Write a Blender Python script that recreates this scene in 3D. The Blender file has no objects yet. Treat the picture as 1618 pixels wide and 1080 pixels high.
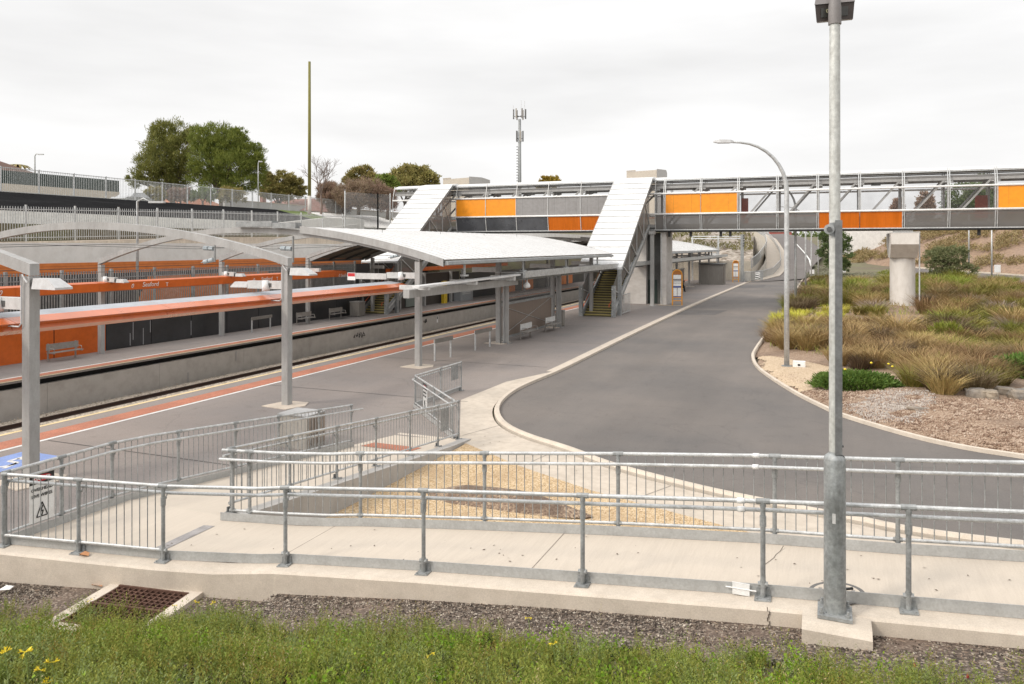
# Railway station seen from an embankment: ramp and railings in front, platforms, road, footbridge behind.
# World axes: x = across the tracks (to the right), y = along the platforms (away), z up, platform = 0.
import bpy, math, random
import numpy as np
from mathutils import Vector, noise

R = math.radians
CS, SN = 0.92308, 0.38462          # camera yaw against the station axes
F, CX, HY, CH = 1200.0, 809.0, 388.0, 5.3
scene = bpy.context.scene
COL = scene.collection
rng = random.Random(7)

# ---- surveying helpers: a sight line cut with a level, a distance or a vertical plane ----
def cw(X, Y, z): return (CS*X - SN*Y, SN*X + CS*Y, z)
def G(px, py, z=0.0):
    Y = F*(CH-z)/(py-HY); return cw((px-CX)/F*Y, Y, z)
def at(px, py, Y): return cw((px-CX)/F*Y, Y, CH-(py-HY)/F*Y)
def T(px, py, t): return at(px, py, t/(CS*(px-CX)/F - SN))
def S(px, py, s): return at(px, py, s/(SN*(px-CX)/F + CS))
def proj(p):
    X = CS*p[0] + SN*p[1]; Y = -SN*p[0] + CS*p[1]
    return CX + F*X/Y, HY + F*(CH-p[2])/Y

# ---- mesh builder ----
class MB:
    def __init__(s): s.v = []; s.f = []; s.mi = []; s.cur = 0
    def face(s, pts):
        n = len(s.v); s.v += [tuple(p) for p in pts]; s.f.append(tuple(range(n, n+len(pts)))); s.mi.append(s.cur); return s
    def mesh(s, vs, fs):
        n = len(s.v); s.v += [tuple(p) for p in vs]
        for f in fs: s.f.append(tuple(n+i for i in f)); s.mi.append(s.cur)
        return s
    def box(s, x0, x1, y0, y1, z0, z1):
        v = [(x0,y0,z0),(x1,y0,z0),(x1,y1,z0),(x0,y1,z0),(x0,y0,z1),(x1,y0,z1),(x1,y1,z1),(x0,y1,z1)]
        return s.mesh(v, [(3,2,1,0),(4,5,6,7),(0,1,5,4),(1,2,6,5),(2,3,7,6),(3,0,4,7)])
    def prism(s, poly, d):
        n = len(poly); d = Vector(d); a = [Vector(p) for p in poly]; b = [p+d for p in a]
        return s.mesh(a+b, [tuple(range(n))[::-1], tuple(range(n, 2*n))] + [(i,(i+1)%n,n+(i+1)%n,n+i) for i in range(n)])
    def slab(s, poly, z0, z1): return s.prism([(p[0],p[1],z0) for p in poly], (0,0,z1-z0))
    def sheet(s, poly, z): return s.face([(p[0],p[1],z) for p in poly])
    def beam(s, p, q, w, h, up=(0,0,1)):
        p = Vector(p); q = Vector(q); d = (q-p).normalized(); up = Vector(up)
        if abs(d.dot(up)) > .99: up = Vector((0,1,0))
        a = d.cross(up).normalized()*w/2; b = a.cross(d).normalized()*h/2
        return s.prism([p-a-b, p+a-b, p+a+b, p-a+b], q-p)
    def tube(s, pts, r, n=8, cap=True):
        pts = [Vector(p) for p in pts]; m = len(pts); rr = r if isinstance(r, (list, tuple)) else [r]*m
        d0 = (pts[1]-pts[0]).normalized(); a = d0.orthogonal().normalized(); vs = []
        for i, p in enumerate(pts):
            d = (pts[min(i+1,m-1)]-pts[max(i-1,0)]).normalized()
            a = (a - d*a.dot(d)).normalized(); b = d.cross(a)
            for k in range(n):
                t = 2*math.pi*k/n; vs.append(p + (a*math.cos(t)+b*math.sin(t))*rr[i])
        fs = [(i*n+k, i*n+(k+1)%n, (i+1)*n+(k+1)%n, (i+1)*n+k) for i in range(m-1) for k in range(n)]
        if cap: fs += [tuple(range(n))[::-1], tuple(range((m-1)*n, m*n))]
        return s.mesh(vs, fs)
    def lathe(s, prof, c=(0,0,0), n=16):
        vs = [(c[0]+r*math.cos(2*math.pi*k/n), c[1]+r*math.sin(2*math.pi*k/n), c[2]+z) for r, z in prof for k in range(n)]
        m = len(prof)
        fs = [(i*n+k, i*n+(k+1)%n, (i+1)*n+(k+1)%n, (i+1)*n+k) for i in range(m-1) for k in range(n)]
        return s.mesh(vs, fs + [tuple(range(n))[::-1], tuple(range((m-1)*n, m*n))])
    def sweep(s, path, prof):
        """prof: 2-D outline [(across, up)]; path: points; swept level, mitred in plan."""
        P = [Vector(p) for p in path]; m = len(P); n = len(prof); vs = []
        for i in range(m):
            d1 = (P[i]-P[max(i-1,0)]); d2 = (P[min(i+1,m-1)]-P[i])
            d1.z = d2.z = 0
            if d1.length < 1e-6: d1 = d2
            if d2.length < 1e-6: d2 = d1
            d1.normalize(); d2.normalize(); d = (d1+d2).normalized(); nrm = Vector((d.y, -d.x, 0)); k = 1/max(.5, d.dot(d1))
            vs += [P[i] + nrm*a*k + Vector((0,0,b)) for a, b in prof]
        fs = [(i*n+j, i*n+(j+1)%n, (i+1)*n+(j+1)%n, (i+1)*n+j) for i in range(m-1) for j in range(n)]
        return s.mesh(vs, fs + [tuple(range(n))[::-1], tuple(range((m-1)*n, m*n))])
    def build(s, name, mat, parent=None, smooth=False):
        me = bpy.data.meshes.new(name); off = Vector((0,0,0))
        if parent is not None and parent.get('_w'): off = Vector(parent['_w'])
        me.from_pydata([tuple(Vector(p)-off) for p in s.v], [], s.f)
        mats = mat if isinstance(mat, (list, tuple)) else [mat]
        for m in mats: me.materials.append(m)
        if len(mats) > 1: me.polygons.foreach_set('material_index', s.mi)
        if smooth: me.polygons.foreach_set('use_smooth', [True]*len(me.polygons))
        me.update()
        return link(me, name, parent)

def link(me, name, parent=None):
    o = bpy.data.objects.new(name, me); COL.objects.link(o)
    if parent is not None:
        o.parent = parent
        if parent.get('_w'): o['_w'] = list(parent['_w'])
    return o

def smooth_by_angle(o, ang=35):
    me = o.data; me.polygons.foreach_set('use_smooth', [True]*len(me.polygons))
    try: me.set_sharp_from_angle(angle=R(ang))
    except Exception: pass
    return o

def tag(o, label=None, cat=None, group=None, kind=None):
    for k, v in (('label', label), ('category', cat), ('group', group), ('kind', kind)):
        if v: o[k] = v
    return o

def thing(name, label, cat, loc=(0,0,0), group=None):
    """An Empty at the thing's base; parts are built in world coordinates and kept relative to it."""
    o = bpy.data.objects.new(name, None); COL.objects.link(o); o.location = loc; o['_w'] = [float(x) for x in loc]
    o.empty_display_size = .2
    return tag(o, label, cat, group)

def copy_tree(o, parent=None):
    c = o.copy(); COL.objects.link(c)
    if parent is not None: c.parent = parent
    for ch in list(o.children): copy_tree(ch, c)
    return c

def struct(name, mb, mat, smooth=False): return tag(mb.build(name, mat, None, smooth), kind='structure')

def text_mesh(body, size, mat, name, parent, loc, xdir, ydir, align='CENTER', bold=0, depth=.002):
    """Lettering as a flat mesh laid at loc, reading along xdir, upright along ydir."""
    cu = bpy.data.curves.new('lettering', 'FONT'); cu.body = body; cu.size = size; cu.align_x = align; cu.offset = bold; cu.extrude = depth
    cu.resolution_u = 3
    ob = bpy.data.objects.new('lettering', cu); COL.objects.link(ob)
    dg = bpy.context.evaluated_depsgraph_get(); me = bpy.data.meshes.new_from_object(ob.evaluated_get(dg))
    bpy.data.objects.remove(ob)
    x = Vector(xdir).normalized(); y = Vector(ydir).normalized(); z = x.cross(y)
    off = Vector(parent['_w']) if parent is not None and parent.get('_w') else Vector((0,0,0))
    for v in me.vertices: v.co = Vector(loc) + x*v.co.x + y*v.co.y + z*v.co.z - off
    me.materials.clear(); me.materials.append(mat)
    return link(me, name, parent)

# ---- materials ----
def nd(nt, t, **kw):
    n = nt.nodes.new(t)
    for k, v in kw.items():
        if k in n.inputs.keys(): n.inputs[k].default_value = v
        else: setattr(n, k, v)
    return n
def mixc(nt, fac, a, b, mode='MIX'):
    m = nt.nodes.new('ShaderNodeMix'); m.data_type = 'RGBA'; m.blend_type = mode
    for i, x in ((0, fac), (6, a), (7, b)):
        if hasattr(x, 'is_linked') or isinstance(x, bpy.types.NodeSocket): nt.links.new(x, m.inputs[i])
        elif i == 0: m.inputs[0].default_value = x
        else: m.inputs[i].default_value = (*x, 1)
    return m.outputs[2]
def ramp(nt, fac, lo, hi, a=0.0, b=1.0):
    m = nt.nodes.new('ShaderNodeMapRange'); nt.links.new(fac, m.inputs[0])
    m.inputs[1].default_value = lo; m.inputs[2].default_value = hi; m.inputs[3].default_value = a; m.inputs[4].default_value = b
    return m.outputs[0]
def base(name):
    m = bpy.data.materials.new(name); m.use_nodes = True; nt = m.node_tree
    return m, nt, nt.nodes['Principled BSDF'], nd(nt, 'ShaderNodeTexCoord').outputs['Object']
def nz(nt, co, scale, detail=5, rough=.55, stretch=None):
    n = nd(nt, 'ShaderNodeTexNoise'); n.inputs['Scale'].default_value = scale; n.inputs['Detail'].default_value = detail
    n.inputs['Roughness'].default_value = rough
    if stretch:
        mp = nd(nt, 'ShaderNodeMapping'); mp.inputs['Scale'].default_value = stretch; nt.links.new(co, mp.inputs[0]); co = mp.outputs[0]
    nt.links.new(co, n.inputs['Vector']); return n.outputs['Fac']
def bumpn(nt, p, h, strength, dist=.01):
    b = nd(nt, 'ShaderNodeBump'); b.inputs['Strength'].default_value = strength; b.inputs['Distance'].default_value = dist
    nt.links.new(h, b.inputs['Height']); nt.links.new(b.outputs[0], p.inputs['Normal'])
def sc(c, k): return tuple(min(1, x*k) for x in c)
def asphalt(name, col, patch=.16, wear=.14, streak=(1,.12,1)):
    m, nt, p, co = base(name)
    c = mixc(nt, ramp(nt, nz(nt, co, .11, 6, .6), .36, .64), sc(col, 1-patch), tuple(a*b for a, b in zip(sc(col, 1+patch), (1.06,1.0,.94))))
    c = mixc(nt, ramp(nt, nz(nt, co, .55, 5, .6, streak), .35, .68), c, mixc(nt, 1.0, c, (1-wear,)*3, 'MULTIPLY'))
    c = mixc(nt, ramp(nt, nz(nt, co, 2.3, 7, .7), .55, .75), c, mixc(nt, 1.0, c, (.80,.79,.78), 'MULTIPLY'))
    c = mixc(nt, ramp(nt, nz(nt, co, 22, 2), .4, .7), c, mixc(nt, 1.0, c, (1.13,1.13,1.14), 'MULTIPLY'))
    w = nd(nt, 'ShaderNodeTexVoronoi', feature='DISTANCE_TO_EDGE'); w.inputs['Scale'].default_value = .16
    mp = nd(nt, 'ShaderNodeVectorMath', operation='ADD'); nn = nd(nt, 'ShaderNodeTexNoise'); nn.inputs['Scale'].default_value = .9; nn.inputs['Detail'].default_value = 6
    nt.links.new(co, nn.inputs[0]); nt.links.new(co, mp.inputs[0]); nt.links.new(nn.outputs['Color'], mp.inputs[1]); nt.links.new(mp.outputs[0], w.inputs['Vector'])
    c = mixc(nt, ramp(nt, w.outputs['Distance'], 0, .005, .30, 0), c, sc(col, .55))
    h = nz(nt, co, 140, 3); c = mixc(nt, ramp(nt, h, .3, .7), mixc(nt, 1.0, c, (.80,)*3, 'MULTIPLY'), mixc(nt, 1.0, c, (1.2,)*3, 'MULTIPLY'))
    nt.links.new(c, p.inputs['Base Color']); p.inputs['Roughness'].default_value = .9; bumpn(nt, p, h, .25); return m
def M(name, col, rough=.6, metal=0.0, var=.12, scale=1.5, col2=None, fine=60, fvar=.06, bump=0.0, stretch=None, spec=.5, coat=0.0, objvar=0.0, dirt=.10):
    m, nt, p, co = base(name)
    f = ramp(nt, nz(nt, co, scale, 6, .6, stretch), .3, .7)
    c = mixc(nt, f, sc(col, 1-var), col2 or sc(col, 1+var))
    if dirt: c = mixc(nt, ramp(nt, nz(nt, co, scale*5.3, 7, .65, stretch), .42, .68), c, mixc(nt, 1.0, c, (1-dirt*1.6, 1-dirt*1.75, 1-dirt*1.9), 'MULTIPLY'))
    h = nz(nt, co, fine, 3)
    c = mixc(nt, ramp(nt, h, .3, .7), mixc(nt, 1.0, c, (1-fvar,)*3, 'MULTIPLY'), mixc(nt, 1.0, c, (1+fvar,)*3, 'MULTIPLY'))
    if objvar:
        oi = nd(nt, 'ShaderNodeObjectInfo').outputs['Random']
        v = ramp(nt, oi, 0, 1, 1-objvar, 1+objvar); hs = nd(nt, 'ShaderNodeHueSaturation'); nt.links.new(c, hs.inputs['Color']); nt.links.new(v, hs.inputs['Value']); c = hs.outputs[0]
    nt.links.new(c, p.inputs['Base Color'])
    nt.links.new(ramp(nt, f, 0, 1, max(.05, rough-.07), min(1, rough+.07)), p.inputs['Roughness'])
    p.inputs['Metallic'].default_value = metal; p.inputs['Specular IOR Level'].default_value = spec
    if coat: p.inputs['Coat Weight'].default_value = coat; p.inputs['Coat Roughness'].default_value = .12
    if bump: bumpn(nt, p, h, bump)
    return m
def stones(name, cols, scale, rough=.9, bump=.6, patch=None, pscale=.5, plo=.45, phi=.6, dist=.02):
    """Loose stones or chips: Voronoi cells, each its own tone."""
    m, nt, p, co = base(name)
    v = nd(nt, 'ShaderNodeTexVoronoi'); v.inputs['Scale'].default_value = scale; nt.links.new(co, v.inputs['Vector'])
    cr = nd(nt, 'ShaderNodeValToRGB'); e = cr.color_ramp.elements
    e[0].position = 0; e[0].color = (*cols[0], 1); e[1].position = 1; e[1].color = (*cols[-1], 1)
    for i, c in enumerate(cols[1:-1]):
        x = e.new((i+1)/(len(cols)-1)); x.color = (*c, 1)
    sep = nd(nt, 'ShaderNodeSeparateColor'); nt.links.new(v.outputs['Color'], sep.inputs[0]); nt.links.new(sep.outputs[0], cr.inputs[0])
    c = cr.outputs[0]
    if patch: c = mixc(nt, ramp(nt, nz(nt, co, pscale, 5), plo, phi), c, mixc(nt, .8, c, patch, 'MIX'))
    nt.links.new(c, p.inputs['Base Color']); p.inputs['Roughness'].default_value = rough
    inv = nd(nt, 'ShaderNodeMath', operation='SUBTRACT'); inv.inputs[0].default_value = 1; nt.links.new(v.outputs['Distance'], inv.inputs[1])
    bumpn(nt, p, inv.outputs[0], bump, dist)
    return m
def leafmat(name, c1, c2, c3, scale=1.2, objvar=.12, rough=.6, thru=.22):
    m, nt, p, co = base(name)
    a = ramp(nt, nz(nt, co, scale, 4), .35, .65); b = ramp(nt, nz(nt, co, scale*6, 3), .4, .7)
    c = mixc(nt, b, mixc(nt, a, c1, c2), c3)
    oi = nd(nt, 'ShaderNodeObjectInfo').outputs['Random']; hs = nd(nt, 'ShaderNodeHueSaturation')
    nt.links.new(c, hs.inputs['Color']); nt.links.new(ramp(nt, oi, 0, 1, 1-objvar, 1+objvar), hs.inputs['Value'])
    nt.links.new(ramp(nt, oi, 0, 1, .485, .515), hs.inputs['Hue'])
    nt.links.new(hs.outputs[0], p.inputs['Base Color']); p.inputs['Roughness'].default_value = rough; p.inputs['Specular IOR Level'].default_value = .25
    tr = nd(nt, 'ShaderNodeBsdfTranslucent'); nt.links.new(hs.outputs[0], tr.inputs[0])
    mx = nd(nt, 'ShaderNodeMixShader'); mx.inputs[0].default_value = thru
    nt.links.new(p.outputs[0], mx.inputs[1]); nt.links.new(tr.outputs[0], mx.inputs[2])
    nt.links.new(mx.outputs[0], nt.nodes['Material Output'].inputs[0])
    return m
def screen(name, col, open_):
    """Perforated screen: part of the light passes straight through."""
    m, nt, p, co = base(name)
    p.inputs['Base Color'].default_value = (*col, 1); p.inputs['Roughness'].default_value = .6
    t = nd(nt, 'ShaderNodeBsdfTransparent'); mx = nd(nt, 'ShaderNodeMixShader')
    w = nd(nt, 'ShaderNodeTexNoise'); w.inputs['Scale'].default_value = .8; nt.links.new(co, w.inputs[0])
    nt.links.new(ramp(nt, w.outputs[0], .3, .7, open_-.06, open_+.06), mx.inputs[0])
    nt.links.new(p.outputs[0], mx.inputs[1]); nt.links.new(t.outputs[0], mx.inputs[2]); nt.links.new(mx.outputs[0], nt.nodes['Material Output'].inputs[0])
    return m

galv = M('galvanised_steel', (.52,.53,.53), .5, .45, .22, 6, fine=45, fvar=.12)
kick_steel = M('kick_plate_steel', (.43,.435,.43), .55, .3, .10, 5, fine=45, fvar=.06, dirt=.08)
galv_dull = M('dull_galvanised_steel', (.30,.31,.31), .6, .3, .25, 4, fine=30, fvar=.15)
post_steel = M('lamp_post_steel', (.30,.315,.315), .5, .35, .3, 3.5, fine=25, fvar=.2, stretch=(1,1,.35))
grey_paint = M('grey_column_paint', (.365,.36,.35), .55, .0, .12, 1.2, fine=20, fvar=.05, stretch=(1,1,.3))
dark_steel = M('dark_steel', (.09,.09,.088), .5, .2)
light_paint = M('light_grey_paint', (.55,.55,.54), .45)
white_paint = M('white_paint', (.78,.78,.77), .5, var=.04)
white_roof = M('white_metal_roofing', (.68,.68,.675), .45, .0, .05, .6, fvar=.02)
conc = M('pale_concrete', (.52,.455,.38), .85, 0, .10, .7, fine=90, fvar=.07, bump=.25)
conc_kerb = M('kerb_concrete', (.56,.49,.41), .85, 0, .10, 1.3, fine=70, fvar=.10, bump=.3, dirt=.06)
conc_grey = M('grey_concrete_wall', (.42,.405,.385), .85, 0, .1, .5, fine=60, fvar=.05, bump=.2)
conc_wall = M('light_concrete_wall', (.56,.53,.50), .85, 0, .1, .25, fvar=.04, stretch=(1,1,2))
pier_paint = M('pale_pier_paint', (.63,.595,.55), .7, 0, .05, .4, fvar=.03, stretch=(1,1,.4))
pale_wall = M('pale_wall_paint', (.74,.72,.69), .85, 0, .06, .3, fvar=.03, dirt=.07)
conc_tan = M('tan_concrete_wall', (.56,.48,.39), .9, 0, .18, .8, fine=12, fvar=.1, stretch=(1,1,.2))
plat_wall = M('platform_wall_paint', (.42,.39,.36), .75, 0, .07, .35, fvar=.03)
plat_asph = asphalt('platform_asphalt', (.225,.205,.195), .12, .09)
shade_black = M('shadow_recess', (.012,.012,.012), .9)  # near-black colour that paints in the shade of recesses and the pit
line_white = M('white_line_paint', (.72,.72,.70), .7, 0, .08, 2)
line_yellow = M('pale_yellow_line_paint', (.70,.55,.30), .7, 0, .12, 2)
tactile = M('terracotta_tactile_paving', (.42,.165,.10), .85, 0, .14, 1.0, fine=25, fvar=.18, bump=.3)
blue_paint = M('blue_paint', (.22,.31,.60), .7, 0, .12, 3, fvar=.15)
orange = M('orange_panel', (.62,.125,.014), .35, 0, .06, .5, fvar=.02, coat=.15)
orange_up = M('orange_gloss_paint', (.62,.135,.02), .3, 0, .05, .5, fvar=.02, coat=.55)
orange_up.node_tree.nodes['Principled BSDF'].inputs['Coat IOR'].default_value = 1.6
orange_band = M('light_orange_band', (.66,.20,.045), .5, 0, .06, .4)
charcoal = M('charcoal_panel', (.032,.033,.036), .42, 0, .3, .5, fvar=.05, coat=.12)
amber = M('amber_panel', (.84,.29,.003), .45, 0, .03, .5, fvar=.02)
burnt = M('burnt_orange_panel', (.58,.135,.004), .35, 0, .10, .7, fvar=.03, stretch=(3,1,.1))
grey_panel = M('grey_panel', (.27,.26,.255), .5, 0, .06, .6)
gloss_dark = M('gloss_dark_grey_panel', (.10,.105,.115), .25, .2, .35, .35, fvar=.03)
mesh_dark = screen('brown_grey_perforated_screen', (.165,.155,.145), .27)
mesh_top = screen('fine_perforated_screen', (.20,.195,.19), .88)
mesh_fence = screen('fence_weldmesh', (.34,.35,.35), .72)
wind_screen = M('brown_ribbed_windbreak', (.20,.155,.125), .7, 0, .12, 1, stretch=(1,6,.2))
brown_box = M('brown_grey_cladding', (.20,.185,.165), .7, 0, .1, 1, stretch=(1,1,.2))
rust = M('rusted_iron', (.11,.05,.032), .75, .2, .3, 4, (.16,.085,.06), fine=50, fvar=.2)
rail_mat = M('rusty_rail', (.045,.024,.018), .7, .3, .25, 3)
yellow = M('yellow_paint', (.62,.42,.02), .55)
nosing = M('dusty_yellow_nosing', (.43,.35,.12), .8, 0, .12, 3)
riser = M('dark_riser', (.11,.095,.05), .8)
red_rail = M('orange_red_handrail', (.62,.10,.02), .45)
black = M('black_paint', (.015,.015,.015), .6)
signred = M('sign_red', (.55,.03,.035), .5, var=.04)
signwhite = M('sign_white', (.78,.78,.77), .55, var=.03)
signblue = M('sign_blue', (.04,.08,.3), .5)
totem = M('amber_totem_paint', (.72,.30,.02), .5)
glass = M('dark_glass', (.05,.05,.045), .15)
lamp_grey = M('lamp_shade_grey', (.52,.52,.52), .5, var=.05)
lamp_brown = M('brown_grey_floodlight', (.20,.185,.18), .5, var=.06)
cabinet_grey = M('beige_cabinet', (.36,.335,.30), .7, var=.06)
weedmat = M('black_weed_mat', (.014,.014,.015), 1.0, spec=.03, metal=0, var=.35, scale=.8, fvar=.1, stretch=(1,.35,1), bump=.3) if True else M('black_weed_mat', (.016,.016,.018), .95, 0, .35, .8, fvar=.1, stretch=(1,.35,1), bump=.3)
roof_tile = M('brown_roof_tiles', (.13,.075,.055), .8)
roof_red = M('pinkish_roof_tiles', (.36,.175,.14), .8, fine=15, fvar=.1)
cream = M('cream_render', (.66,.59,.50), .85, var=.05)
cream_grey = M('pale_grey_render', (.52,.51,.50), .85, var=.04)
colorbond = M('dark_green_fence_sheet', (.03,.05,.042), .6)
bark = M('bark', (.10,.075,.055), .9, 0, .3, 4, fine=20, fvar=.2)
bark_grey = M('grey_twigs', (.21,.155,.13), .9, 0, .2, 3)
wood_pole = M('mossy_timber', (.19,.175,.05), .9, 0, .18, 2, stretch=(1,1,.15))
rock = M('grey_brown_rock', (.27,.255,.24), .9, 0, .35, 1.5, (.36,.29,.21), fine=8, fvar=.2, bump=.8)
car_silver = M('silver_car_paint', (.45,.46,.47), .3, .5)
rubber = M('black_rubber', (.015,.015,.015), .8)
petal = M('yellow_petals', (.80,.62,.03), .6, var=.08)
stem_g = M('flower_stem_green', (.18,.24,.06), .7)
red_fl = M('red_berry', (.35,.03,.04), .6)
dry_leaf = M('dry_leaf', (.42,.20,.09), .8)
gold_gravel = stones('golden_gravel', [(.29,.185,.095),(.50,.35,.19),(.58,.435,.265),(.65,.53,.37)], 38, patch=(.38,.26,.15), pscale=.8, plo=.5, phi=.75)
mulch = stones('bark_mulch', [(.16,.10,.062),(.25,.165,.108),(.33,.235,.165),(.42,.325,.245)], 30, patch=(.13,.085,.06), pscale=.35, plo=.52, phi=.7)
soil_chip = stones('dark_gravel_and_mulch', [(.035,.026,.021),(.06,.044,.035),(.13,.095,.072),(.055,.042,.034),(.27,.21,.16),(.045,.034,.028),(.42,.36,.29)], 42, patch=(.20,.14,.105), pscale=.55, plo=.5, phi=.68)
ballast_m = stones('pale_ballast', [(.13,.105,.085),(.38,.32,.25),(.48,.41,.33),(.55,.49,.42)], 14, dist=.04)

# ---------------------------------------------------------------- levels
def lerp(a, b, t): return a + (b-a)*t
def step(a, b, x):
    t = min(1, max(0, (x-a)/(b-a))); return t*t*(3-2*t)
def pw(x, pts):
    if x <= pts[0][0]: return pts[0][1]
    for (a, u), (b, v) in zip(pts, pts[1:]):
        if x <= b: return u + (v-u)*(x-a)/(b-a)
    return pts[-1][1]
FP = -.5                                    # far platform level
EDGE, FEDGE, FWALL = -21.35, -32.2, -36.9   # near platform edge, far platform edge, wall behind the far platform
def zu(t): return max(.95, 1.65 + .085*(t-.72))            # upper ramp
def zl(s): return pw(s, [(9.4,.95),(18.4,0.0)])             # lower ramp
FRONT = [(9,8.55),(-.65,8.55),(-4.7,8.41),(-6.76,8.27),(-8.45,7.85),(-9.8,7.6),(-11.1,7.35)]
BACK = [(9,10.1),(2,10.1),(.75,10.1),(-.83,10.17),(-2.66,10.12),(-4.61,10.0),(-6.59,9.84),(-8.0,9.58),(-8.9,9.38)]
LRAIL = [(-11.1,7.35),(-11.1,16.15)]
RRAIL = [(-9.0,9.6),(-9.3,18.55)]
sF = lambda t: pw(t, sorted(FRONT)); sB = lambda t: pw(t, sorted(BACK))
def road_rise(s): return pw(s, [(120,0),(133,.2),(160,1.05),(202,3.4),(245,6.8),(266,8.2),(400,10)])

# ---------------------------------------------------------------- road, kerbs, paths
road_m = asphalt('road_asphalt', (.145,.134,.127), .17, .16)
road_m2 = M('far_road_asphalt', (.150,.134,.126), .92, 0, .1, .1)
conc_ramp = M('broomed_concrete', (.53,.465,.39), .85, 0, .035, 1.0, fine=80, fvar=.05, bump=.25, stretch=(9,.5,1), dirt=.04)
kerbL = [(1181,446),(1100,480),(1000,527),(930,562),(880,587),(845,601),(815,614),(792,629),(778,648),(788,672),(828,680+12),(895,712),(943,732),(987,746),(1059,765),(1133,783),(1267,810),(1340,823),(1430,843),(1557,860),(1700,876),(1900,894)]
kerbR = [(1270,440),(1262,452),(1249,480),(1230,508),(1210,532),(1194,556),(1191,566),(1199,582),(1227,602),(1268,627),(1308,646),(1330,657),(1440,690),(1524,709),(1618,723),(1800,750),(2000,776)]
def smooth_line(pts, n=3):
    out = [Vector(p) for p in pts]
    for _ in range(n-1):
        q = [out[0]]
        for a, b in zip(out, out[1:]): q += [a*.75+b*.25, a*.25+b*.75]
        out = q + [out[-1]]
    return out
KL = smooth_line([G(*p) for p in kerbL], 3); KR = smooth_line([G(*p) for p in kerbR], 3)
farL = [at(1228,437,125),at(1239,422,150),at(1239,400,190),at(1227,380.5,230),at(1221.5,374,250),at(1205,370,290)]
farR = [at(1270,440,118),at(1281,424,138),at(1292,412,155),at(1302,404,172),at(1297,393,198),at(1280,380,230),at(1266,373.5,250),at(1240,369,290)]
lane = [at(1282,421,140),at(1279,410,158),at(1271,399,186),at(1259,386,216),at(1247,376,244)]
mb = MB()
poly = [(p.x,p.y) for p in KL] + [(p.x,p.y) for p in reversed(KR)]
mb.sheet(poly, .0)
road = struct('road', mb, road_m)
# road beyond, climbing to the crest
def resample(pts, n):
    P = [Vector(p) for p in pts]; L = [0]
    for a, b in zip(P, P[1:]): L.append(L[-1]+(b-a).length)
    out = []
    for i in range(n):
        d = L[-1]*i/(n-1); j = 0
        while j < len(P)-2 and L[j+1] < d: j += 1
        out.append(P[j].lerp(P[j+1], (d-L[j])/max(1e-6, L[j+1]-L[j])))
    return out
FL = resample([Vector(KL[0])+Vector((0,0,.002))]+farL, 24); FR = resample(farR, 24)
mb = MB()
for i in range(23): mb.face([FL[i],FR[i],FR[i+1],FL[i+1]])
struct('climbing_road', mb, road_m2)
mb = MB()
LN = resample(lane, 20)
for a, b in zip(LN, LN[1:]):
    d = Vector(((b-a).y, -(b-a).x, 0)).normalized()*.16; z = Vector((0,0,.05)); mb.face([a-d+z, a+d+z, b+d+z, b-d+z])
struct('road_marking', mb, line_white)
kprof = [(-.0,-.1),(.16,-.1),(.16,.10),(.05,.11),(.0,.05)]
struct('kerb', MB().sweep([(p.x,p.y,0) for p in KL], [(-a,b) for a, b in kprof][::-1]), conc_kerb)
struct('garden_kerb', MB().sweep([(p.x,p.y,0) for p in KR], [(a-.02,b) for a, b in kprof]), conc_kerb)
# darker patched asphalt under the stop and at the bend
for q in ([(1085,490),(1150,490),(1130,497),(1062,497)],[(1160,451),(1210,450),(1205,454),(1170,455)]):
    struct('road_patch', MB().sheet([G(*p)[:2] for p in q], .005), M('dark_asphalt_patch', (.105,.098,.095), .9, var=.3, scale=.6))

# ---------------------------------------------------------------- ground
def ground_z(t, s):
    if s > 120 and t > -62: far = road_rise(s) - .35
    else: far = -.12
    if t < -58: z = 9.3
    elif t < -50: z = lerp(9.3, 7.55, (t+58)/8) - .05
    elif t < -43.6: z = 6.6 + .5*step(60, 80, s)
    elif t < -41.2: z = 5.45
    elif t < FWALL-.05: z = 1.35
    elif t < FEDGE-.6: z = FP-.3
    elif t < EDGE-.05: z = -2.25
    else: z = -.12
    if t > -62 and s > 120: z = max(z, far) if t < -22 else far
    if s > 74 and t < -41: z = max(z, 6.6)
    return z
xs = [-700,-400,-250,-170,-120,-90,-75,-66,-62,-58.05,-57.95,-54,-50.05,-49.95,-46,-43.65,-43.55,-41.25,-41.15,-39,FWALL-.1,FWALL-.01,-34,FEDGE-.61,FEDGE-.59,-28,-24,EDGE-.06,EDGE-.04,-16,-12,-6,0,10,20,32,45,60,80,110,150,220,320,460,700]
ys = [-80,-40,-20,0,20,40,60,73.9,74.1,90,105,119.9,120.1,126,133,146,160,174,188,202,216,230,245,256,266,300,340,400,550,800]
mb = MB(); vs = [(x, y, ground_z(x, y)) for y in ys for x in xs]; n = len(xs)
mb.mesh(vs, [(j*n+i, j*n+i+1, (j+1)*n+i+1, (j+1)*n+i) for j in range(len(ys)-1) for i in range(n-1)])
struct('ground', mb, M('dry_soil', (.20,.155,.11), .95, 0, .3, .15, (.16,.16,.08), fine=8, fvar=.2))
# ballast between the platforms
mb = MB(); m_ = 90
for i in range(m_):
    y0, y1 = -20+180*i/m_, -20+180*(i+1)/m_
    prof = [(FEDGE+.2,-2.12),(-30.9,-2.08),(-30.3,-2.04),(-28.2,-2.04),(-27.3,-2.1),(-26,-2.1),(-25.2,-2.04),(-23,-2.04),(EDGE+.1,-2.1)]
    for (a, za), (b, zb) in zip(prof, prof[1:]): mb.face([(a,y0,za),(b,y0,zb),(b,y1,zb),(a,y1,za)])
struct('ballast', mb, ballast_m)
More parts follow.
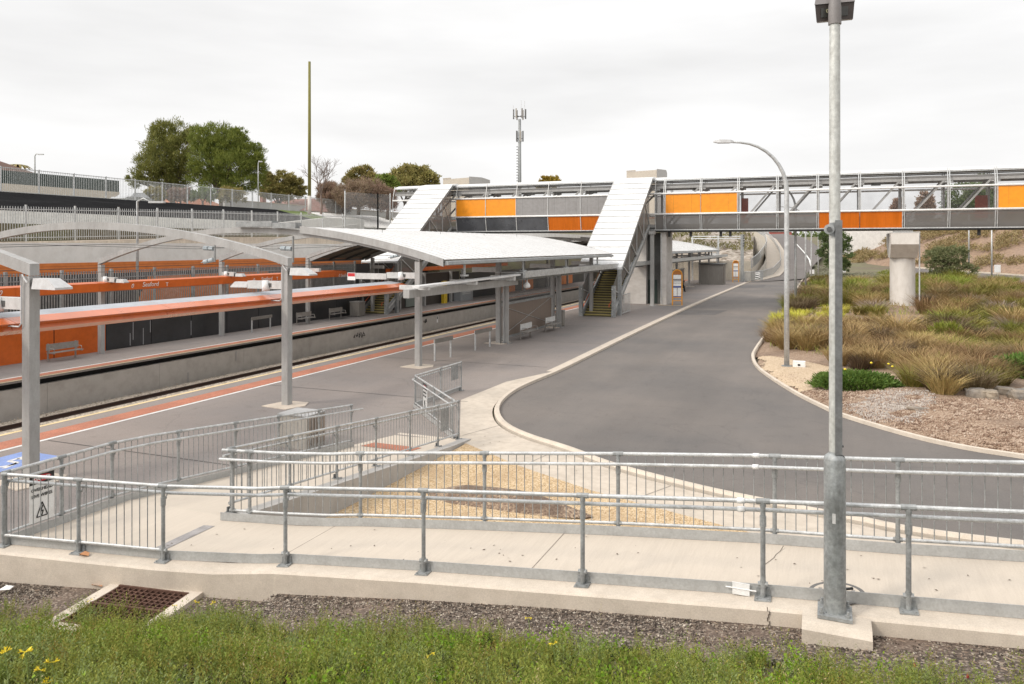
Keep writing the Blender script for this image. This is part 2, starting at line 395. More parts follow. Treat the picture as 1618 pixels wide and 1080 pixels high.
# loose ballast stones along the far rail
def stone_mesh(pts, lo, hi, seed):
    r = np.random.default_rng(seed); n = len(pts); base = np.array([(1,0,0),(-1,0,0),(0,1,0),(0,-1,0),(0,0,1),(0,0,-1)], float)
    P = np.array(pts)[:,None,:] + base[None]*(r.uniform(lo, hi, (n,6,1)))*r.uniform(.6,1.2,(n,1,3))
    f = np.array([(0,2,4),(2,1,4),(1,3,4),(3,0,4),(2,0,5),(1,2,5),(3,1,5),(0,3,5)])
    fs = (f[None]+6*np.arange(n)[:,None,None]).reshape(-1,3)
    return np_mesh(P.reshape(-1,3), fs)
def np_mesh(v, f):
    me = bpy.data.meshes.new('mesh'); v = np.asarray(v, np.float32); f = np.asarray(f, np.int32); k = f.shape[1]
    me.vertices.add(len(v)); me.vertices.foreach_set('co', v.ravel())
    me.loops.add(f.size); me.loops.foreach_set('vertex_index', f.ravel())
    me.polygons.add(len(f)); me.polygons.foreach_set('loop_start', np.arange(0, f.size, k, dtype=np.int32)); me.polygons.foreach_set('loop_total', np.full(len(f), k, np.int32))
    me.update(calc_edges=True); me.validate(); return me
def np_obj(name, me, mat, kind=None, parent=None):
    me.materials.append(mat); me.name = name; return tag(link(me, name, parent), kind=kind)
pts = []
for i in range(5200):
    s = rng.uniform(8, 75); t = rng.choice([rng.uniform(-32.1,-30.4), rng.uniform(-30.05,-28.0)]); pts.append((t, s, -2.08+rng.uniform(-.02,.03)))
o = np_obj('loose_ballast', stone_mesh(pts, .02, .045, 3), stones('ballast_stones', [(.26,.21,.165),(.48,.41,.33),(.56,.49,.41)], 9), 'stuff')
tag(o, 'pale crushed stone ballast heaped along the rail below the grey wall', 'ballast')

# ---------------------------------------------------------------- platforms
pend = 128
mb = MB()
polyP = [(EDGE,-12),(-10.9,-12),(-11.25,7.2),(-11.25,18.3)] + [(-9.3,18.6)] + [G(728,632)[:2]] + [(p.x-.2,p.y) for p in reversed(KL) if p.y > 28.6] + [(-11.6,pend),(EDGE,pend)]
mb.sheet(polyP, .004)
struct('platform', mb, plat_asph)
struct('platform_face', MB().box(EDGE+.03,EDGE+.3,-12,pend,-2.3,-.02), plat_wall)
mb = MB(); mb.box(EDGE-.06,EDGE+.25,-12,pend,-.12,.0)
struct('platform_coping', mb, plat_asph)
def strip(name, x0, x1, y0, y1, z, mat): return struct(name, MB().sheet([(x0,y0),(x1,y0),(x1,y1),(x0,y1)], z), mat)
strip('platform_edge_line', EDGE-.06, EDGE+.10, -12, pend, .010, line_yellow)
strip('tactile_strip', -20.58, -19.82, -12, pend, .010, tactile)
strip('platform_line', -19.80, -19.66, -12, pend, .010, line_white)
# joints in the near platform paving
mb = MB()
for s in (14.2, 23.1, 31.0, 39.5, 48): mb.sheet([(-19.6,s),(-11.3,s+.1),(-11.3,s+.13),(-19.6,s+.03)], .012)
struct('paving_joint', mb, M('dark_joint', (.06,.058,.056), .9))
# far platform
struct('far_platform', MB().box(FWALL-1.6,FEDGE,-20,pend,FP-.10,FP), plat_asph)
struct('far_platform_recess', MB().box(FEDGE-.45,FEDGE-.35,-20,pend,FP-.6,FP-.1), shade_black)  # black face painted as the shadow under the overhanging platform edge
strip('far_platform_edge_line', FEDGE-.10, FEDGE-.0, -20, pend, FP+.006, line_yellow)
strip('far_tactile_strip', -33.0, -32.42, -20, pend, FP+.006, tactile)
strip('far_platform_line', -33.16, -33.03, -20, pend, FP+.006, line_white)
w = thing('platform_retaining_wall', 'long grey painted wall under the overhanging far platform edge, streaked and tagged', 'wall', (FEDGE,0,-2.2))
mb = MB()
for i in range(24): mb.box(FEDGE-.34,FEDGE-.10,-20+i*6.2,-20+i*6.2+6.185,-2.3,FP-.36)
mb.build('wall_panel', plat_wall, w)
tagm = black
def scribble(px, py, w_, h_, seed):
    r = random.Random(seed); mb = MB(); c = Vector(T(px, py, FEDGE-.085))
    for k in range(5):
        y0 = -w_/2 + w_*k/5; pts = [c+Vector((0, y0+r.uniform(0,w_/4), r.uniform(-h_/2,h_/2))) for _ in range(5)]
        mb.tube(smooth_line(pts, 3), .022, 4)
    return mb
for k, (px, py, a, b) in enumerate([(567,530,1.7,.5),(640,511,.5,.2),(655,508,.6,.25),(672,507,.55,.4)]): scribble(px, py, a, b, k).build('graffiti_tag', tagm if k in (0, 3) else plat_wall, w)
c = Vector(T(691,504,FEDGE-.088)); MB().box(c.x,c.x+.01,c.y-.12,c.y+.12,c.z-.3,c.z+.3).build('distance_marker', signwhite, w)
MB().box(c.x+.01,c.x+.014,c.y-.09,c.y+.06,c.z+.0,c.z+.26).build('marker_number', black, w)
for px, py in ((373,562),(297,596)):
    c = Vector(T(px,py,FEDGE-.088)); MB().box(c.x,c.x+.006,c.y-.05,c.y+.06,c.z-.28,c.z+.28).build('paint_patch', M('paint_patch_grey', (.33,.32,.31)), w)

# tracks
def track(name, tc, label):
    r = thing(name, label, 'railway track', (tc,0,-2.05))
    for sg in (-1, 1):
        x = tc+.8*sg
        mb = MB().prism([(x-.075,-18,-2.04),(x+.075,-18,-2.04),(x+.02,-18,-2.0),(x+.02,-18,-1.91),(x+.04,-18,-1.895),(x+.04,-18,-1.865),(x-.04,-18,-1.865),(x-.04,-18,-1.895),(x-.02,-18,-1.91),(x-.02,-18,-2.0)], (0,160,0))
        mb.build('rail', rail_mat, r)
    mb = MB()
    for i in range(200): mb.box(tc-1.3,tc+1.3,-17+i*.7,-16.76+i*.7,-2.2,-2.06)
    tag(mb.build('sleepers', M('concrete_sleeper', (.25,.23,.2), .9), r), kind='stuff')
track('railway_track', -29.45, 'rusty railway track nearest the grey wall of the far platform')
track('railway_track', -24.3, 'railway track hidden below the near platform edge')

# ---------------------------------------------------------------- beige footpath, gravel triangle
pathin = [(722,697),(823,738),(935,776),(1137,830),(1300,872),(1500,905)]
PI = [Vector(G(*p)) for p in pathin]
mb = MB()
ko = [p for p in KL if p.y < 40]
outer = [(p.x-.15,p.y) for p in ko if p.y > 26] + [(p.x,p.y) for p in ko if p.y <= 26]
polyB = [G(*p)[:2] for p in [(868,588),(800,603),(728,632)]] + [(-9.3,18.6)] + [(p.x,p.y) for p in PI] + [(p.x-.02,p.y-.1) for p in reversed(ko) if p.y < 32]
mb.sheet(polyB, .008)
struct('footpath', mb, conc)
strip2 = MB(); ks = [p for p in KL if p.y >= 30]
for a, b in zip(ks, ks[1:]): strip2.face([(a.x-.42,a.y,.013),(a.x-.12,a.y,.013),(b.x-.12,b.y,.013),(b.x-.42,b.y,.013)])
struct('kerb_strip', strip2, conc_kerb)
mb = MB()
for q in ([(731,688),(805,668)],[(828,735),(880,712)],[(1000,790),(1060,768)]):
    a, b = Vector(G(*q[0])), Vector(G(*q[1])); d = (b-a).normalized()*.012; d = Vector((-d.y,d.x,0))
    mb.face([a-d+Vector((0,0,.012)),b-d+Vector((0,0,.012)),b+d+Vector((0,0,.012)),a+d+Vector((0,0,.012))])
struct('footpath_joint', mb, M('path_joint_grey', (.25,.22,.19), .9))  # thin joint lines in a darker grey-brown
# gravel bed behind the ramp: a gently humped sheet
mb = MB(); tri = [(p.x,p.y) for p in PI]
gpoly = [(-9.1,18.5)] + tri[1:] + [(9,10.2),(-8.7,9.6)]
def inpoly(x, y, P):
    c = False; j = len(P)-1
    for i in range(len(P)):
        if (P[i][1] > y) != (P[j][1] > y) and x < (P[j][0]-P[i][0])*(y-P[i][1])/(P[j][1]-P[i][1])+P[i][0]: c = not c
        j = i
    return c
NG = 44
def gb(u, v):   # v: 0 at the ramp, 1 at the path
    tx = lerp(-8.95, 8, u); s0 = lerp(sB(tx)+.1, 9.6, 0)
    s1 = pw(tx, sorted([(-9.15,18.4)] + tri[1:]))
    s = lerp(s0, s1, v); z = .02 + .20*(1-v)*step(20, 10, s) + .05*noise.noise((tx*.8, s*.8, 0))*math.sin(math.pi*v)
    return (tx, s, z)
vs = [gb(i/NG, j/20) for j in range(21) for i in range(NG+1)]
mb.mesh(vs, [(j*(NG+1)+i, j*(NG+1)+i+1, (j+1)*(NG+1)+i+1, (j+1)*(NG+1)+i) for j in range(20) for i in range(NG)])
o = struct('gravel_bed', mb, gold_gravel, smooth=True)
pts = []; dark = []
for i in range(4200):
    u, v = rng.random()**1.0*.62, rng.random(); p = gb(u, v); pts.append((p[0], p[1], p[2]+.004))
o = np_obj('loose_gravel', stone_mesh(pts, .008, .02, 5), stones('gravel_chips', [(.32,.21,.11),(.54,.40,.25),(.62,.51,.37)], 22), 'stuff')
tag(o, 'golden gravel spread in the triangular bed behind the ramp', 'gravel')
# bare earth showing through the gravel
mb = MB(); K = 26; cx, cy = G(785,799)[:2]
ring = []
for k in range(K):
    a = 2*math.pi*k/K; r_ = 1+.25*noise.noise((math.cos(a)*1.5, math.sin(a)*1.5, 4)); ring.append((cx+1.75*r_*math.cos(a), cy+.50*r_*math.sin(a)))
vs = [(cx,cy,.34)] + [(lerp(cx,x,.55), lerp(cy,y,.55), .29) for x, y in ring] + [(x,y,.07) for x, y in ring]
mb.mesh(vs, [(0,1+k,1+(k+1)%K) for k in range(K)] + [(1+k,1+K+k,1+K+(k+1)%K,1+(k+1)%K) for k in range(K)])
struct('bare_earth', mb, stones('earth_with_chips', [(.12,.08,.058),(.20,.14,.10),(.29,.21,.15),(.42,.32,.22)], 30, patch=(.11,.075,.055), pscale=1.6), smooth=True)

# ---------------------------------------------------------------- ramps
mb = MB(); ts = [9,6,4,2,.72,-.65,-2,-3.4,-4.7,-5.8,-6.76,-7.6,-8.45,-8.9,-9.8,-11.2]
def top(t, s): return (t, s, zu(t))
for a, b in zip(ts, ts[1:]):
    fa, fb = sF(a)+.1, sF(b)+.1; ba, bb = sB(a)+.13, sB(b)+.13
    mb.face([top(a,fa), top(a,ba), top(b,bb), top(b,fb)])
    mb.face([(a,ba,-.1),(b,bb,-.1),top(b,bb),top(a,ba)])
ss = [9.5,11,13,15,17,18.4]
for a, b in zip(ss, ss[1:]):
    xr = lambda s: lerp(-9.0,-9.3,(s-9.5)/8.9)+.05
    mb.face([(-11.2,a,zl(a)),(xr(a),a,zl(a)),(xr(b),b,zl(b)),(-11.2,b,zl(b))])
mb.face([(-11.2,18.4,0.0),(-9.25,18.4,0.0),(-9.3,18.62,.012),(-11.2,18.62,.012)])
mb.face([(-11.2,7.3,-.1),(-11.2,18.4,-.1),(-11.2,18.4,0),(-11.2,9.5,.95),(-11.2,7.3,.95)])
struct('ramp', mb, conc_ramp)
mb = MB()
for a, b in zip(ts, ts[1:]):
    fa, fb = sF(a), sF(b); e = lambda t: zu(t)-.012
    rows = lambda t, f: [(t,f+.1,e(t)),(t,f-.20,e(t)-.004),(t,f-.235,e(t)-.03),(t,f-.24,-.3)]
    A, B = rows(a, fa), rows(b, fb)
    for i in range(3): mb.face([A[i],B[i],B[i+1],A[i+1]])
struct('ramp_kerb', mb, conc_kerb)
mb = MB()     # upstand of the lower ramp, seen from the gravel
N = 8
for i in range(N):
    a, b = lerp(9.7,18.7,i/N), lerp(9.7,18.7,(i+1)/N); x = lambda s: lerp(-9.0,-9.3,(s-9.5)/8.9)
    A = [(x(a)+.05,a,zl(a)+.0),(x(a)+.05,a,zl(a)+.03),(x(a)+.3,a,zl(a)+.03),(x(a)+.3,a,-.1)]; B = [(x(b)+.05,b,zl(b)),(x(b)+.05,b,zl(b)+.03),(x(b)+.3,b,zl(b)+.03),(x(b)+.3,b,-.1)]
    for j in range(3): mb.face([A[j],A[j+1],B[j+1],B[j]])
mb.face([(x(18.7)+.05,18.7,-.1),(x(18.7)+.3,18.7,-.1),(x(18.7)+.3,18.7,.03),(x(18.7)+.05,18.7,.03)])
struct('ramp_upstand', mb, conc_grey)
q = [(576,702),(601,690),(692,697),(686,703)]
mb = MB().face([(-10.95,16.3,zl(16.3)+.008),(-9.55,16.3,zl(16.3)+.008),(-9.55,16.95,zl(16.95)+.008),(-10.95,16.95,zl(16.95)+.008)]); struct('ramp_tactile_strip', mb, tactile)
mb = MB(); a, b = Vector(G(240,868,.95)), Vector(G(322,830,.95)); d = Vector((.13,.03,0))
mb.face([a+Vector((0,0,.006)),a+d*1.4+Vector((0,0,.006)),b+d*1.4+Vector((0,0,.006)),b+Vector((0,0,.006))]); struct('landing_marker_strip', mb, M('grey_marker', (.30,.285,.28), .9, var=.2, scale=4))
mb = MB()
for t in (-7.0, -3.4, .05, 3.6): mb.face([(t,sF(t)+.12,zu(t)+.003),(t+.014,sF(t)+.12,zu(t+.014)+.003),(t+.014,sB(t),zu(t+.014)+.003),(t,sB(t),zu(t)+.003)])
struct('ramp_joint', mb, M('ramp_joint_brown', (.28,.24,.20), .9))  # narrow joint lines across the ramp in darker brown
# hairline crack beside the white sleeve
mb = MB(); rr = random.Random(4); pt = Vector(G(1238,862,zu(-.2)+.004))
for k in range(9):
    q_ = pt + Vector((rr.uniform(-.05,.03), -.11, 0)); q_.z = zu(q_.x)+.004
    mb.face([pt-Vector((.004,0,0)), pt+Vector((.004,0,0)), q_+Vector((.004,0,0)), q_-Vector((.004,0,0))]); pt = q_
struct('ramp_crack', mb, M('crack_dark', (.1,.085,.07), .9))
mb = MB()
c = Vector(G(1216,965,zu(-.6)-.1)); c.y = sF(c.x)-.245
for k in range(6): mb.box(c.x-.004+.012*math.sin(k*2.1), c.x+.004+.012*math.sin(k*2.1), c.y-.002, c.y+.003, c.z-.11+k*.035, c.z-.07+k*.035)
struct('kerb_crack', mb, M('crack_brown', (.09,.07,.055), .9))
rr = random.Random(12); b_, d_, n_ = [], [], 0
sp_ = MB()
for k in range(70):
    t = rr.uniform(-9, 3.5); s_ = rr.uniform(sF(t)+.15, sB(t)-.1) if t > -8.5 else rr.uniform(8, 9.4); a = rr.uniform(0, 6.28); r_ = rr.uniform(.008,.026); z = zu(t)+.006
    sp_.face([(t+r_*math.cos(a+q)*(1 if q in (0,3.14) else .5), s_+r_*math.sin(a+q)*(1 if q in (0,3.14) else .5), z+rr.uniform(0,.008)) for q in (0,1.3,3.14,4.6)])
for k in range(60):
    t = rr.uniform(-8.8, -4); s_ = rr.uniform(17, 26); a = rr.uniform(0, 6.28); r_ = rr.uniform(.01,.035)
    sp_.face([(t+r_*math.cos(a+q)*(1 if q in (0,3.14) else .5), s_+r_*math.sin(a+q)*(1 if q in (0,3.14) else .5), .016+rr.uniform(0,.008)) for q in (0,1.3,3.14,4.6)])
tag(sp_.build('leaf_litter', M('litter_brown', (.10,.07,.05), .9)), 'small dark leaf specks scattered on the ramp and footpath', 'litter', kind='stuff')
# round cover in the ramp
c = Vector(G(1322,936,zu(.05)+.006)); cv = thing('access_cover', 'round ringed access cover set in the ramp behind the lamp post', 'manhole cover', c)
def ringmesh(c, r0, r1, z, n=40):
    m = MB(); zf = lambda x: z + .085*(x-c.x)
    for k in range(n):
        a, b = 2*math.pi*k/n, 2*math.pi*(k+1)/n; P = lambda r, w: (c.x+r*math.cos(w), c.y+r*math.sin(w), zf(c.x+r*math.cos(w)))
        m.face([P(r0,a),P(r1,a),P(r1,b),P(r0,b)])
    return m
ringmesh(c, .24, .285, c.z).build('outer_ring', M('dark_iron', (.13,.125,.12), .7), cv)
ringmesh(c, .001, .24, c.z+.001).build('lid', conc_ramp, cv)
for k in range(14):
    a = 2*math.pi*k/14
    if k % 7 in (0,): continue
    x, y = c.x+.18*math.cos(a), c.y+.18*math.sin(a); MB().box(x-.018,x+.018,y-.012,y+.012,c.z-.03,c.z+.006+.085*(x-c.x)).build('cast_mark', M('iron_mark', (.3,.28,.26), .8), cv)
# wheelchair symbol on the platform
sp = thing('accessible_symbol', 'blue painted wheelchair symbol on the platform by the front column', 'pavement marking', (*G(20,728)[:2], .012))
c = Vector(G(20,729)); c.z = .012
MB().sheet([(c.x-.62,c.y-.75),(c.x+.62,c.y-.75),(c.x+.62,c.y+.75),(c.x-.62,c.y+.75)], .012).build('blue_square', blue_paint, sp)
mb = MB()
for k in range(14):
    a, b = math.pi*(.95+1.15*k/14), math.pi*(.95+1.15*(k+1)/14); P = lambda r, w: (c.x-.08+r*math.cos(w), c.y-.22+r*math.sin(w)*1.1, .018)
    mb.face([P(.33,a),P(.43,a),P(.43,b),P(.33,b)])
for a, b, w_ in (((-.12,.45),(-.08,-.05),.11),((-.08,-.05),(.25,-.05),.11),((.25,-.05),(.42,-.5),.11),((-.1,.2),(.18,.2),.09)):
    p = Vector((c.x+a[0],c.y+a[1],.018)); q_ = Vector((c.x+b[0],c.y+b[1],.018)); d = (q_-p).normalized(); nn = Vector((-d.y,d.x,0))*w_/2; mb.face([p-nn,q_-nn,q_+nn,p+nn])
mb.face([(c.x-.14+.11*math.cos(k*math.pi/6), c.y+.66+.13*math.sin(k*math.pi/6), .018) for k in range(12)])
mb.build('wheelchair_figure', line_white, sp)

# ---------------------------------------------------------------- bank in front of the ramp
ZK = [(-14,.45),(-11,.52),(-8.5,.6),(-6.5,.74),(-3,1.13),(.7,1.47),(4,1.8),(9,2.25)]
def bank(t, s):
    d = max(0, sF(t)-.24 - s)
    z = pw(t, ZK) + pw(d, [(0,0),(.5,.03),(1.3,.17),(2.6,.62),(4.5,1.4),(8,2.3),(14,3.2)])
    z += (.05*noise.noise((t*1.3, s*1.3, 1)) + .03*noise.noise((t*3.1, s*3.1, 7)))*step(-.1, 1.2, d)
    if -10.2 < t < -6.7: z = min(z, .60+.05*max(0, d-1.25))
    return z
mb = MB(); nx, ny = 130, 56
vs = []
for j in range(ny+1):
    for i in range(nx+1):
        t = lerp(-14, 10, i/nx); d = 12.5*(j/ny)**1.7; s = sF(t)-.22-d; vs.append((t, s, bank(t, s)))
mb.mesh(vs, [(j*(nx+1)+i, (j+1)*(nx+1)+i, (j+1)*(nx+1)+i+1, j*(nx+1)+i+1) for j in range(ny) for i in range(nx)])
struct('garden_bank', mb, soil_chip, smooth=True)
SH = [(-200, 937), (0, 941), (90, 937), (150, 935), (215, 943), (262, 957), (300, 951), (360, 957), (430, 971), (500, 969), (560, 975), (640, 969), (700, 967), (760, 971), (820, 987), (900, 983), (1000, 993), (1080, 997), (1150, 1011), (1250, 1001), (1330, 1011), (1400, 1021), (1500, 1033), (1618, 1049), (2000, 1085)]
def covered(t, s, h=.24):
    px, py = proj((t, s, bank(t, s)+h)); return py > pw(px, SH) + 9*noise.noise((t*3, s*3, 2)) and -600 < px < 2300
rg = np.random.default_rng(11)
def leaves_mesh(base, dirs, L, W, curl=0.0):
    """One narrow folded leaf (two triangles as a quad) per row: base point, direction, length, width."""
    base = np.asarray(base); dirs = np.asarray(dirs); dirs = dirs/np.linalg.norm(dirs, axis=1)[:,None]
    rnd = rg.normal(size=base.shape); side = np.cross(dirs, rnd); side /= np.linalg.norm(side, axis=1)[:,None]
    L = np.asarray(L)[:,None]; W = np.asarray(W)[:,None]
    mid = base + dirs*L*.5
    tip = base + dirs*L + np.cross(side, dirs)*L*curl
    v = np.stack([base, mid+side*W*.5, tip, mid-side*W*.5], 1).reshape(-1,3)
    return v, np.arange(len(v)).reshape(-1,4)
# stones and chips lying on the bank
pts = []
while len(pts) < 9000:
    t = rng.uniform(-12.5, 4.5); d = rng.random()**1.2*2.6; s = sF(t)-.26-d
    if covered(t, s, .1) or (-10.1 < t < -6.9 and 0 < d < 1.5 and t < -6.9 and t > -9.6): continue
    if noise.noise((t*.7, s*.7, 3)) < -.12 and rng.random() < .75: continue
    pts.append((t, s, bank(t, s)+.004))
o = np_obj('bank_gravel', stone_mesh(pts, .007, .021, 8), stones('gravel_pieces', [(.035,.028,.022),(.075,.055,.042),(.16,.12,.09),(.05,.04,.032),(.42,.35,.28),(.09,.068,.052),(.55,.48,.40)], 30), 'stuff')
tag(o, 'dark gravel and bark pieces along the foot of the concrete ramp kerb', 'gravel')
pts, dr = [], []
while len(pts) < 2600:
    t = rng.uniform(-12.5, 4.5); d = rng.random()*2.8; s = sF(t)-.3-d
    if noise.noise((t*.7, s*.7, 3)) > .12 and rng.random() < .8: continue
    a = rng.uniform(0, 6.28); pts.append((t, s, bank(t, s)+.012)); dr.append((math.cos(a), math.sin(a), rng.uniform(-.1,.25)))
v, f = leaves_mesh(pts, dr, rg.uniform(.03,.10,len(pts)), rg.uniform(.006,.014,len(pts)))
o = np_obj('dry_litter', np_mesh(v, f), M('dry_litter_straw', (.30,.22,.16), .9, var=.35, scale=5), 'stuff'); tag(o, 'dry twigs and bark litter on the bare soil of the bank', 'litter')
# ground cover
cover = leafmat('groundcover_leaf', (.125,.185,.030), (.225,.288,.055), (.285,.275,.05), 1.6, 0, thru=.15)
cover2 = leafmat('groundcover_grey_leaf', (.175,.22,.07), (.255,.30,.115), (.22,.25,.065), 2.2, 0, thru=.15)
def bushlets(n, seed, rad, hgt, nspr, nleaf, Lr, Wr, sel=None, up=1.0, h=.24):
    """Small heathy bushes: shoots fanning out of one root, each set with narrow leaves."""
    r = random.Random(seed); B, Dd, L, W = [], [], [], []; cnt = tries = 0
    while cnt < n and tries < n*80:
        tries += 1; t = r.uniform(-12, 7.5); q = r.random()**.8; s_ = 7.4 - 5.6*q
        if not covered(t, s_, h) or (sel and not sel(t, s_)): continue
        px, py = proj((t, s_, bank(t, s_)))
        if py > 1260 or px < -420 or px > 2050: continue
        cnt += 1; k = r.uniform(.7,1.3)*(.8+.5*step(-.5,.5,noise.noise((t*1.3, s_*1.3, 5)))); z0 = bank(t, s_)-.02
        for a in range(nspr):
            az, ti = r.uniform(0,6.283), abs(r.gauss(0,.55)); d = Vector((math.sin(ti)*math.cos(az), math.sin(ti)*math.sin(az), math.cos(ti)*up)).normalized()
            ln_ = hgt*k*r.uniform(.65,1.1); o_ = Vector((t+r.gauss(0,rad*.35), s_+r.gauss(0,rad*.35), z0))
            for b in range(nleaf):
                u = .22+.78*(b+r.random())/nleaf; az2 = r.uniform(0,6.283); p = o_+d*ln_*u
                B.append((p.x,p.y,p.z)); e = Vector((math.cos(az2),math.sin(az2),0))*.85+d*r.uniform(.4,1.2); Dd.append((e.x,e.y,e.z)); L.append(r.uniform(*Lr)*(1.2-.55*u)); W.append(r.uniform(*Wr))
    return leaves_mesh(B, Dd, L, W, .12)
def mat_patch(nm, v, f, mt, lb, cat): tag(np_obj(nm, np_mesh(v, f), mt, 'stuff'), lb, cat)
mat_patch('ground_cover', *bushlets(1500, 1, .10, .10, 12, 5, (.03,.05), (.014,.024), up=.5), leafmat('gap_shade_leaf', (.035,.05,.012), (.055,.07,.018), (.06,.055,.02), 1.6, 0, thru=.08), 'added layer of dark leaves painting the shaded gaps beneath the ground cover', 'ground cover')  # added leaf layer, coloured dark to supply the shade between the bushes
mat_patch('ground_cover', *bushlets(1650, 2, .11, .25, 16, 18, (.022,.042), (.0048,.0085)), cover, 'low olive green needle-leaved ground cover on the near bank', 'ground cover')
mat_patch('ground_cover', *bushlets(410, 3, .10, .27, 13, 15, (.024,.042), (.0055,.009), lambda t, s: noise.noise((t*1.1, s*1.1, 9)) > .05), cover2, 'greyer green tufts mixed through the low ground cover', 'ground cover')
mat_patch('ground_cover', *bushlets(200, 4, .08, .30, 9, 15, (.02,.034), (.004,.006), lambda t, s: noise.noise((t*1.4, s*1.4, 31)) > .0), leafmat('bronze_tip_leaf', (.26,.24,.035), (.30,.27,.045), (.26,.18,.04), 2, 0), 'bronze tipped shoots standing in the ground cover', 'ground cover')
mat_patch('clover', *bushlets(640, 5, .10, .19, 12, 5, (.026,.042), (.022,.034), lambda t, s: noise.noise((t*.9, s*.9, 21)) > .08, .7), leafmat('clover_leaf', (.09,.235,.012), (.17,.34,.022), (.25,.36,.03), 2, 0), 'patches of brighter green clover leaves among the ground cover', 'clover')
mat_patch('dry_sprigs', *bushlets(110, 6, .03, .38, 3, 20, (.015,.03), (.004,.006)), leafmat('dry_sprig_leaf', (.43,.35,.16), (.50,.45,.26), (.39,.26,.13), 2, 0), 'straw coloured dry sprigs standing out of the ground cover', 'dry sprigs')
# soursob flowers: nodding yellow bells on bare stalks
def flower(px, py, label, h=.34, n=3, sz=1.0):
    best = None     # the spot of ground whose flower head shows at this sight line
    for k in range(300):
        Y = 4.6+k*.02; p = at(px, py, Y); g = bank(p[0], p[1])
        if p[2]-g < h: best = (p, g); break
    p, g = best or (at(px, py, 6), 1.8)
    r = thing('yellow_flower', label, 'flower', (p[0]+.03, p[1], g), 'yellow soursob flowers in the ground cover')
    P = Vector(p); MB().tube([(p[0]+.03,p[1],g),(p[0]+.022,p[1],lerp(g,p[2],.6)),P], .0032, 5).build('stalk', stem_g, r)
    rr = random.Random(int(px)*7+int(py))
    for k in range(n):
        a = 2*math.pi*k/n + rr.random(); d = Vector((math.cos(a), math.sin(a), 0)); c = P + d*.016*sz + Vector((0,0,rr.uniform(-.006,.01)))
        m = MB(); ax = (d*.6+Vector((0,0,rr.uniform(-.7,.9)))).normalized(); u = ax.orthogonal().normalized(); w_ = ax.cross(u)
        for j in range(5):
            b0, b1 = 2*math.pi*j/5, 2*math.pi*(j+.85)/5; bm = (b0+b1)/2
            rim = lambda b, rr_, z_: c + (u*math.cos(b)+w_*math.sin(b))*rr_*sz + ax*z_*sz
            m.face([rim(b0,.003,0), rim(b0,.011,.014), rim(bm,.017,.024), rim(b1,.011,.014), rim(b1,.003,0)])
        m.tube([P, c, c+ax*.004], [.002,.0025,.003], 5); m.build('blossom', petal, r)
for a in [(8,1030,'yellow soursob flower at the left edge of the bank, cut by the picture edge',.36,3,.9),(40,1030,'pair of tall yellow soursob blossoms on a thick pale stalk',.40,4,1.0),(63,1058,'low yellow soursob flower in front of the taller stalk',.30,3,.8),(82,1046,'single yellow soursob bell beside the dry pale sprig',.32,2,1.0),
          (142,948,'yellow soursob bell standing before the rusty drain grate',.32,2,.8),(276,956,'small yellow soursob flower by the right edge of the drain surround',.34,2,.7),(311,951,'yellow soursob flower on a leaning stalk right of the drain',.36,3,.8),(336,953,'second yellow soursob flower right of the drain, with a bud',.36,3,.8),
          (680,1034,'small yellow soursob flower low in the middle of the ground cover',.28,2,.75),(835,976,'tall yellow soursob bud standing against the dark gravel',.46,2,.75),(874,1018,'yellow soursob bell on a long thin stem near a green stalk',.40,2,.75),(74,1079,'yellow soursob flower at the bottom edge of the picture',.30,3,1.0)]: flower(*a)
for k, (px, py, lb) in enumerate([(53,1004,'dark red bud on the left of the bank'),(1445,1053,'bright red bud on the right of the bank'),(1529,1070,'dark red bud near the lower right corner')]):
    p = at(px, py, 6.4); g = bank(p[0], p[1]); r = thing('red_bud', lb, 'flower bud', (p[0],p[1],g), 'red buds in the ground cover')
    MB().tube([(p[0],p[1],g),p], .003, 5).build('stalk', stem_g, r); MB().lathe([(.002,-.01),(.012,0),(.010,.018),(.002,.03)], p, 8).build('bud', red_fl, r)

# storm drain
A = Vector(G(189,925,.66)); Bv = Vector(G(298,938,.66)); C = Vector(G(133,962,.66)); u = (Bv-A); wd = u.length; u.normalize(); v_ = (C-A); v_ = (v_-u*v_.dot(u)); v_.normalize(); ln = 1.02
dr_ = thing('storm_drain', 'rusted iron storm drain grate in a square concrete surround', 'drain', A)
P = lambda a, b, z: A + u*a + v_*b + Vector((0,0,z))
mb = MB(); bw = .16
for (a0,a1,b0,b1) in ((-bw,wd+bw,-bw*.8,0),(-bw,wd+bw,ln,ln+bw),(-bw,0,0,ln),(wd,wd+bw,0,ln)):
    mb.prism([P(a0,b0,-.4),P(a1,b0,-.4),P(a1,b1,-.4),P(a0,b1,-.4)], (0,0,.405))
mb.build('concrete_surround', conc_kerb, dr_)
MB().prism([P(0.0,0.0,-.38),P(wd,0,-.38),P(wd,ln,-.38),P(0,ln,-.38)], (0,0,.2)).build('pit', shade_black, dr_)
for half in (0, 1):
    b0, b1 = half*ln/2+.012, (half+1)*ln/2-.012; g = MB(); nb = 12; nc = 6
    for k in range(nb+1): a = lerp(.012, wd-.012, k/nb); g.beam(P(a,b0,-.03), P(a,b1,-.03), .016, .06)
    for k in range(nc+1):
        b = lerp(b0, b1, k/nc)
        for j in range(nb): g.beam(P(lerp(.012,wd-.012,j/nb)+.008,b,-.031), P(lerp(.012,wd-.012,(j+1)/nb)-.008,b,-.031), .014, .055)
    g.beam(P(.0,b0-.006,-.02), P(wd,b0-.006,-.02), .03, .07); g.beam(P(.0,b1+.006,-.021), P(wd,b1+.006,-.021), .03, .07)
    g.build('grate', rust, dr_)
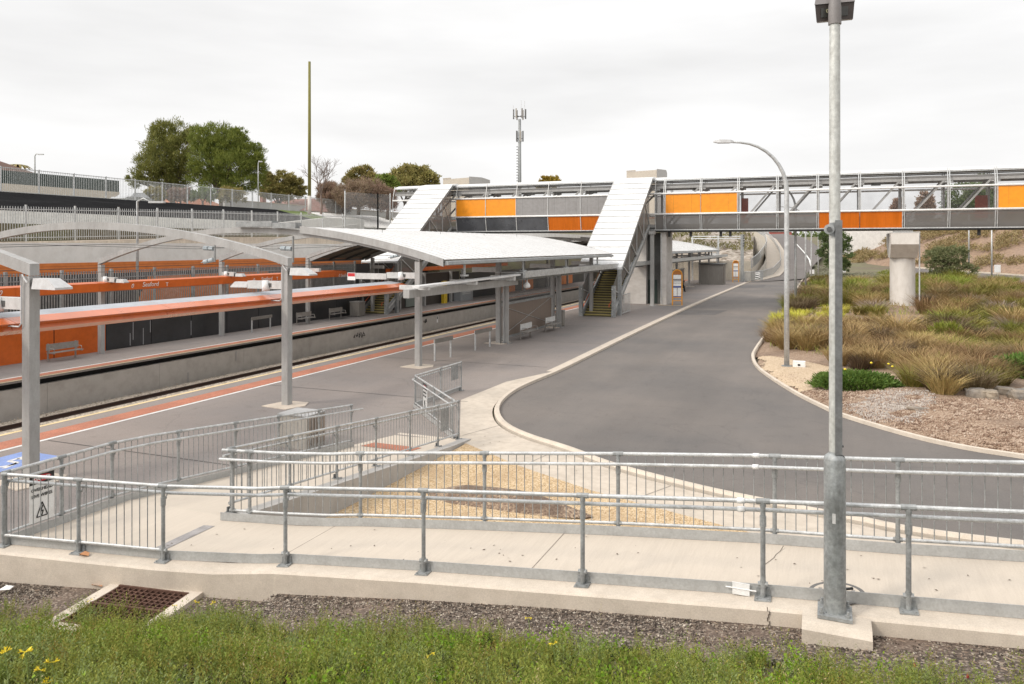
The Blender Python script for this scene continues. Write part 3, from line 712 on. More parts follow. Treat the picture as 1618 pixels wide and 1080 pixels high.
for px, py, lb, m_, sz in ((153,925,'curled brown dead leaf lying on the gravel by the drain','l',.05),(133,877,'dead leaves caught by a railing base plate','l',.045)):
    z = .62 if py > 900 else .945; c = Vector(G(px,py,z)); mb = MB(); mb.mesh([c+Vector(q)*sz*2 for q in ((-1,0,.1),(-.4,.5,.45),(.5,.55,.3),(1,0,.05),(.4,-.5,.35),(-.5,-.4,.2),(0,0,-.02))], [(6,0,1),(6,1,2),(6,2,3),(6,3,4),(6,4,5),(6,5,0)])
    tag(mb.build('dead_leaf', dry_leaf), lb, 'leaf')
c = Vector(G(8,933,.62)); mb = MB(); mb.mesh([c+Vector(q) for q in ((-.10,-.03,.0),(.09,.0,.03),(.08,.07,.05),(-.08,.05,.015),(0,.02,.07))], [(0,1,4),(1,2,4),(2,3,4),(3,0,4)]); tag(mb.build('paper_scrap', signwhite), 'crumpled scrap of white paper on the soil at the left', 'litter')

# ---------------------------------------------------------------- railings
def railing(name, label, line, zf, posts, bal, kick=True, hs=1, h=1.04, handrail=True, base=True, hext=(0,0), brail=True, sleeves=(), klift=0.0):
    ln_ = [Vector((a,b,0)) for a, b in line]; segs = [(b-a).length for a, b in zip(ln_, ln_[1:])]; tot = sum(segs)
    def P(d, hh=0, off=0):
        i = 0; dd = d
        while i < len(segs)-1 and dd > segs[i]: dd -= segs[i]; i += 1
        dv = (ln_[i+1]-ln_[i]).normalized(); q = ln_[i] + dv*dd; nrm = Vector((-dv.y, dv.x, 0))*hs
        if off and 0 < i+1 < len(ln_)-1 or off: q = q + nrm*off
        return Vector((q.x, q.y, zf(q.x - nrm.x*off, q.y - nrm.y*off)+hh))
    def find(px):
        if isinstance(px, tuple): return px[0]*tot
        best = min((abs(proj(P(tot*k/800))[0]-px), tot*k/800) for k in range(801)); return best[1]
    pd = [find(p) for p in posts]
    r = thing(name, label, 'railing', P(0))
    knots = sorted(set([0, tot] + [sum(segs[:i]) for i in range(1, len(segs))]))
    extra = sorted(set(knots + [tot*k/10 for k in range(11)]))
    def rail(hh, off, r0, a=0, b=None):
        b = tot if b is None else b
        ds = [d for d in extra if a < d < b]; pts = [P(d,hh,off) for d in [a]+ds+[b]]
        if off:      # mitre the offset line at the corners
            out = [pts[0]]; ks = [a]+ds+[b]
            for i in range(1, len(pts)-1):
                d = ks[i]
                if any(abs(d-k) < 1e-6 for k in knots):
                    p1 = P(d-1e-4,hh,off); p2 = P(min(tot,d+1e-4),hh,off); n1 = p1-P(d-1e-4,hh); n2 = p2-P(min(tot,d+1e-4),hh); bis = (n1+n2)
                    bis = bis.normalized()*abs(off)/max(.35, bis.normalized().dot(n1.normalized())); out.append(P(d,hh)+bis)
                else: out.append(pts[i])
            pts = out + [pts[-1]]
        return MB().tube(pts, r0, 10)
    smooth_by_angle(rail(h, 0, .0245).build('top_rail', galv, r))
    if handrail: smooth_by_angle(rail(h-.12, .085, .0225, -hext[0], tot+hext[1]).build('handrail', galv, r))
    if brail:
        runs = []
        for i in range(len(pd)-1):
            if bal[i]:
                if runs and runs[-1][1] == pd[i]: runs[-1][1] = pd[i+1]
                else: runs.append([pd[i], pd[i+1]])
        for a, b in runs: smooth_by_angle(rail(.155, 0, .021, a, b).build('bottom_rail', galv, r))
    if kick:
        mb = MB(); ks = [d for d in extra]
        pts = []
        for d in ks: pts.append((P(d, .005, .05), P(d, .005, .058)))
        for (a, a2), (b, b2) in zip(pts, pts[1:]):
            H = Vector((0,0,.125)); mb.mesh([a,b,b2,a2,a+H,b+H,b2+H,a2+H], [(0,1,5,4),(1,2,6,5),(2,3,7,6),(3,0,4,7),(4,5,6,7),(3,2,1,0)])
        mb.build('kick_plate', kick_steel, r)
    for d in pd:
        mb = MB(); p0 = P(d); mb.tube([p0+Vector((0,0,.012)), P(d,h-.02)], .0265, 10)
        mb.lathe([(.0345,h-.27),(.0345,h-.155)], p0, 10); mb.lathe([(.032,h-.06),(.032,h-.01)], p0, 10); mb.tube([P(max(0,d-.07),h), P(d,h), P(min(tot,d+.07),h)], .0315, 10)
        if brail and d > .08 and d < tot-.08: mb.tube([P(d-.05,.155), P(d,.155), P(d+.05,.155)], .027, 8)
        if handrail:
            q = P(d, h-.18, .05); mb.tube([P(d,h-.2,.02), q, P(d,h-.135,.085)], [.012,.011,.009], 6); mb.lathe([(.017,-.012),(.017,.012)], q, 8)
        if brail: mb.lathe([(.032,.12),(.032,.19)], p0, 10)
        i = 0
        if base:
            dv = (P(min(tot,d+.05))-P(max(0,d-.05))).normalized(); nn = Vector((-dv.y,dv.x,0)).normalized(); a = dv*.085; b = nn*.075
            c = p0 - nn*hs*.01
            mb.prism([c-a-b,c+a-b,c+a+b,c-a+b], (0,0,.014))
            e = c + nn*hs*.045; mb.prism([e-dv*.07-nn*.004,e+dv*.07-nn*.004,e+dv*.07+nn*.004,e-dv*.07+nn*.004], (0,0,.095))
            for sx in (-1,1):
                for sy in (-1,1): mb.lathe([(.011,.0),(.011,.03)], c+dv*.062*sx+nn*.052*sy, 6)
        smooth_by_angle(mb.build('post', galv_dull, r))
    for i in range(len(pd)-1):
        if not bal[i]: continue
        mb = MB(); a, b = pd[i], pd[i+1]; k = max(2, round((b-a)/.125))
        for j in range(1, k): d = lerp(a, b, j/k); mb.tube([P(d,.155), P(d,h-.01)], .0068, 6, False)
        mb.build('baluster_panel', galv_dull, r, True)
    for px in sleeves:
        d = find(px)
        for hh, off in ((h,0),(h-.12,.085)):
            p, q = P(d-.04,hh,off), P(d+.04,hh,off); MB().tube([p,q], .031, 10).build('expansion_sleeve', signwhite, r, True)
    return r, P, find
zu2 = lambda t, s: zu(t)-.012
fr, fP, ffind = railing('ramp_railing', 'galvanised railing nearest the camera along the front of the ramp, mostly without balusters', list(reversed(FRONT)), zu2, [7,125,257,450,670,920,1207,1437,1720], [1,1,0,0,0,0,0,0], hs=1, sleeves=(1170,))
br, bP, bfind = railing('ramp_railing', 'galvanised railing with thin balusters behind the upper ramp, before the gravel bed', list(reversed(BACK)), lambda t, s: zu(t), [367,394,570,765,977,1225,1418,1660], [1]*7, hs=-1, h=1.10, base=False, sleeves=(1194,))
lr, lP, lfind = railing('ramp_railing', 'galvanised railing along the platform side of the lower ramp, carrying the danger sign', LRAIL, lambda t, s: zl(s), [(.005,),97,177,282,372,440,504,(.995,)], [1]*7, hs=-1, base=False, hext=(-.09,.35))
rr_, rP, rfind = railing('ramp_railing', 'galvanised railing along the gravel side of the lower ramp, down to the footpath', RRAIL, lambda t, s: zl(s)+.03, [(.01,),458,532,594,648,692,(.998,)], [1]*6, hs=1, kick=False)
Z = [G(719,694)[:2], G(656,644)[:2], G(729,617)[:2]]
zr_, zP, zfind = railing('zigzag_railing', 'angled railing between ramp foot and platform with a small danger sign', Z, lambda t, s: .012, [(.03,),(.28,),(.575,),(.80,),(.998,)], [1]*4, hs=1, klift=.05, handrail=True)
# hinge bracket and slatted plates belong to the railings
c = Vector(fP(ffind(1172), .03, .035)); mb = MB(); mb.box(c.x-.09,c.x+.09,c.y-.02,c.y-.008,c.z-.02,c.z+.04); mb.box(c.x-.09,c.x+.09,c.y-.022,c.y-.010,c.z+.055,c.z+.11); mb.tube([c+Vector((-.16,-.02,.047)),c+Vector((.16,-.02,.047))],.008,6); mb.build('joint_bracket', signwhite, fr)
def slatted(par, Pf, d, h0, h1, w_):
    mb = MB()
    for k in range(5):
        a, b = Pf(d+w_*(k/5-.5),h0,.05), Pf(d+w_*((k+.8)/5-.5),h0,.05); H = Vector((0,0,h1-h0)); nn = (Pf(d,h0,.056)-Pf(d,h0,.05))
        mb.mesh([a,b,b+H,a+H,a+nn,b+nn,b+nn+H,a+nn+H],[(0,1,2,3),(7,6,5,4),(0,4,5,1),(3,2,6,7),(0,3,7,4),(1,5,6,2)])
    mb.build('slatted_plate', galv_dull, par)
slatted(rr_, rP, rfind(706), .33, .92, .5); slatted(zr_, zP, zfind(721), .45, .98, .55)
# danger signs
def danger(Pf, d, w_, h0, h1, label, full):
    oo = .03 if full else -.03; a, b = Pf(d-w_/2, h0, oo), Pf(d+w_/2, h0, oo); x = (b-a); x.z = 0; x.normalize()
    if Vector(proj(b)).x < Vector(proj(a)).x: a, b = b, a; x = -x
    c = (a+b)/2; z0 = c.z; H = h1-h0; nn = x.cross(Vector((0,0,1)))
    r = thing('danger_sign', label, 'warning sign', c)
    Q = lambda u_, v__, o: Vector((c.x,c.y,z0)) + x*u_*w_ + Vector((0,0,v__*H)) + nn*o
    def plate(u0,u1,v0,v1,o,nm,mt):
        p = [Q(u0,v0,o),Q(u1,v0,o),Q(u1,v1,o),Q(u0,v1,o)]; return MB().prism(p, -nn*.002).build(nm, mt, r)
    plate(-.5,.5,0,1,.0,'plate',signwhite); plate(-.49,.49,.76,.99,.003,'header',black)
    mb = MB(); mb.prism([Q(.36*math.cos(k*math.pi/12), .865+.065*math.sin(k*math.pi/12), .006) for k in range(24)], -nn*.002); mb.build('red_oval', signred, r)
    text_mesh('DANGER', .085*H, signwhite, 'lettering', r, Q(0,.835,.008), x, (0,0,1), bold=.003)
    for k, tx in enumerate(('OVERHEAD','LIVE WIRES')): text_mesh(tx, .088*H, black, 'lettering', r, Q(0,.62-.125*k,.004), x, (0,0,1), bold=.001)
    for a_, b_ in (((-.22,.10),(.22,.10)),((.22,.10),(0,.38)),((0,.38),(-.22,.10)),((.02,.31),(-.05,.2)),((-.05,.2),(.05,.21)),((.05,.21),(-.02,.11))): MB().beam(Q(*a_,.006), Q(*b_,.006), .012*H/.6, .004, nn).build('warning_triangle', black, r)
danger(lP, lfind(64.5), .40, .16, .92, 'danger overhead live wires sign with black header, on the left ramp railing', True)
danger(zP, zfind(670), .50, .12, .98, 'small danger sign on the zigzag railing beside the platform', False)

# ---------------------------------------------------------------- lamp post in front
c = Vector(G(1319,966,1.63)); c.z = 1.63
ft = MB(); x0, x1 = c.x-.30, c.x+.33; y0 = c.y-.33; y1 = sF(c.x)-.245
e = .05
ft.prism([(x0,y0,1.05),(x0,y1,1.05),(x0,y1,1.605),(x0+0,y0+.10,1.60),(x0,y0,1.55)], (x1-x0,0,0))
tag(ft.build('lamp_footing', conc_kerb), 'rough concrete footing block under the lamp post in front of the ramp kerb', 'concrete block')
lp = thing('lamp_post', 'galvanised hinged lamp post in front of the ramp with a boxy floodlight on top', 'lamp post', (c.x,c.y,1.605))
mb = MB(); mb.box(c.x-.16,c.x+.16,c.y-.16,c.y+.16,1.607,1.64)
for sx in (-1,1):
    for sy in (-1,1): mb.lathe([(.022,1.64),(.022,1.668),(.012,1.669),(.012,1.70)], (c.x+.12*sx,c.y+.12*sy,0), 6)
mb.build('base_plate', galv_dull, lp)
ztop = 1.64+1.58
sl = MB().lathe([(.108,1.64),(.104,1.72),(.103,ztop-.06),(.095,ztop-.03),(.058,ztop),(.055,ztop+.02)], (c.x,c.y,0), 28)
smooth_by_angle(sl.build('base_sleeve', post_steel, lp), 40)
mb = MB(); cam_dir = Vector((-c.x,-c.y,0)).normalized(); sd = Vector((-cam_dir.y,cam_dir.x,0))
arc = lambda a, r_: Vector((c.x,c.y,0)) + (cam_dir*math.cos(a)+sd*math.sin(a))*r_
for k in range(8):
    a, b = -1.1+2.2*k/8, -1.1+2.2*(k+1)/8
    A0, B0 = arc(a,.1055), arc(b,.1055); mb.face([A0+Vector((0,0,2.33)),B0+Vector((0,0,2.33)),B0+Vector((0,0,2.78)),A0+Vector((0,0,2.78))])
mb.build('access_hatch', post_steel, lp, True)
mb = MB()
for k in range(3):
    a, b = -.22+.3*k/3, -.22+.3*(k+1)/3; A0, B0 = arc(a,.1068), arc(b,.1068); mb.face([A0+Vector((0,0,2.545)),B0+Vector((0,0,2.545)),B0+Vector((0,0,2.645)),A0+Vector((0,0,2.645))])
mb.build('sticker', M('faded_sticker', (.55,.55,.54), .6, var=.2, scale=20), lp)
mb = MB().lathe([(.055,ztop),(.053,5.5),(.050,7.60)], (c.x,c.y,0), 20); smooth_by_angle(mb.build('pole', M('bright_pole_steel', (.50,.505,.48), .5, .25, .22, 3.5, fine=25, fvar=.15, stretch=(1,1,.3)), lp), 40)
zc0, zc1 = ztop+.0, CH-(350-HY)/F*8.05+.0
o_ = sd*-1; right = Vector((CS,SN,0))
cc = Vector((c.x,c.y,0)) + cam_dir*.055 + right*.040
mb = MB(); a, b = right*.036, cam_dir*.024
mb.prism([cc-a-b+Vector((0,0,zc0)),cc+a-b+Vector((0,0,zc0)),cc+a+b+Vector((0,0,zc0)),cc-a+b+Vector((0,0,zc0))], (0,0,zc1-zc0)); mb.build('counterweight_channel', M('channel_steel', (.20,.205,.205), .6, .2, .2, 3, fine=25, fvar=.15), lp)
hz = CH-(363-HY)/F*7.95; hc = Vector((c.x,c.y,hz)) - right*.055 + cam_dir*.05
mb = MB(); mb.tube([hc-cam_dir*.03,hc+cam_dir*.02], .05, 16); mb.prism([hc-cam_dir*.02+Vector((0,0,-.06)),hc-cam_dir*.02+right*.09+Vector((0,0,-.085)),hc-cam_dir*.02+right*.09+Vector((0,0,.075)),hc-cam_dir*.02+Vector((0,0,.06))], cam_dir*.03); mb.build('hinge_lug', galv_dull, lp)
MB().tube([hc+cam_dir*.02,hc+cam_dir*.045], .026, 6).build('hinge_bolt', dark_steel, lp)
pz = CH-(712-HY)/F*7.8; q = Vector((c.x,c.y,pz)) + right*.072 + cam_dir*.06
mb = MB(); pts = [q+right*.02*math.cos(k*math.pi/5)+Vector((0,0,.02*math.sin(k*math.pi/5))) for k in range(11)]; mb.tube(pts,.004,5); mb.tube([q+Vector((0,0,.11))-right*.02,q+Vector((0,0,.11))+right*.012],.014,8); mb.build('locking_ring', dark_steel, lp)
MB().tube([(c.x+.06,c.y+.10,1.66),(c.x+.09,c.y+.16,1.80),(c.x+.17,c.y+.20,1.81)], .014, 8).build('earth_cable', black, lp)
hd = Vector((c.x,c.y,7.60)); d2 = (cam_dir*.75+sd*.0); 
mb = MB().lathe([(.062,7.52),(.062,7.68),(.05,7.80)], (c.x,c.y,0), 18); smooth_by_angle(mb.build('collar', lamp_brown, lp))
fx = right; fy = -cam_dir
Q = lambda a, b, z: Vector((c.x,c.y,7.58)) + fx*a + fy*b + Vector((0,0,z))
# a wide box head tilted down: front window on the far side of the pole, deep hood above
mb = MB(); Q = lambda a, b, z: Vector((c.x,c.y,7.585+.09*a)) + fx*a + fy*b + Vector((0,0,z))
lamp_dark = M('dark_brown_lamp_frame', (.055,.042,.038), .5)
mb.mesh([Q(-.185,.085,0),Q(.185,.085,0),Q(.20,.06,.165),Q(-.20,.06,.165),Q(-.185,.50,.10),Q(.185,.50,.10),Q(.20,.54,.30),Q(-.20,.54,.30)], [(0,3,7,4),(1,5,6,2),(4,7,6,5),(0,4,5,1)])
mb.mesh([Q(-.205,.045,.165),Q(.205,.045,.165),Q(.185,.12,.30),Q(-.185,.12,.30),Q(-.205,.56,.30),Q(.205,.56,.30),Q(.15,.50,.48),Q(-.15,.50,.48)], [(0,1,2,3),(3,2,6,7),(4,7,6,5),(0,3,7,4),(1,5,6,2),(0,4,5,1)])
mb.build('floodlight_housing', lamp_brown, lp)
MB().face([Q(-.185,.085,0),Q(.185,.085,0),Q(.20,.06,.165),Q(-.20,.06,.165)]).build('floodlight_frame', lamp_dark, lp)
for a0, a1 in ((-.14,-.03),(.03,.135)): MB().prism([Q(a0,.0745,.035),Q(a1,.0745,.035),Q(a1,.0595,.125),Q(a0,.0595,.125)], -fy*.004).build('floodlight_window', glass, lp)
text_mesh('0', .05, M('marker_paint', (.5,.47,.3), .6), 'lettering', lp, Q(-.075,.045,.075), fx, (0,0,1), depth=.001)

# ---------------------------------------------------------------- station: portal frames
TC, TF = -16.62, -36.1
def za(t): return 6.2 - (1.25 if t > -26.4 else 1.6)*((t+26.4)/9.7)**2
SP = 8.78; S0 = 11.65
def col_z(t): return za(t)+.0
def make_portal():
    r = thing('portal_frame', 'x', 'portal frame', (0,0,0), 'steel portal frames arching over the tracks')
    w = .122
    m = MB().box(TC-w,TC+w,-w,w,.03,za(TC)-.32); m.build('column', grey_paint, r)
    m = MB().box(TF-w,TF+w,-w,w,FP,za(TF)-.32); m.build('column', grey_paint, r)
    m = MB(); N = 26; ts_ = [lerp(TC+w, TF-w, k/N) for k in range(N+1)]
    for a, b in zip(ts_, ts_[1:]):
        A = [(a,-.115,za(a)-.27),(a,.115,za(a)-.27),(a,.115,za(a)),(a,-.115,za(a))]; B = [(b,-.115,za(b)-.27),(b,.115,za(b)-.27),(b,.115,za(b)),(b,-.115,za(b))]
        for j in range(4): m.face([A[j],B[j],B[(j+1)%4],A[(j+1)%4]])
    for t in (TC+w, TF-w): m.face([(t,-.115,za(t)-.27),(t,.115,za(t)-.27),(t,.115,za(t)),(t,-.115,za(t))])
    m.build('arch_beam', grey_paint, r)
    m = MB(); m.slab([(TC-.62,-.5),(TC+.45,-.62),(TC+.7,.05),(TC+.45,.55),(TC-.4,.5)], .0, .03); m.build('base_pad', conc_kerb, r)
    MB().box(TC-1.55,TC-w,-.13,.13,3.86,4.12).build('bracket_arm', light_paint, r)
    MB().box(TF+w,TF+1.1,-.12,.12,3.36,3.62).build('bracket_arm', light_paint, r)
    return r
proto = make_portal()
plabels = ['steel portal frame nearest the camera, its column at the left edge beside the blue symbol','steel portal frame with its column on the platform above the lower ramp','steel portal frame at the open end of the white roof','portal frame at the near edge of the brown windbreak','portal frame at the far edge of the brown windbreak','portal frame beside the foot of the near staircase',
  'first portal frame beyond the footbridge','second portal frame beyond the footbridge','third portal frame beyond the footbridge','fourth portal frame beyond the footbridge','fifth portal frame beyond the footbridge, near the shelter box','bare portal frame past the end of the far roof','last bare portal frame, farthest along the platform']
PS = [S0+SP*k for k in (0,1,2,3,4,5,7,8,9,10,11,12,13)]
for k, s in enumerate(PS):
    o = proto if k == 0 else copy_tree(proto); o.location = (0, s, 0); o['label'] = plabels[k]

# lights and cameras on the frames
def platform_light(t, s, z, dirx, label, sc_=1.0, conduit=True):
    r = thing('platform_light', label, 'light fitting', (t,s,z), 'wedge shaped platform lights')
    L_, wd, hh = .95*sc_, .42*sc_, .24*sc_
    x = lambda a: t+dirx*a
    m = MB(); y0, y1 = s-wd/2, s+wd/2
    v = [(x(.10),y0+.06,z-hh/2),(x(.10),y1-.06,z-hh/2),(x(.10),y1-.10,z+hh/2),(x(.10),y0+.10,z+hh/2),(x(.62),y0+.06,z+hh/2),(x(.62),y1-.06,z+hh/2),(x(L_),y0,z-hh*.30),(x(L_),y1,z-hh*.30),(x(L_),y0,z-hh/2),(x(L_),y1,z-hh/2)]
    m.mesh(v, [(0,1,2,3),(3,2,5,4),(4,5,7,6),(6,7,9,8),(8,9,1,0),(3,4,6,8,0),(2,1,9,7,5)]); m.build('lamp_shade', lamp_grey, r)
    m = MB(); m.tube([(x(.0),s,z),(x(.05),s,z)], .115, 14); m.tube([(x(.05),s,z),(x(.16),s,z)], .07, 12); m.build('mount', dark_steel, r)
    if conduit:
        yy = s-.17; pts = [(x(.02),yy-.02,z+.02)] + [(x(-.02-.13*math.sin(a)),yy-.02,z+.05+.13*(1-math.cos(a))*.0+.16*math.sin(a)) for a in (.4,.9,1.57)] + [(x(-.2),yy,z-.05),(x(-.2),yy,z-.9),(x(-.28),yy,z-.97),(x(-.9),yy,z-.97)]
        MB().tube(pts, .018, 6).build('conduit', lamp_grey, r)
    return r
zA = 5.3-59*17.2/1200
platform_light(TC+.122, S0, zA, 1, 'large wedge shaped light on the column at the left edge')
platform_light(TC+.122, S0+SP, 4.45, 1, 'wedge shaped light on the column above the lower ramp')
platform_light(TC-1.5, S0+SP, 3.98, -1, 'wedge shaped light at the end of the bracket arm left of the second column', .8, False)
platform_light(TC+.05, S0+2*SP-.17, 3.42, -1, 'small wedge shaped light low on the column at the open roof end', .8, False)
platform_light(TF+1.1, S0+2*SP, 3.44, 1, 'wedge shaped light beyond the station name on the far orange beam', .8, False)
platform_light(TF+1.1, S0+3*SP, 3.44, 1, 'wedge shaped light on the far column behind the second frame', .8, False)
def cctv(t, s, z, label):
    r = thing('security_camera', label, 'security camera', (t,s,z), 'white cylinder cameras on the bracket arms')
    MB().tube([(t-.02,s-.16,z+.16),(t+.03,s-.18,z-.18)], [.10,.13], 14).build('camera_body', white_paint, r, True)
    MB().beam((t+.1,s-.1,z),(t+.22,s-.08,z), .1, .14).build('camera_bracket', dark_steel, r)
cctv(TC-.75, S0+SP, 3.98, 'white cylinder camera left of the second column'); cctv(TC-.8, S0+2*SP, 3.98, 'white cylinder camera left of the column at the roof end')
cctv(TF+.5, S0+2*SP, 3.5, 'white cylinder camera on the far column above the orange beam'); cctv(TF+.5, S0+3*SP, 3.5, 'white cylinder camera on the far column behind the second frame')
cctv(TC-.9, S0, 3.98, 'white cylinder camera at the left edge of the picture')
# cable tray boxes over the arm of the roof-end frame
bx = thing('cable_box', 'long pale cable box with a danger plate, beside the column at the open roof end', 'cable box', (TC-3.2,S0+2*SP-.02,3.83))
MB().box(TC-3.6,TC-1.56,S0+2*SP-.15,S0+2*SP+.15,3.80,4.06).build('casing', light_paint, bx)
c = Vector((TC-3.6, S0+2*SP-.165, 3.74)); MB().box(c.x,c.x+.42,c.y,c.y+.012,c.z,c.z+.34).build('danger_plate', signwhite, bx); MB().box(c.x+.02,c.x+.40,c.y-.004,c.y,c.z+.17,c.z+.32).build('danger_header', signred, bx)

# orange fascia beams
ob = thing('fascia_beam', 'long glossy orange faceted beam hung along the near platform columns', 'beam', (-17.3,0,3.6))
prof = [(-18.05,3.72),(-17.42,3.65),(-17.03,3.535),(-17.20,3.435),(-17.165,3.36),(-17.45,3.245),(-18.05,3.34)]
for i in range(8):
    a, b = -6+4.4*i+.006, -6+4.4*(i+1)-.006; m = MB()
    P0 = [(x,a,z) for x, z in prof]; P1 = [(x,b,z) for x, z in prof]
    for j in range(7):
        m.cur = 0 if j == 0 else 1
        m.face([P0[j],P0[(j+1)%7],P1[(j+1)%7],P1[j]])
    m.cur = 1; m.face(P0[::-1]); m.face(P1); m.build('beam_panel', [M('beam_cap_grey', (.38,.40,.43), .5) if i == 0 else bpy.data.materials['beam_cap_grey'], orange_up], ob)
fb = thing('fascia_beam', 'orange beam with white station names along the far platform columns', 'beam', (-35.4,0,3.1))
TB = -35.3
for i in range(13):
    a, b = -7+4.43*i+.005, -7+4.43*(i+1)-.005; m = MB()
    prof2 = [(TB-.42,3.40),(TB,3.33),(TB+.012,2.90),(TB-.4,2.84)]
    P0 = [(x,a,z) for x, z in prof2]; P1 = [(x,b,z) for x, z in prof2]
    for j in range(4): m.face([P0[j],P0[(j+1)%4],P1[(j+1)%4],P1[j]])
    m.face(P0[::-1]); m.face(P1); m.build('beam_panel', orange, fb)
for px, py in ((238,448.5),(421.5,440),(545,434.5)):
    p = Vector(T(px,py,TB+.03)); text_mesh('Seaford', .36, signwhite, 'station_name', fb, (p.x,p.y,p.z-.12), (0,1,.0), (0,.18,1), depth=.004)
for px, py in ((209,451),(401,441.5),(536,434.5),(0,462)):
    p = Vector(T(px,py,TB+.03)); text_mesh('0', .34, signwhite, 'platform_mark', fb, (p.x,p.y,p.z-.12), (0,1,0), (0,.3,1), depth=.004)
for px, py in ((264,448.5),(438,439.5)):
    p = Vector(T(px,py,TB+.03)); text_mesh('T', .32, signwhite, 'platform_mark', fb, (p.x,p.y,p.z-.12), (0,1,0), (0,0,1), depth=.004)
fb2 = thing('fascia_beam', 'short orange-brown beam under the far canopy beyond the staircase', 'beam', (-35.4,58,3.1))
for i in range(6): MB().box(-35.7,-35.3,57+4.4*i,61.39+4.4*i,2.95,3.3).build('beam_panel', orange, fb2)

# overhead wires
ow = thing('overhead_wires', 'thin overhead contact and support wires above the tracks', 'wires', (-27,0,4.2))
for tcx in (-29.1, -24.3):
    for z, r_ in ((4.35,.012),(5.25,.012)):
        pts = [(tcx,-15+4.39*k,z + (.0 if z < 5 else .35*math.cos(2*math.pi*k/4)*.3)) for k in range(33)]; MB().tube(pts, r_, 4).build('wire', dark_steel, ow)
for tt, s in ((-29.1,S0+2*SP),(-24.3,S0+2*SP),(-29.1,S0+4*SP),(-24.3,S0+4*SP),(-29.1,S0),(-24.3,S0)):
    r = thing('wire_support', ['x'][0], 'wire support', (tt+.9,s,5), 'insulated wire supports under the portal frames'); r['label'] = 'insulated cantilever holding the %s track wires under the %s' % ('far' if tt < -27 else 'near', {0:'frame at the left edge',2:'frame at the open roof end',4:'fifth frame'}[round((s-S0)/SP)])
    MB().tube([(tt+.9,s,za(tt+.9)-.33),(tt+.9,s,4.5)], .05, 8).build('drop_post', galv_dull, r)
    for z0, z1 in ((5.15,5.2),(4.62,4.45)):
        m = MB(); a, b = Vector((tt+.9,s,z0)), Vector((tt,s,z1)); m.tube([a,b], .022, 6); m.build('cantilever_tube', galv_dull, r)
        for q in (.25, .62): m = MB(); c = a.lerp(b, q); m.tube([c-(b-a)*.15,c+(b-a)*.15], [.11,.11], 10); m.build('insulator', M('pale_blue_insulator', (.38,.43,.46), .3), r)

# ---------------------------------------------------------------- station roofs
def roof_side(name, label, t0, t1, s0, s1, fascia=True):
    r = thing(name, label, 'roof', ((t0+t1)/2,s0,5.4)); N = 10; m = MB(); zr = lambda t: za(t)+.16
    T_ = [lerp(t0,t1,k/N) for k in range(N+1)]
    for a, b in zip(T_, T_[1:]):
        m.cur = 0; m.face([(a,s0,zr(a)),(b,s0,zr(b)),(b,s1,zr(b)),(a,s1,zr(a))]); m.cur = 1; m.face([(a,s0,zr(a)-.05),(a,s1,zr(a)-.05),(b,s1,zr(b)-.05),(b,s0,zr(b)-.05)])
    for t in (t0, t1): m.face([(t,s0,zr(t)-.05),(t,s1,zr(t)-.05),(t,s1,zr(t)),(t,s0,zr(t))])
    o = m.build('roof_sheet', [white_roof, M('brown_roof_lining', (.17,.145,.12), .8)], r)
    m = MB()     # standing seams across the slope
    k = s0+.6
    while k < s1-.3:
        for a, b in zip(T_, T_[1:]): m.beam((a,k,zr(a)+.008),(b,k,zr(b)+.008),.018,.016)
        k += .76
    tag(m.build('roof_seams', M('seam_grey', (.50,.50,.50), .6), r), kind='stuff')
    for sg, nm in ((s0,'barge_board'),(s1,'barge_board')):
        m = MB(); y0, y1 = (sg-.07, sg+.0) if sg == s0 else (sg, sg+.07)
        for a, b in zip(T_, T_[1:]):
            A = [(a,y0,zr(a)-.30),(a,y1,zr(a)-.30),(a,y1,zr(a)+.025),(a,y0,zr(a)+.025)]; B = [(b,y0,zr(b)-.30),(b,y1,zr(b)-.30),(b,y1,zr(b)+.025),(b,y0,zr(b)+.025)]
            for j in range(4): m.face([A[j],A[(j+1)%4],B[(j+1)%4],B[j]])
        m.build(nm, grey_paint, r)
    e = t0 if abs(t0+26) > abs(t1+26) else t1; sg = 1 if e > -26 else -1; ze = zr(e)
    m = MB(); m.prism([(e,s0+.05,ze-.06),(e+.16*sg,s0+.05,ze-.09),(e+.2*sg,s0+.05,ze-.22),(e+.02*sg,s0+.05,ze-.25)], (0,s1-s0-.1,0)); m.build('gutter', galv_dull if sg > 0 else dark_steel, r)
    m = MB(); nb = int((s1-s0)/2.2)
    for i in range(nb+1): y = lerp(s0+.4,s1-.4,i/nb); [m.beam((a,y,zr(a)-.14),(b,y,zr(b)-.14),.1,.16) for a, b in zip(T_, T_[1:])]
    tag(m.build('rafters', dark_steel, r), kind='stuff')
    return r
ra = roof_side('station_roof', 'curved white metal roof over the near platform, open end facing the camera', -15.25, -22.8, 29.0, 56.3)
m = MB()
for a, b in ((-22.95,-24.3),(-24.32,-26.5)): m.box(b,a,28.8,29.25,za((a+b)/2)+.03,za((a+b)/2)+.29)
m.build('gable_gutter', galv_dull, ra)
for s in (33.2,39.5,45.6,51.3): MB().tube([(-21.0,s,za(-21)+.16),(-21.0,s,za(-21)+.36)], .012, 5).build('roof_anchor', dark_steel, ra)
roof_side('station_roof', 'dark-ribbed roof half over the far platform, its underside facing the tracks', -37.4, -29.8, 48.5, 56.3)
roof_side('station_roof', 'curved white metal roof over the near platform beyond the footbridge', -15.25, -22.8, 72.5, 117.5)
roof_side('station_roof', 'roof half over the far platform beyond the footbridge', -37.4, -29.8, 72.5, 112)

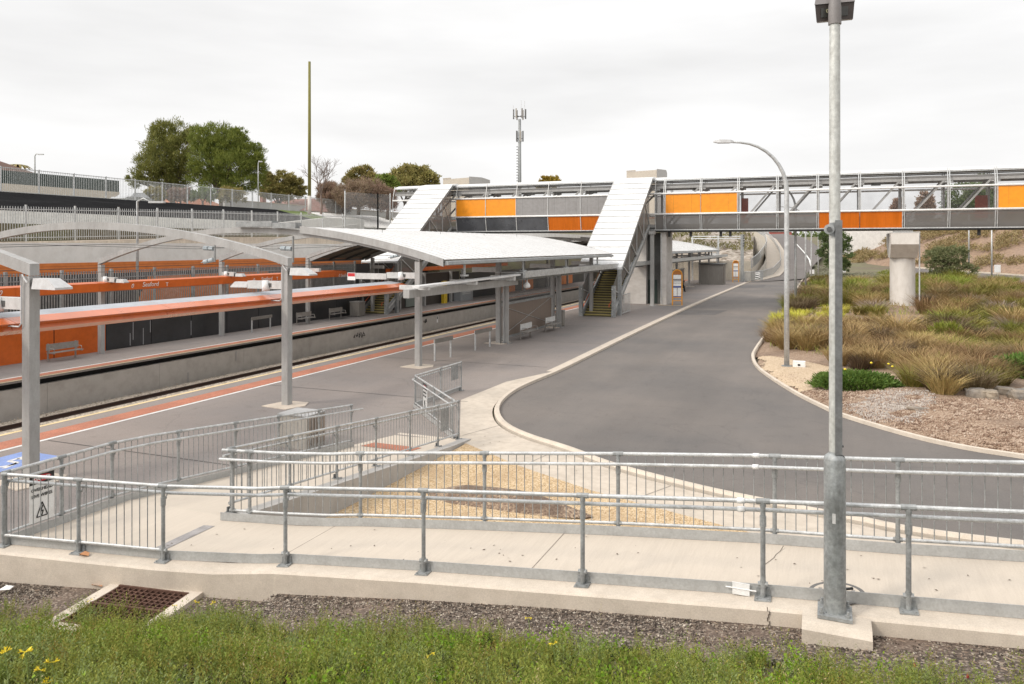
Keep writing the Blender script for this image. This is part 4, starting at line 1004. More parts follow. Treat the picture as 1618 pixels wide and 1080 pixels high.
# roadside awning under the roof edge
aw = thing('platform_awning', 'low flat galvanised awning running along the near platform under the white roof edge', 'awning', (-15.6,27,3.8))
for i in range(11):
    s0 = 38.0-.5+SP*(i-1); s1 = s0+SP-.03
    if i == 0:
        s0 = 26.6; m = MB(); m.prism([(-15.42,s0,3.62),(-15.1,s0,3.60),(-15.1,s0,3.68),(-15.42,s0,3.70)], (0,s1-s0,.12)); m.build('awning_deck', white_roof, aw)
        MB().box(-15.9,-15.62,s0+.1,s1+.9,3.18,3.52).build('awning_beam', grey_paint, aw)
        for q in (.08,.5,.93): y = lerp(s0,s1,q); MB().box(-16.5,-15.12,y-.08,y+.08,3.48,3.66+.10*q).build('awning_bracket', light_paint, aw)
        continue
    m = MB(); m.box(-16.6,-15.02,s0,s1,3.84,3.88); m.build('awning_deck', galv, aw)
    MB().prism([(-15.0,s0,3.60),(-14.86,s0,3.60),(-14.86,s0,3.95),(-15.0,s0,3.95)], (0,s1-s0,.0)).build('awning_fascia', galv, aw)
    MB().box(-15.9,-15.6,s0-.6,s1-.9,3.40,3.66).build('awning_beam', galv_dull, aw)
    MB().box(-16.4,-15.02,s0+.3,s0+.5,3.5,3.83).build('awning_bracket', galv_dull, aw)
for s in (31.6,38.9,46.3,53.5): m = MB(); m.tube([(-15.55,s,4.45),(-15.55,s,3.97)], .06, 8); m.tube([(-15.55,s,3.89),(-15.55,s,3.97)], .2, 12); m.build('awning_strut', galv, aw)
for s in (76,82,88,94,100,106,112): MB().box(-15.6,-15.45,s-.08,s+.08,3.88,4.5).build('awning_strut', galv, aw)
# small lights under awning
for k, (s, lb) in enumerate(((38.6,'white bell shaped lamp under the awning at the brown windbreak'),(62.5,'white bell shaped lamp under the awning by the staircase'))):
    r = thing('bell_lamp', lb, 'lamp', (-15.2,s,3.3), 'bell lamps under the awning'); MB().lathe([(.03,.35),(.05,.2),(.14,.12),(.20,-.02),(.16,-.10),(.05,-.14)], (-15.2,s,3.12), 14).build('lamp_shade', white_paint, r, True); MB().tube([(-15.2,s,3.3),(-15.2,s,3.66)], .02, 6).build('stem', galv, r)

# ---------------------------------------------------------------- benches, leaning rails, bins, windbreaks
def make_bench(back, perf=False):
    r = thing('bench', 'x', 'bench', (0,0,0), 'metal platform benches'); L_ = 1.75
    for y in (-L_/2+.12, L_/2-.12):
        m = MB(); m.box(-.03,.03,y-.03,y+.03,0,.90); m.build('leg', back, r)
        m = MB(); m.box(.0,.5,y-.025,y+.025,.40,.44); m.tube([(.1,y,.44),(.1,y,.62),(.14,y,.66),(.40,y,.66),(.45,y,.62),(.45,y,.44)], .016, 6); m.build('armrest', back, r)
    m = MB(); [m.box(.05+.085*k,.12+.085*k,-L_/2,L_/2,.44,.47) for k in range(5)]; m.build('seat', back, r)
    m = MB(); m.box(.03,.06,-L_/2,L_/2,.56,.88)
    m.build('backrest', back, r)
    return r
b0 = make_bench(M('brushed_bench_metal', (.36,.34,.32), .45, .5))
spots = [(-36.05,26.9,FP,'pale metal bench against the orange wall of the far platform'),(-36.0,46.1,FP,'metal bench on the far platform left of the square bin'),(-36.1,50.2,FP,'metal bench on the far platform nearest the square bin'),
         (-16.0,40.4,.004,'nearer metal bench with slotted back before the brown windbreak'),(-16.0,44.5,.004,'farther metal bench with slotted back before the brown windbreak')]
for k, (x, y, z, lb) in enumerate(spots):
    o = b0 if k == 0 else copy_tree(b0); o.location = (x,y,z); o['label'] = lb
    for ch in o.children:
        if k > 2 and ch.name.startswith('backrest'): ch.data = ch.data.copy(); ch.data.materials[0] = light_paint
def lean(px, py, px2, py2, z, label):
    a, b = Vector(G(px,py,z)), Vector(G(px2,py2,z)); r = thing('leaning_rail', label, 'leaning rail', a, 'leaning rails on the platforms')
    for p in (a, b): MB().box(p.x-.035,p.x+.035,p.y-.035,p.y+.035,z,z+.98).build('leg', galv, r)
    MB().beam(a+Vector((.06,-.1,.92)), b+Vector((.06,.1,.92)), .05, .20).build('rest_panel', M('weathered_rest_panel', (.2,.185,.165), .6), r)
lean(687,570,712,564,.004,'leaning rail between the roof-end column and the zigzag railing'); lean(751,553,774,547,.004,'leaning rail just before the brown windbreak'); lean(398,525,427,520,FP,'leaning rail on the far platform behind the second column')
def bin_(c, w_, h_, mt, label):
    r = thing('litter_bin', label, 'litter bin', c); x, y, z = c
    MB().box(x-w_/2,x+w_/2,y-w_/2,y+w_/2,z+.05,z+h_).build('bin_body', mt, r); MB().box(x-w_/2-.03,x+w_/2+.03,y-w_/2-.03,y+w_/2+.03,z+h_+.002,z+h_+.07).build('bin_lid', M('bin_lid_grey', (.25,.24,.23), .6), r)
    for sx in (-1,1):
        for sy in (-1,1): MB().box(x+sx*w_*.38-.04,x+sx*w_*.38+.04,y+sy*w_*.38-.04,y+sy*w_*.38+.04,z,z+.05).build('foot', dark_steel, r)
p = G(565,499,FP); bin_((p[0],p[1],FP), .9, 1.15, brown_box, 'square ribbed bin at the foot of the far staircase'); p = G(885,515); bin_((p[0],p[1],.004), .5, 1.0, brown_box, 'brown bin at the far end of the near windbreak')
def windbreak(s0, s1, label, z1=2.0):
    r = thing('windbreak', label, 'windbreak', (TC,s0,0)); x = TC
    MB().box(x-.03,x+.01,s0+.25,s1-.25,.24,z1).build('ribbed_panel', wind_screen, r)
    for z in (.14, z1): MB().box(x-.06,x+.06,s0+.2,s1-.2,z,z+.12).build('frame_rail', galv_dull, r)
    for a, b in (((s0+.3,.3),(s1-.3,z1)),((s0+.3,z1),(s1-.3,.3))): MB().tube([(x+.035,a[0],a[1]),(x+.035,b[0],b[1])], .012, 6).build('bracing_rod', galv, r)
    tag(MB().box(x-.012,x-.008,s0+.25,s1-.25,z1+.12,3.3).build('upper_screen', screen('upper_screen_clear', (.3,.3,.3), .86), r))
windbreak(S0+3*SP, S0+4*SP, 'brown ribbed windbreak panel with crossed rods behind the near benches')
windbreak(88, 96, 'grey windbreak panel beyond the bridge, beside the shelter box', 2.4)
# extra H columns carrying the awning at the windbreak
for k, s in enumerate((S0+3*SP, S0+4*SP)):
    r = thing('awning_post', ['grey post carrying the awning at the near edge of the windbreak','grey post carrying the awning at the far edge of the windbreak'][k], 'post', (-16.1,s-.1,0)); m = MB(); m.box(-16.32,-16.24,s-.16,s+.1,0.004,3.4); m.box(-16.24,-16.0,s-.05,s-.02,.004,3.4); m.build('post_shaft', grey_paint, r); MB().box(-16.45,-15.9,s-.25,s+.2,.004,.03).build('foot_plate', galv_dull, r)

# ---------------------------------------------------------------- footbridge
BS, BS2 = 67.8, 71.4
ZB, ZF, ZR2, ZR1, ZT = 6.66, 6.95, 8.13, 9.95, 11.25
lean_ = lambda z: pw(z, [(ZB,.26),(ZR2,.0),(ZR1,.0),(ZT,.42)])          # how far the skin leans in
fbz = thing('footbridge', 'long enclosed footbridge of mesh, amber and burnt orange panels crossing the station and road', 'footbridge', (0,BS,ZB))
RB = [-13.5+3.17*k for k in range(17)]; LB = [-34.3+3.24*k for k in range(6)]; XL = -41.6
bounds = [XL,-38.1,-34.3] + LB[1:] + [-14.35] + RB
bounds = sorted(set(round(b,3) for b in bounds)); xa, xb = bounds[0], bounds[-1]
skin = lambda t, z, far=False: (t, (BS2-lean_(z)) if far else (BS+lean_(z)), z)
MB().box(xa,xb,BS+.3,BS2-.3,ZB+.0,ZF).build('deck', dark_steel, fbz)
MB().box(xa,xb,BS+.24,BS2-.24,ZB-.10,ZB-.005).build('bottom_chord', black, fbz)
m = MB(); m.prism([(xa,BS+.30,ZT-.02),(xa,BS+.42,ZT+.06),(xa,BS+1.2,ZT+.26),(xa,BS2-1.2,ZT+.26),(xa,BS2-.42,ZT+.06),(xa,BS2-.42,ZT-.02)], (xb-xa,0,0)); m.build('bridge_roof', white_roof, fbz)
m = MB(); m.box(xa,xb,BS+.5,BS2-.5,ZT-.55,ZT-.40); m.build('ceiling_lining', M('bridge_ceiling', (.20,.195,.19), .7), fbz)
for z, r_ in ((ZR1,.085),(ZR2,.085)):
    for far in (0, 1): y = (BS2+.02) if far else (BS-.03); MB().tube([(xa,y,z),(xb,y,z)], r_, 10).build('rail_tube', white_paint, fbz, True)
for far in (0, 1): y = BS2-.2 if far else BS+.2; MB().box(xa,xb,y-.03,y+.03,ZB+.02,ZB+.10).build('sill_rail', galv, fbz)
for far in (0, 1): y = BS2-.42 if far else BS+.36; MB().box(xa,xb,y-.04,y+.04,ZT-.13,ZT-.03).build('head_rail', galv, fbz)
allb = bounds
stair_gap = lambda a, b: (a < -14.4 and b > -18.0) or (a < -34.4 and b > -38.0)
mid = {}; low = {}
for a, b in zip(allb, allb[1:]):
    c = (a+b)/2; i = int((c+34.3)/3.24) if -34.3 < c < -18 else None; j = int((c+13.5)/3.17) if c > -13.5 else None
    mm, lm = mesh_top, mesh_dark
    if i is not None: mm = amber if i < 2 else grey_panel; lm = burnt if i > 2 else gloss_dark
    if j is not None:
        if j in (0,1,8,9): mm = amber
        if j in (4,5): lm = burnt
    for far in (0, 1):
        for z0, z1, mt, nm in ((ZB+.04,ZR2-.06,lm,'lower'),(ZR2+.06,ZR1-.06,mm,'middle'),(ZR1+.06,ZT-.08,mesh_top,'upper')):
            if far and mt not in (mesh_top, mesh_dark): mt = mesh_top if nm != 'lower' else mesh_dark
            if not far and stair_gap(a, b) : continue
            A, B, C, D_ = skin(a+.03,z0,far), skin(b-.03,z0,far), skin(b-.03,z1,far), skin(a+.03,z1,far)
            nm2 = {amber:'amber_panel',burnt:'burnt_orange_panel',grey_panel:'grey_panel',gloss_dark:'dark_panel'}.get(mt, 'mesh_screen')
            m = MB().face([A,B,C,D_]) if nm2 == 'mesh_screen' else MB().prism([A,B,C,D_], (0,.03 if not far else -.03,0)); m.build(nm2, mt, fbz)
    if mm in (amber, grey_panel) and not stair_gap(a, b):
        m = MB(); k = 3 if i is not None else 2
        for q in range(k):
            x = a + (b-a)*(q+.5 if k == 2 else q+.62)/k
            if not (amber is mm and i is not None): m.box(x-.006,x+.006,BS-.004,BS+.0,ZR2+.1,ZR1-.1)
        if m.v: m.build('panel_joint', M('joint_line', (.2,.12,.02) if mm is amber else (.12,.12,.12), .7), fbz)
for b in allb:
    for far in (0, 1):
        if not far and any(lo < b < hi for lo, hi in ((-18.0,-14.5),(-38.0,-34.5))): continue
        pts = [Vector(skin(b,z,far)) + Vector((0,.02 if far else -.02,0)) for z in (ZB+.02,ZR2,ZR1,ZT+.16)]; m = MB()
        jb = round((b+13.5)/3.17) if b > -13.6 else None
        skip = set() if far or jb is None else ({1} if jb in (1,9) else set()) | ({0} if jb == 5 else set())
        for dx in ((-.07,.07) if b > -14 else (0,)):
            for iz, (p, q) in enumerate(zip(pts, pts[1:])):
                if iz in skip: continue
                m.beam(p+Vector((dx,0,0)), q+Vector((dx,0,0)), .06, .07)
        m.build('bridge_post', galv if b > -14 else light_paint, fbz)
# trusses inside the skins
for far in (0, 1):
    y = BS2-.55 if far else BS+.55
    MB().box(xa,xb,y-.09,y+.09,ZT-.80,ZT-.58).build('truss_chord', grey_paint, fbz); MB().box(xa,xb,y-.09,y+.09,ZF+.02,ZF+.28).build('truss_chord', grey_paint, fbz)
    for a, b in zip(allb, allb[1:]):
        if b-a < 2: continue
        MB().beam((a+.2,y,ZF+.3),(b-.25,y,ZT-.75), .14, .14).build('truss_diagonal', grey_paint, fbz)
        MB().box(b-.35,b+.35,y-.03,y+.03,ZT-.95,ZT-.6).build('gusset_plate', light_paint, fbz)
        MB().box(b-.08,b+.08,y-.08,y+.08,ZF+.28,ZT-.8).build('truss_upright', grey_paint, fbz)
MB().tube([(xa,BS2-.85,ZF+1.25),(xb,BS2-.85,ZF+1.25)], .035, 8).build('handrail', red_rail, fbz); MB().tube([(xa,BS2-.85,ZF+.95),(xb,BS2-.85,ZF+.95)], .025, 8).build('handrail', red_rail, fbz)
MB().box(RB[2]-.02,RB[2]+.55,BS2-.7,BS2-.6,ZF+.1,ZF+2.6).build('door_panel', M('dull_red_panel', (.33,.08,.05), .6), fbz); MB().box(RB[7]+2.2,RB[8]-.1,BS2-.7,BS2-.6,ZF+.6,ZF+2.4).build('door_panel', M('dull_red_panel', (.33,.08,.05), .6), fbz)
for k, (x, lb) in enumerate(((-20.5,0),(-10.9,0),(-26.8,0),(3.6,0),(-31,0))):
    MB().box(x-.35,x+.35,BS+1.2,BS+1.5,ZT-1.0,ZT-.75).build('bridge_light', dark_steel, fbz)
for x in (-13.2,-11.3,-8.7,-7.9,10.8): MB().box(x-.1,x+.1,BS+.5,BS+.8,ZB-.55,ZB-.1).build('drain_spout', black, fbz)
# pier
c = Vector(S(1425,492,BS+1.8)); pr = thing('bridge_pier', 'round pale concrete pier with a hammerhead cap carrying the footbridge over the garden', 'bridge pier', (c.x,BS+1.8,-.1))
m = MB().lathe([(.93,-.3),(.93,4.55)], (c.x,BS+1.3,0), 36); smooth_by_angle(m.build('pier_column', pier_paint, pr), 40)
m = MB(); w_ = .98; y0, y1 = BS-1.0, BS2+.6
z0, z1, z2 = 4.35, 5.42, 6.32
yc = BS+1.3
m.prism([(c.x-w_,y0,z1),(c.x-w_,y0,z2),(c.x-w_,y1,z2),(c.x-w_,y1,z1),(c.x-w_,yc+1.1,z0),(c.x-w_,yc-1.1,z0)], (2*w_,0,0)); m.build('pier_cap', pier_paint, pr)
MB().box(c.x-.7,c.x+.7,BS+.5,BS+1.1,6.322,6.56).build('bearing', light_paint, pr)
MB().box(c.x-1.06,c.x+1.06,y0-.03,y0+.3,6.34,6.40).build('cap_plate', light_paint, pr)
MB().tube([(c.x+1.12,BS+.2,-.1),(c.x+1.12,BS+.2,6.3)], .055, 8).build('downpipe', galv, pr)
# tower under the bridge at the staircase
lt = thing('lift_tower', 'pale concrete tower with a dark doorway under the footbridge, behind the near staircase', 'lift tower', (-15.3,69,0))
MB().box(-17.4,-15.35,68.6,71.2,0.004,6.5).build('tower_wall', conc_wall, lt); MB().box(-14.0,-13.45,68.4,71.2,.004,6.55).build('tower_wall', conc_wall, lt)
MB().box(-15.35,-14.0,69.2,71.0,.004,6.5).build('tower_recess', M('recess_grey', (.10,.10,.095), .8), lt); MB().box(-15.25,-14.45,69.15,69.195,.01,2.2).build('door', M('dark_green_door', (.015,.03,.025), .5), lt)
MB().tube([(-13.9,68.3,.1),(-13.9,68.3,6.4)], .05, 8).build('downpipe', galv, lt)
r = thing('stair_column', 'grey steel column at the roadside corner of the near staircase', 'column', (-14.35,66.6,0)); MB().box(-14.5,-14.2,66.45,66.75,.004,6.5).build('shaft', grey_paint, r); MB().box(-14.65,-14.05,66.3,66.9,.004,.03).build('foot_plate', galv_dull, r); MB().box(-14.6,-14.1,66.35,66.85,6.3,6.6).build('capital', grey_paint, r)

# ---------------------------------------------------------------- staircases
joint_grey = M('roof_joint_grey', (.30,.30,.30), .6)
def staircase(x0, x1, sb, zb, label, xr0, xr1):
    r = thing('staircase', label, 'staircase', ((x0+x1)/2,sb,zb)); n = 40; s_top = BS-.4; rise = (ZF+.05-zb)/n; g = (s_top-sb)/n
    for k in range(n):
        y = sb+g*k; z = zb+rise*(k+1); m = MB(); m.cur = 0; m.box(x0,x1,y,y+g+.03,z-rise,z-.004); m.cur = 1; m.box(x0,x1,y-.02,y+.085,z-.05,z+.001); m.build('step', [riser, nosing], r)
    for x in (x0-.09, x1+.09):
        m = MB(); m.prism([(x-.05,sb-.15,zb),(x-.05,sb+.5,zb),(x-.05,s_top,ZF-.35),(x-.05,s_top,ZF+.25),(x-.05,sb-.15,zb+.42)], (.1,0,0)); m.build('stringer', galv_dull, r)
        sgn = -1 if x < (x0+x1)/2 else 1; xx = x - sgn*.16
        pts = [(xx,sb-.35,zb+.75),(xx,sb-.3,zb+.98),(xx,sb,zb+1.0)] + [(xx,sb+g*n*q,zb+1.0+rise*n*q) for q in (.25,.5,.75,1)]; MB().tube(pts, .028, 8).build('handrail', red_rail, r)
        # side truss of the roof
        ys = [sb-.2, sb+2.4, sb+5.0, sb+7.6, sb+10.2, s_top]
        tz = lambda y: zs(y)-.25; bz = lambda y: zb+.25+(ZF-.1-zb)*(y-sb)/(s_top-sb)
        m = MB()
        for a, b in zip(ys, ys[1:]):
            m.beam((x+sgn*.05,a,tz(a)),(x+sgn*.05,b,bz(b)), .09, .09)
        m.beam((x+sgn*.05,ys[0],bz(ys[0])),(x+sgn*.05,ys[-1],bz(ys[-1])), .1, .14); m.build('side_truss', galv, r)
        for a in ys[1:-1]: MB().beam((x+sgn*.05,a,bz(a)),(x+sgn*.05,a,tz(a)),.08,.08).build('side_upright', galv, r)
        m = MB().face([(x+sgn*.02,ys[0],bz(ys[0])+.7),(x+sgn*.02,ys[-1],bz(ys[-1])+.2),(x+sgn*.02,ys[-1],tz(ys[-1])),(x+sgn*.02,ys[0],tz(ys[0]))]); m.build('side_screen', mesh_dark, r)
    for x in (x0-.22, x1+.22):
        for y in (sb-.05, sb+1.6): MB().box(x-.14,x+.14,y-.14,y+.14,zb,zs(y)-.1).build('stair_post', galv_dull, r)
    m = MB(); zt = ZT+.30; y2 = BS+.9
    for (ya, za_), (yb, zb_) in ((( sb+1.7, zs(sb+1.7)),(BS-.3, zs(BS-.3))),((BS-.3, zs(BS-.3)),(y2, zt))):
        m.prism([(xr0,ya,za_-.16),(xr0,yb,zb_-.16),(xr0,yb,zb_),(xr0,ya,za_)], (xr1-xr0,0,0))
    m.build('stair_roof', white_roof, r)
    for k in range(1, 15):
        y = lerp(sb+1.7,BS-.3,k/15); MB().box(xr0+.02,xr1-.02,y-.035,y+.035,zs(y)-.03,zs(y)+.03).build('roof_joint', joint_grey, r)
    for xx in (xr0-.03, xr1+.0): m = MB(); ya, yb = sb+1.7, BS-.3; m.prism([(xx,ya,zs(ya)-.24),(xx,yb,zs(yb)-.24),(xx,yb,zs(yb)+.03),(xx,ya,zs(ya)+.03)], (.03,0,0)); m.build('roof_edge', light_paint if xx < xr0 else galv_dull, r)
    return r
def zs(y): return 3.95 + (ZT+.12-3.95)*(y-57.0)/(BS-.3-57.0)
staircase(-17.0, -14.9, 54.9, .004, 'staircase under a steep white roof rising from the near platform to the footbridge', -17.95, -14.5)
staircase(-36.8, -34.75, 55.3, FP, 'staircase under a steep white roof rising from the far platform to the footbridge', -38.2, -34.5)
r = thing('stair_gate', 'small grey barred gate beside the foot of the near staircase', 'gate', (-14.6,58,0))
for k in range(7): MB().box(-14.62,-14.58,56.9+k*.42,56.94+k*.42,.15,1.5).build('gate_bar', galv, r)
for z in (.1,1.5): MB().box(-14.64,-14.56,56.9,59.5,z,z+.06).build('gate_rail', galv, r)

# ---------------------------------------------------------------- bus stop totems, shelter box, far-end bits
def bus_totem(c, label, vis=True):
    r = thing('bus_stop_sign', label, 'bus stop sign', c, 'arched amber bus stop signs'); x, y, z = c; w_, H = .42, 3.15
    ux, uy = CS, SN
    Q = lambda a, h, o=0: Vector((x+ux*a+uy*o, y+uy*a-ux*o, z+h))
    for sg in (-1,1): MB().beam(Q(sg*w_,0), Q(sg*w_,H-.42), .09, .09, (ux,uy,0)).build('side_post', totem, r)
    m = MB(); pts = [Q(w_*math.cos(k*math.pi/10), H-.42+.42*math.sin(k*math.pi/10)) for k in range(11)]; m.tube(pts, .05, 8); m.build('arch_rim', totem, r)
    m = MB(); m.prism([Q(w_*math.cos(k*math.pi/10), H-.42+.42*math.sin(k*math.pi/10)) for k in range(11)], Vector((-uy,ux,0))*.03); m.build('arch_panel', M('totem_brown', (.36,.13,.02), .5), r)
    def pl(h0,h1,a0,a1,mt,nm): m = MB(); m.prism([Q(a0,h0,.02),Q(a1,h0,.02),Q(a1,h1,.02),Q(a0,h1,.02)], Vector((-uy,ux,0))*.03); m.build(nm, mt, r)
    pl(2.35,2.70,-.34,.34,signwhite,'notice'); pl(2.15,2.28,-.34,.34,M('notice_grey', (.35,.35,.36), .5),'notice'); pl(2.0,2.12,-.34,.34,signwhite,'notice'); pl(1.72,1.95,-.34,.34,signwhite,'notice')
    pl(1.58,1.70,-.34,.34,signblue,'notice_header'); pl(.82,1.55,-.34,-.03,signwhite,'timetable'); pl(.82,1.55,.03,.34,signwhite,'timetable'); pl(.72,.79,-.34,.34,signblue,'notice_footer')
    for h in (.40,.70): MB().beam(Q(-w_,h), Q(w_,h), .06, .06).build('cross_bar', totem, r)
c = G(1070,482); bus_totem((c[0],c[1],.006), 'arched amber bus stop sign standing at the kerb by the tower'); c = G(1162.5,445.5); bus_totem((c[0],c[1],.006), 'arched amber bus stop sign farther along, near the ramp fence')
for a, b, nm in (((1040,481.5),(1078,483),'stop_line'),((1150,446),(1170,446.6),'stop_line')):
    p, q = Vector(G(*a)), Vector(G(*b)); d = Vector((0,.12,0)); z = Vector((0,0,.014)); struct('kerb_stop_line', MB().face([p-d+z,q-d+z,q+d+z,p+d+z]), line_yellow)
sb = thing('shelter_box', 'brown-grey clad shelter box at the far end of the near platform', 'shelter', (-15,100,0)); c0 = Vector(G(1112,449)); c1 = Vector(G(1137,446))
MB().box(-16.2,-13.2,c0.y-.5,c0.y+2.5,.004,2.75).build('shelter_wall', brown_box, sb); MB().box(-16.4,-13.0,c0.y-.7,c0.y+2.7,2.752,2.9).build('shelter_roof', dark_steel, sb); MB().box(-13.19,-13.16,c0.y-.3,c0.y+.6,.2,2.4).build('shelter_door', M('brown_door', (.15,.13,.11), .7), sb)
def skin_figure(name, joints, edges, mat, parent):
    me = bpy.data.meshes.new(name); me.from_pydata([j[0] for j in joints], edges, []); o = bpy.data.objects.new(name, me); COL.objects.link(o)
    md = o.modifiers.new('skin', 'SKIN'); me.skin_vertices[0].data[0].use_root = True
    for i, j in enumerate(joints): me.skin_vertices[0].data[i].radius = (j[1], j[1])
    o.modifiers.new('sub', 'SUBSURF').levels = 1; dg = bpy.context.evaluated_depsgraph_get(); m2 = bpy.data.meshes.new_from_object(o.evaluated_get(dg)); bpy.data.objects.remove(o)
    m2.materials.clear(); m2.materials.append(mat); m2.polygons.foreach_set('use_smooth', [True]*len(m2.polygons)); m2.name = name; return link(m2, name, parent)
pb = copy_tree(b0); pb.location = (-16.05, 88.3, .004); pb['label'] = 'metal bench under the awning beyond the tower, with a person sitting on it'
pq = Vector((-15.72, 88.1, .004)); per = thing('person', 'person in black clothes sitting hunched forward on a bench behind the first bus stop sign', 'person', pq); per.location = pq; 
for v_, nm_ in (): pass
cloth = M('black_clothing', (.012,.012,.014), .85); skin_m = M('skin_tone', (.42,.25,.18), .6); hair_m = M('dark_hair', (.02,.015,.012), .7)
J = [((0,0,.52),.13),((.10,0,.72),.14),((.24,0,.93),.15),((.31,0,1.03),.07),((.37,0,1.09),.055),
     ((.02,.10,.52),.10),((.44,.13,.54),.075),((.50,.14,.10),.05),((.62,.16,.05),.045),((.02,-.10,.52),.10),((.44,-.13,.54),.075),((.46,-.14,.10),.05),((.58,-.16,.05),.045),
     ((.25,.20,.93),.07),((.34,.25,.68),.05),((.52,.12,.62),.04),((.25,-.20,.93),.07),((.34,-.25,.68),.05),((.52,-.10,.62),.04)]
E = [(0,1),(1,2),(2,3),(3,4),(0,5),(5,6),(6,7),(7,8),(0,9),(9,10),(10,11),(11,12),(2,13),(13,14),(14,15),(2,16),(16,17),(17,18)]
body = skin_figure('body', [(Vector(j),r_) for j, r_ in J], E, cloth, per)
hd_ = MB().lathe([(.02,-.11),(.065,-.09),(.085,-.03),(.092,.03),(.085,.08),(.05,.115),(.01,.125)], (.44,0,1.18), 14).mesh([(.53,-.012,1.17),(.53,.012,1.17),(.555,0,1.145),(.525,0,1.20)], [(0,1,2),(0,3,1),(0,2,3),(1,3,2)])
me_ = bpy.data.meshes.new('head'); me_.from_pydata(hd_.v, [], hd_.f); me_.materials.append(skin_m); link(me_, 'head', per)
hr = MB().lathe([(.088,-.02),(.10,.03),(.093,.09),(.055,.13),(.01,.14)], (.425,0,1.18), 14); me_ = bpy.data.meshes.new('hair'); me_.from_pydata(hr.v, [], hr.f); me_.materials.append(hair_m); link(me_, 'hair', per)
for sg in (-1,1):
    hm = MB(); hb = Vector((.55,.11*sg,.62)); hm.mesh([hb+Vector(q) for q in ((-.03,-.035,-.012),(.05,-.04,-.012),(.05,.04,-.012),(-.03,.035,-.012),(-.03,-.035,.014),(.05,-.04,.014),(.05,.04,.014),(-.03,.035,.014))], [(3,2,1,0),(4,5,6,7),(0,1,5,4),(1,2,6,5),(2,3,7,6),(3,0,4,7)])
    for q in range(4): a = hb+Vector((.05,-.03+.02*q,0)); hm.tube([a, a+Vector((.04,0,-.012)), a+Vector((.06+.006*(q in (1,2)),0,-.04))], [.009,.008,.006], 5)
    a = hb+Vector((.0,-.04*sg,0)); hm.tube([a, a+Vector((.035,-.025*sg,-.01)), a+Vector((.06,-.02*sg,-.02))], [.010,.009,.007], 5)
    me_ = bpy.data.meshes.new('hand'); me_.from_pydata([tuple(v) for v in hm.v], [], hm.f); me_.materials.append(skin_m); link(me_, 'hand', per)
# far platform buildings seen between the columns
fs_ = thing('platform_shelter', 'dark platform shelter on the far platform with a yellow post and louvred cabinet', 'shelter', (-36,64,FP))
MB().box(-37.0,-36.3,59.5,72.5,FP,2.6).build('shelter_wall', M('dark_brown_wall', (.06,.05,.042), .8), fs_)
for s in (60,64.6,70.2,73): MB().box(-36.25,-36.0,s-.12,s+.12,FP,2.7).build('shelter_post', grey_paint, fs_)
MB().box(-36.28,-36.2,61.3,63.6,FP+.1,1.7).build('shelter_door', M('pale_green_door', (.20,.23,.21), .6), fs_)
p = T(702,478,-35.8); MB().box(-35.95,-35.65,p[1]-.35,p[1]+.35,FP,1.75).build('yellow_post', yellow, fs_)
MB().box(-36.6,-35.5,71.2,74.2,FP,1.75).build('louvred_cabinet', M('cabinet_blue_grey', (.28,.29,.30), .5), fs_)
for k in range(7): MB().box(-35.495,-35.48,71.6,73.6,.2+k*.17,.27+k*.17).build('louvre', light_paint, fs_)
wl = thing('far_platform_wall', 'dark back wall of the far platform beyond the staircase with orange panels', 'wall', (-37,75,FP))
MB().box(-37.2,-36.9,74.5,126,FP,2.3).build('wall_panel', charcoal, wl)
for s0, s1 in ((83.5,89.5),(92,95.9),(105.6,113)): MB().box(-36.9,-36.86,s0,s1,FP+.02,2.0).build('orange_wall_panel', orange_band, wl)
for s in (88,91,101,104): MB().box(-36.9,-36.87,s,s+1.3,.6,1.8).build('notice_board', M('notice_board_grey', (.22,.24,.28), .5), wl)
# service cabinet on the platform behind the lower ramp
a = Vector(G(446,716,.0)); b = Vector(G(482,712,.0)); cb = thing('service_cabinet', 'beige service cabinet with a ribbed side on the platform behind the lower ramp railing', 'cabinet', (a.x,a.y,0))
sx, sy = a.x, a.y
p = [G(458,708)[:2]]; cx_, cy_ = p[0]
MB().box(cx_-.35,cx_+.55,cy_,cy_+.75,.004,.86).build('cabinet_body', cabinet_grey, cb); MB().box(cx_-.38,cx_+.57,cy_-.03,cy_+.78,.862,.89).build('cabinet_lid', M('cabinet_lid_grey', (.36,.36,.36), .6), cb)
for k in range(6): MB().box(cx_+.552,cx_+.585,cy_+.04+k*.12,cy_+.11+k*.12,.1,.82).build('cabinet_rib', M('cabinet_brown_rib', (.30,.25,.21), .7), cb)

# ---------------------------------------------------------------- left terraces
w = thing('orange_wall', 'orange and charcoal panelled wall along the back of the far platform', 'wall', (FWALL,20,FP))
zt_ = 1.42
for i in range(28):
    a, b = -9.5+3.05*i, -9.5+3.05*(i+1); mt = orange if b < 30.2 else charcoal
    MB().box(FWALL-.15,FWALL,a+.03,b-.03,FP,zt_-.30).build('orange_wall_panel' if mt is orange else 'charcoal_wall_panel', mt, w)
MB().box(FWALL-.2,FWALL-.02,-10,75.5,FP,zt_-.32).build('backing', shade_black, w)
MB().prism([(FWALL-.30,-10,zt_),(FWALL+.05,-10,zt_-.10),(FWALL+.05,-10,zt_-.30),(FWALL-.30,-10,zt_-.30)], (0,85.5,0)).build('wall_coping', charcoal, w)
for s, z0, z1 in ((31.7,-.4,.3),(31.9,-.1,.9),(32.6,-.45,.5),(33.1,.2,.9),(36.2,-.3,.6)): MB().box(FWALL+.001,FWALL+.004,s,s+.05,z0,z1).build('paint_streak', M('paint_streak_grey', (.30,.30,.31), .7), w)
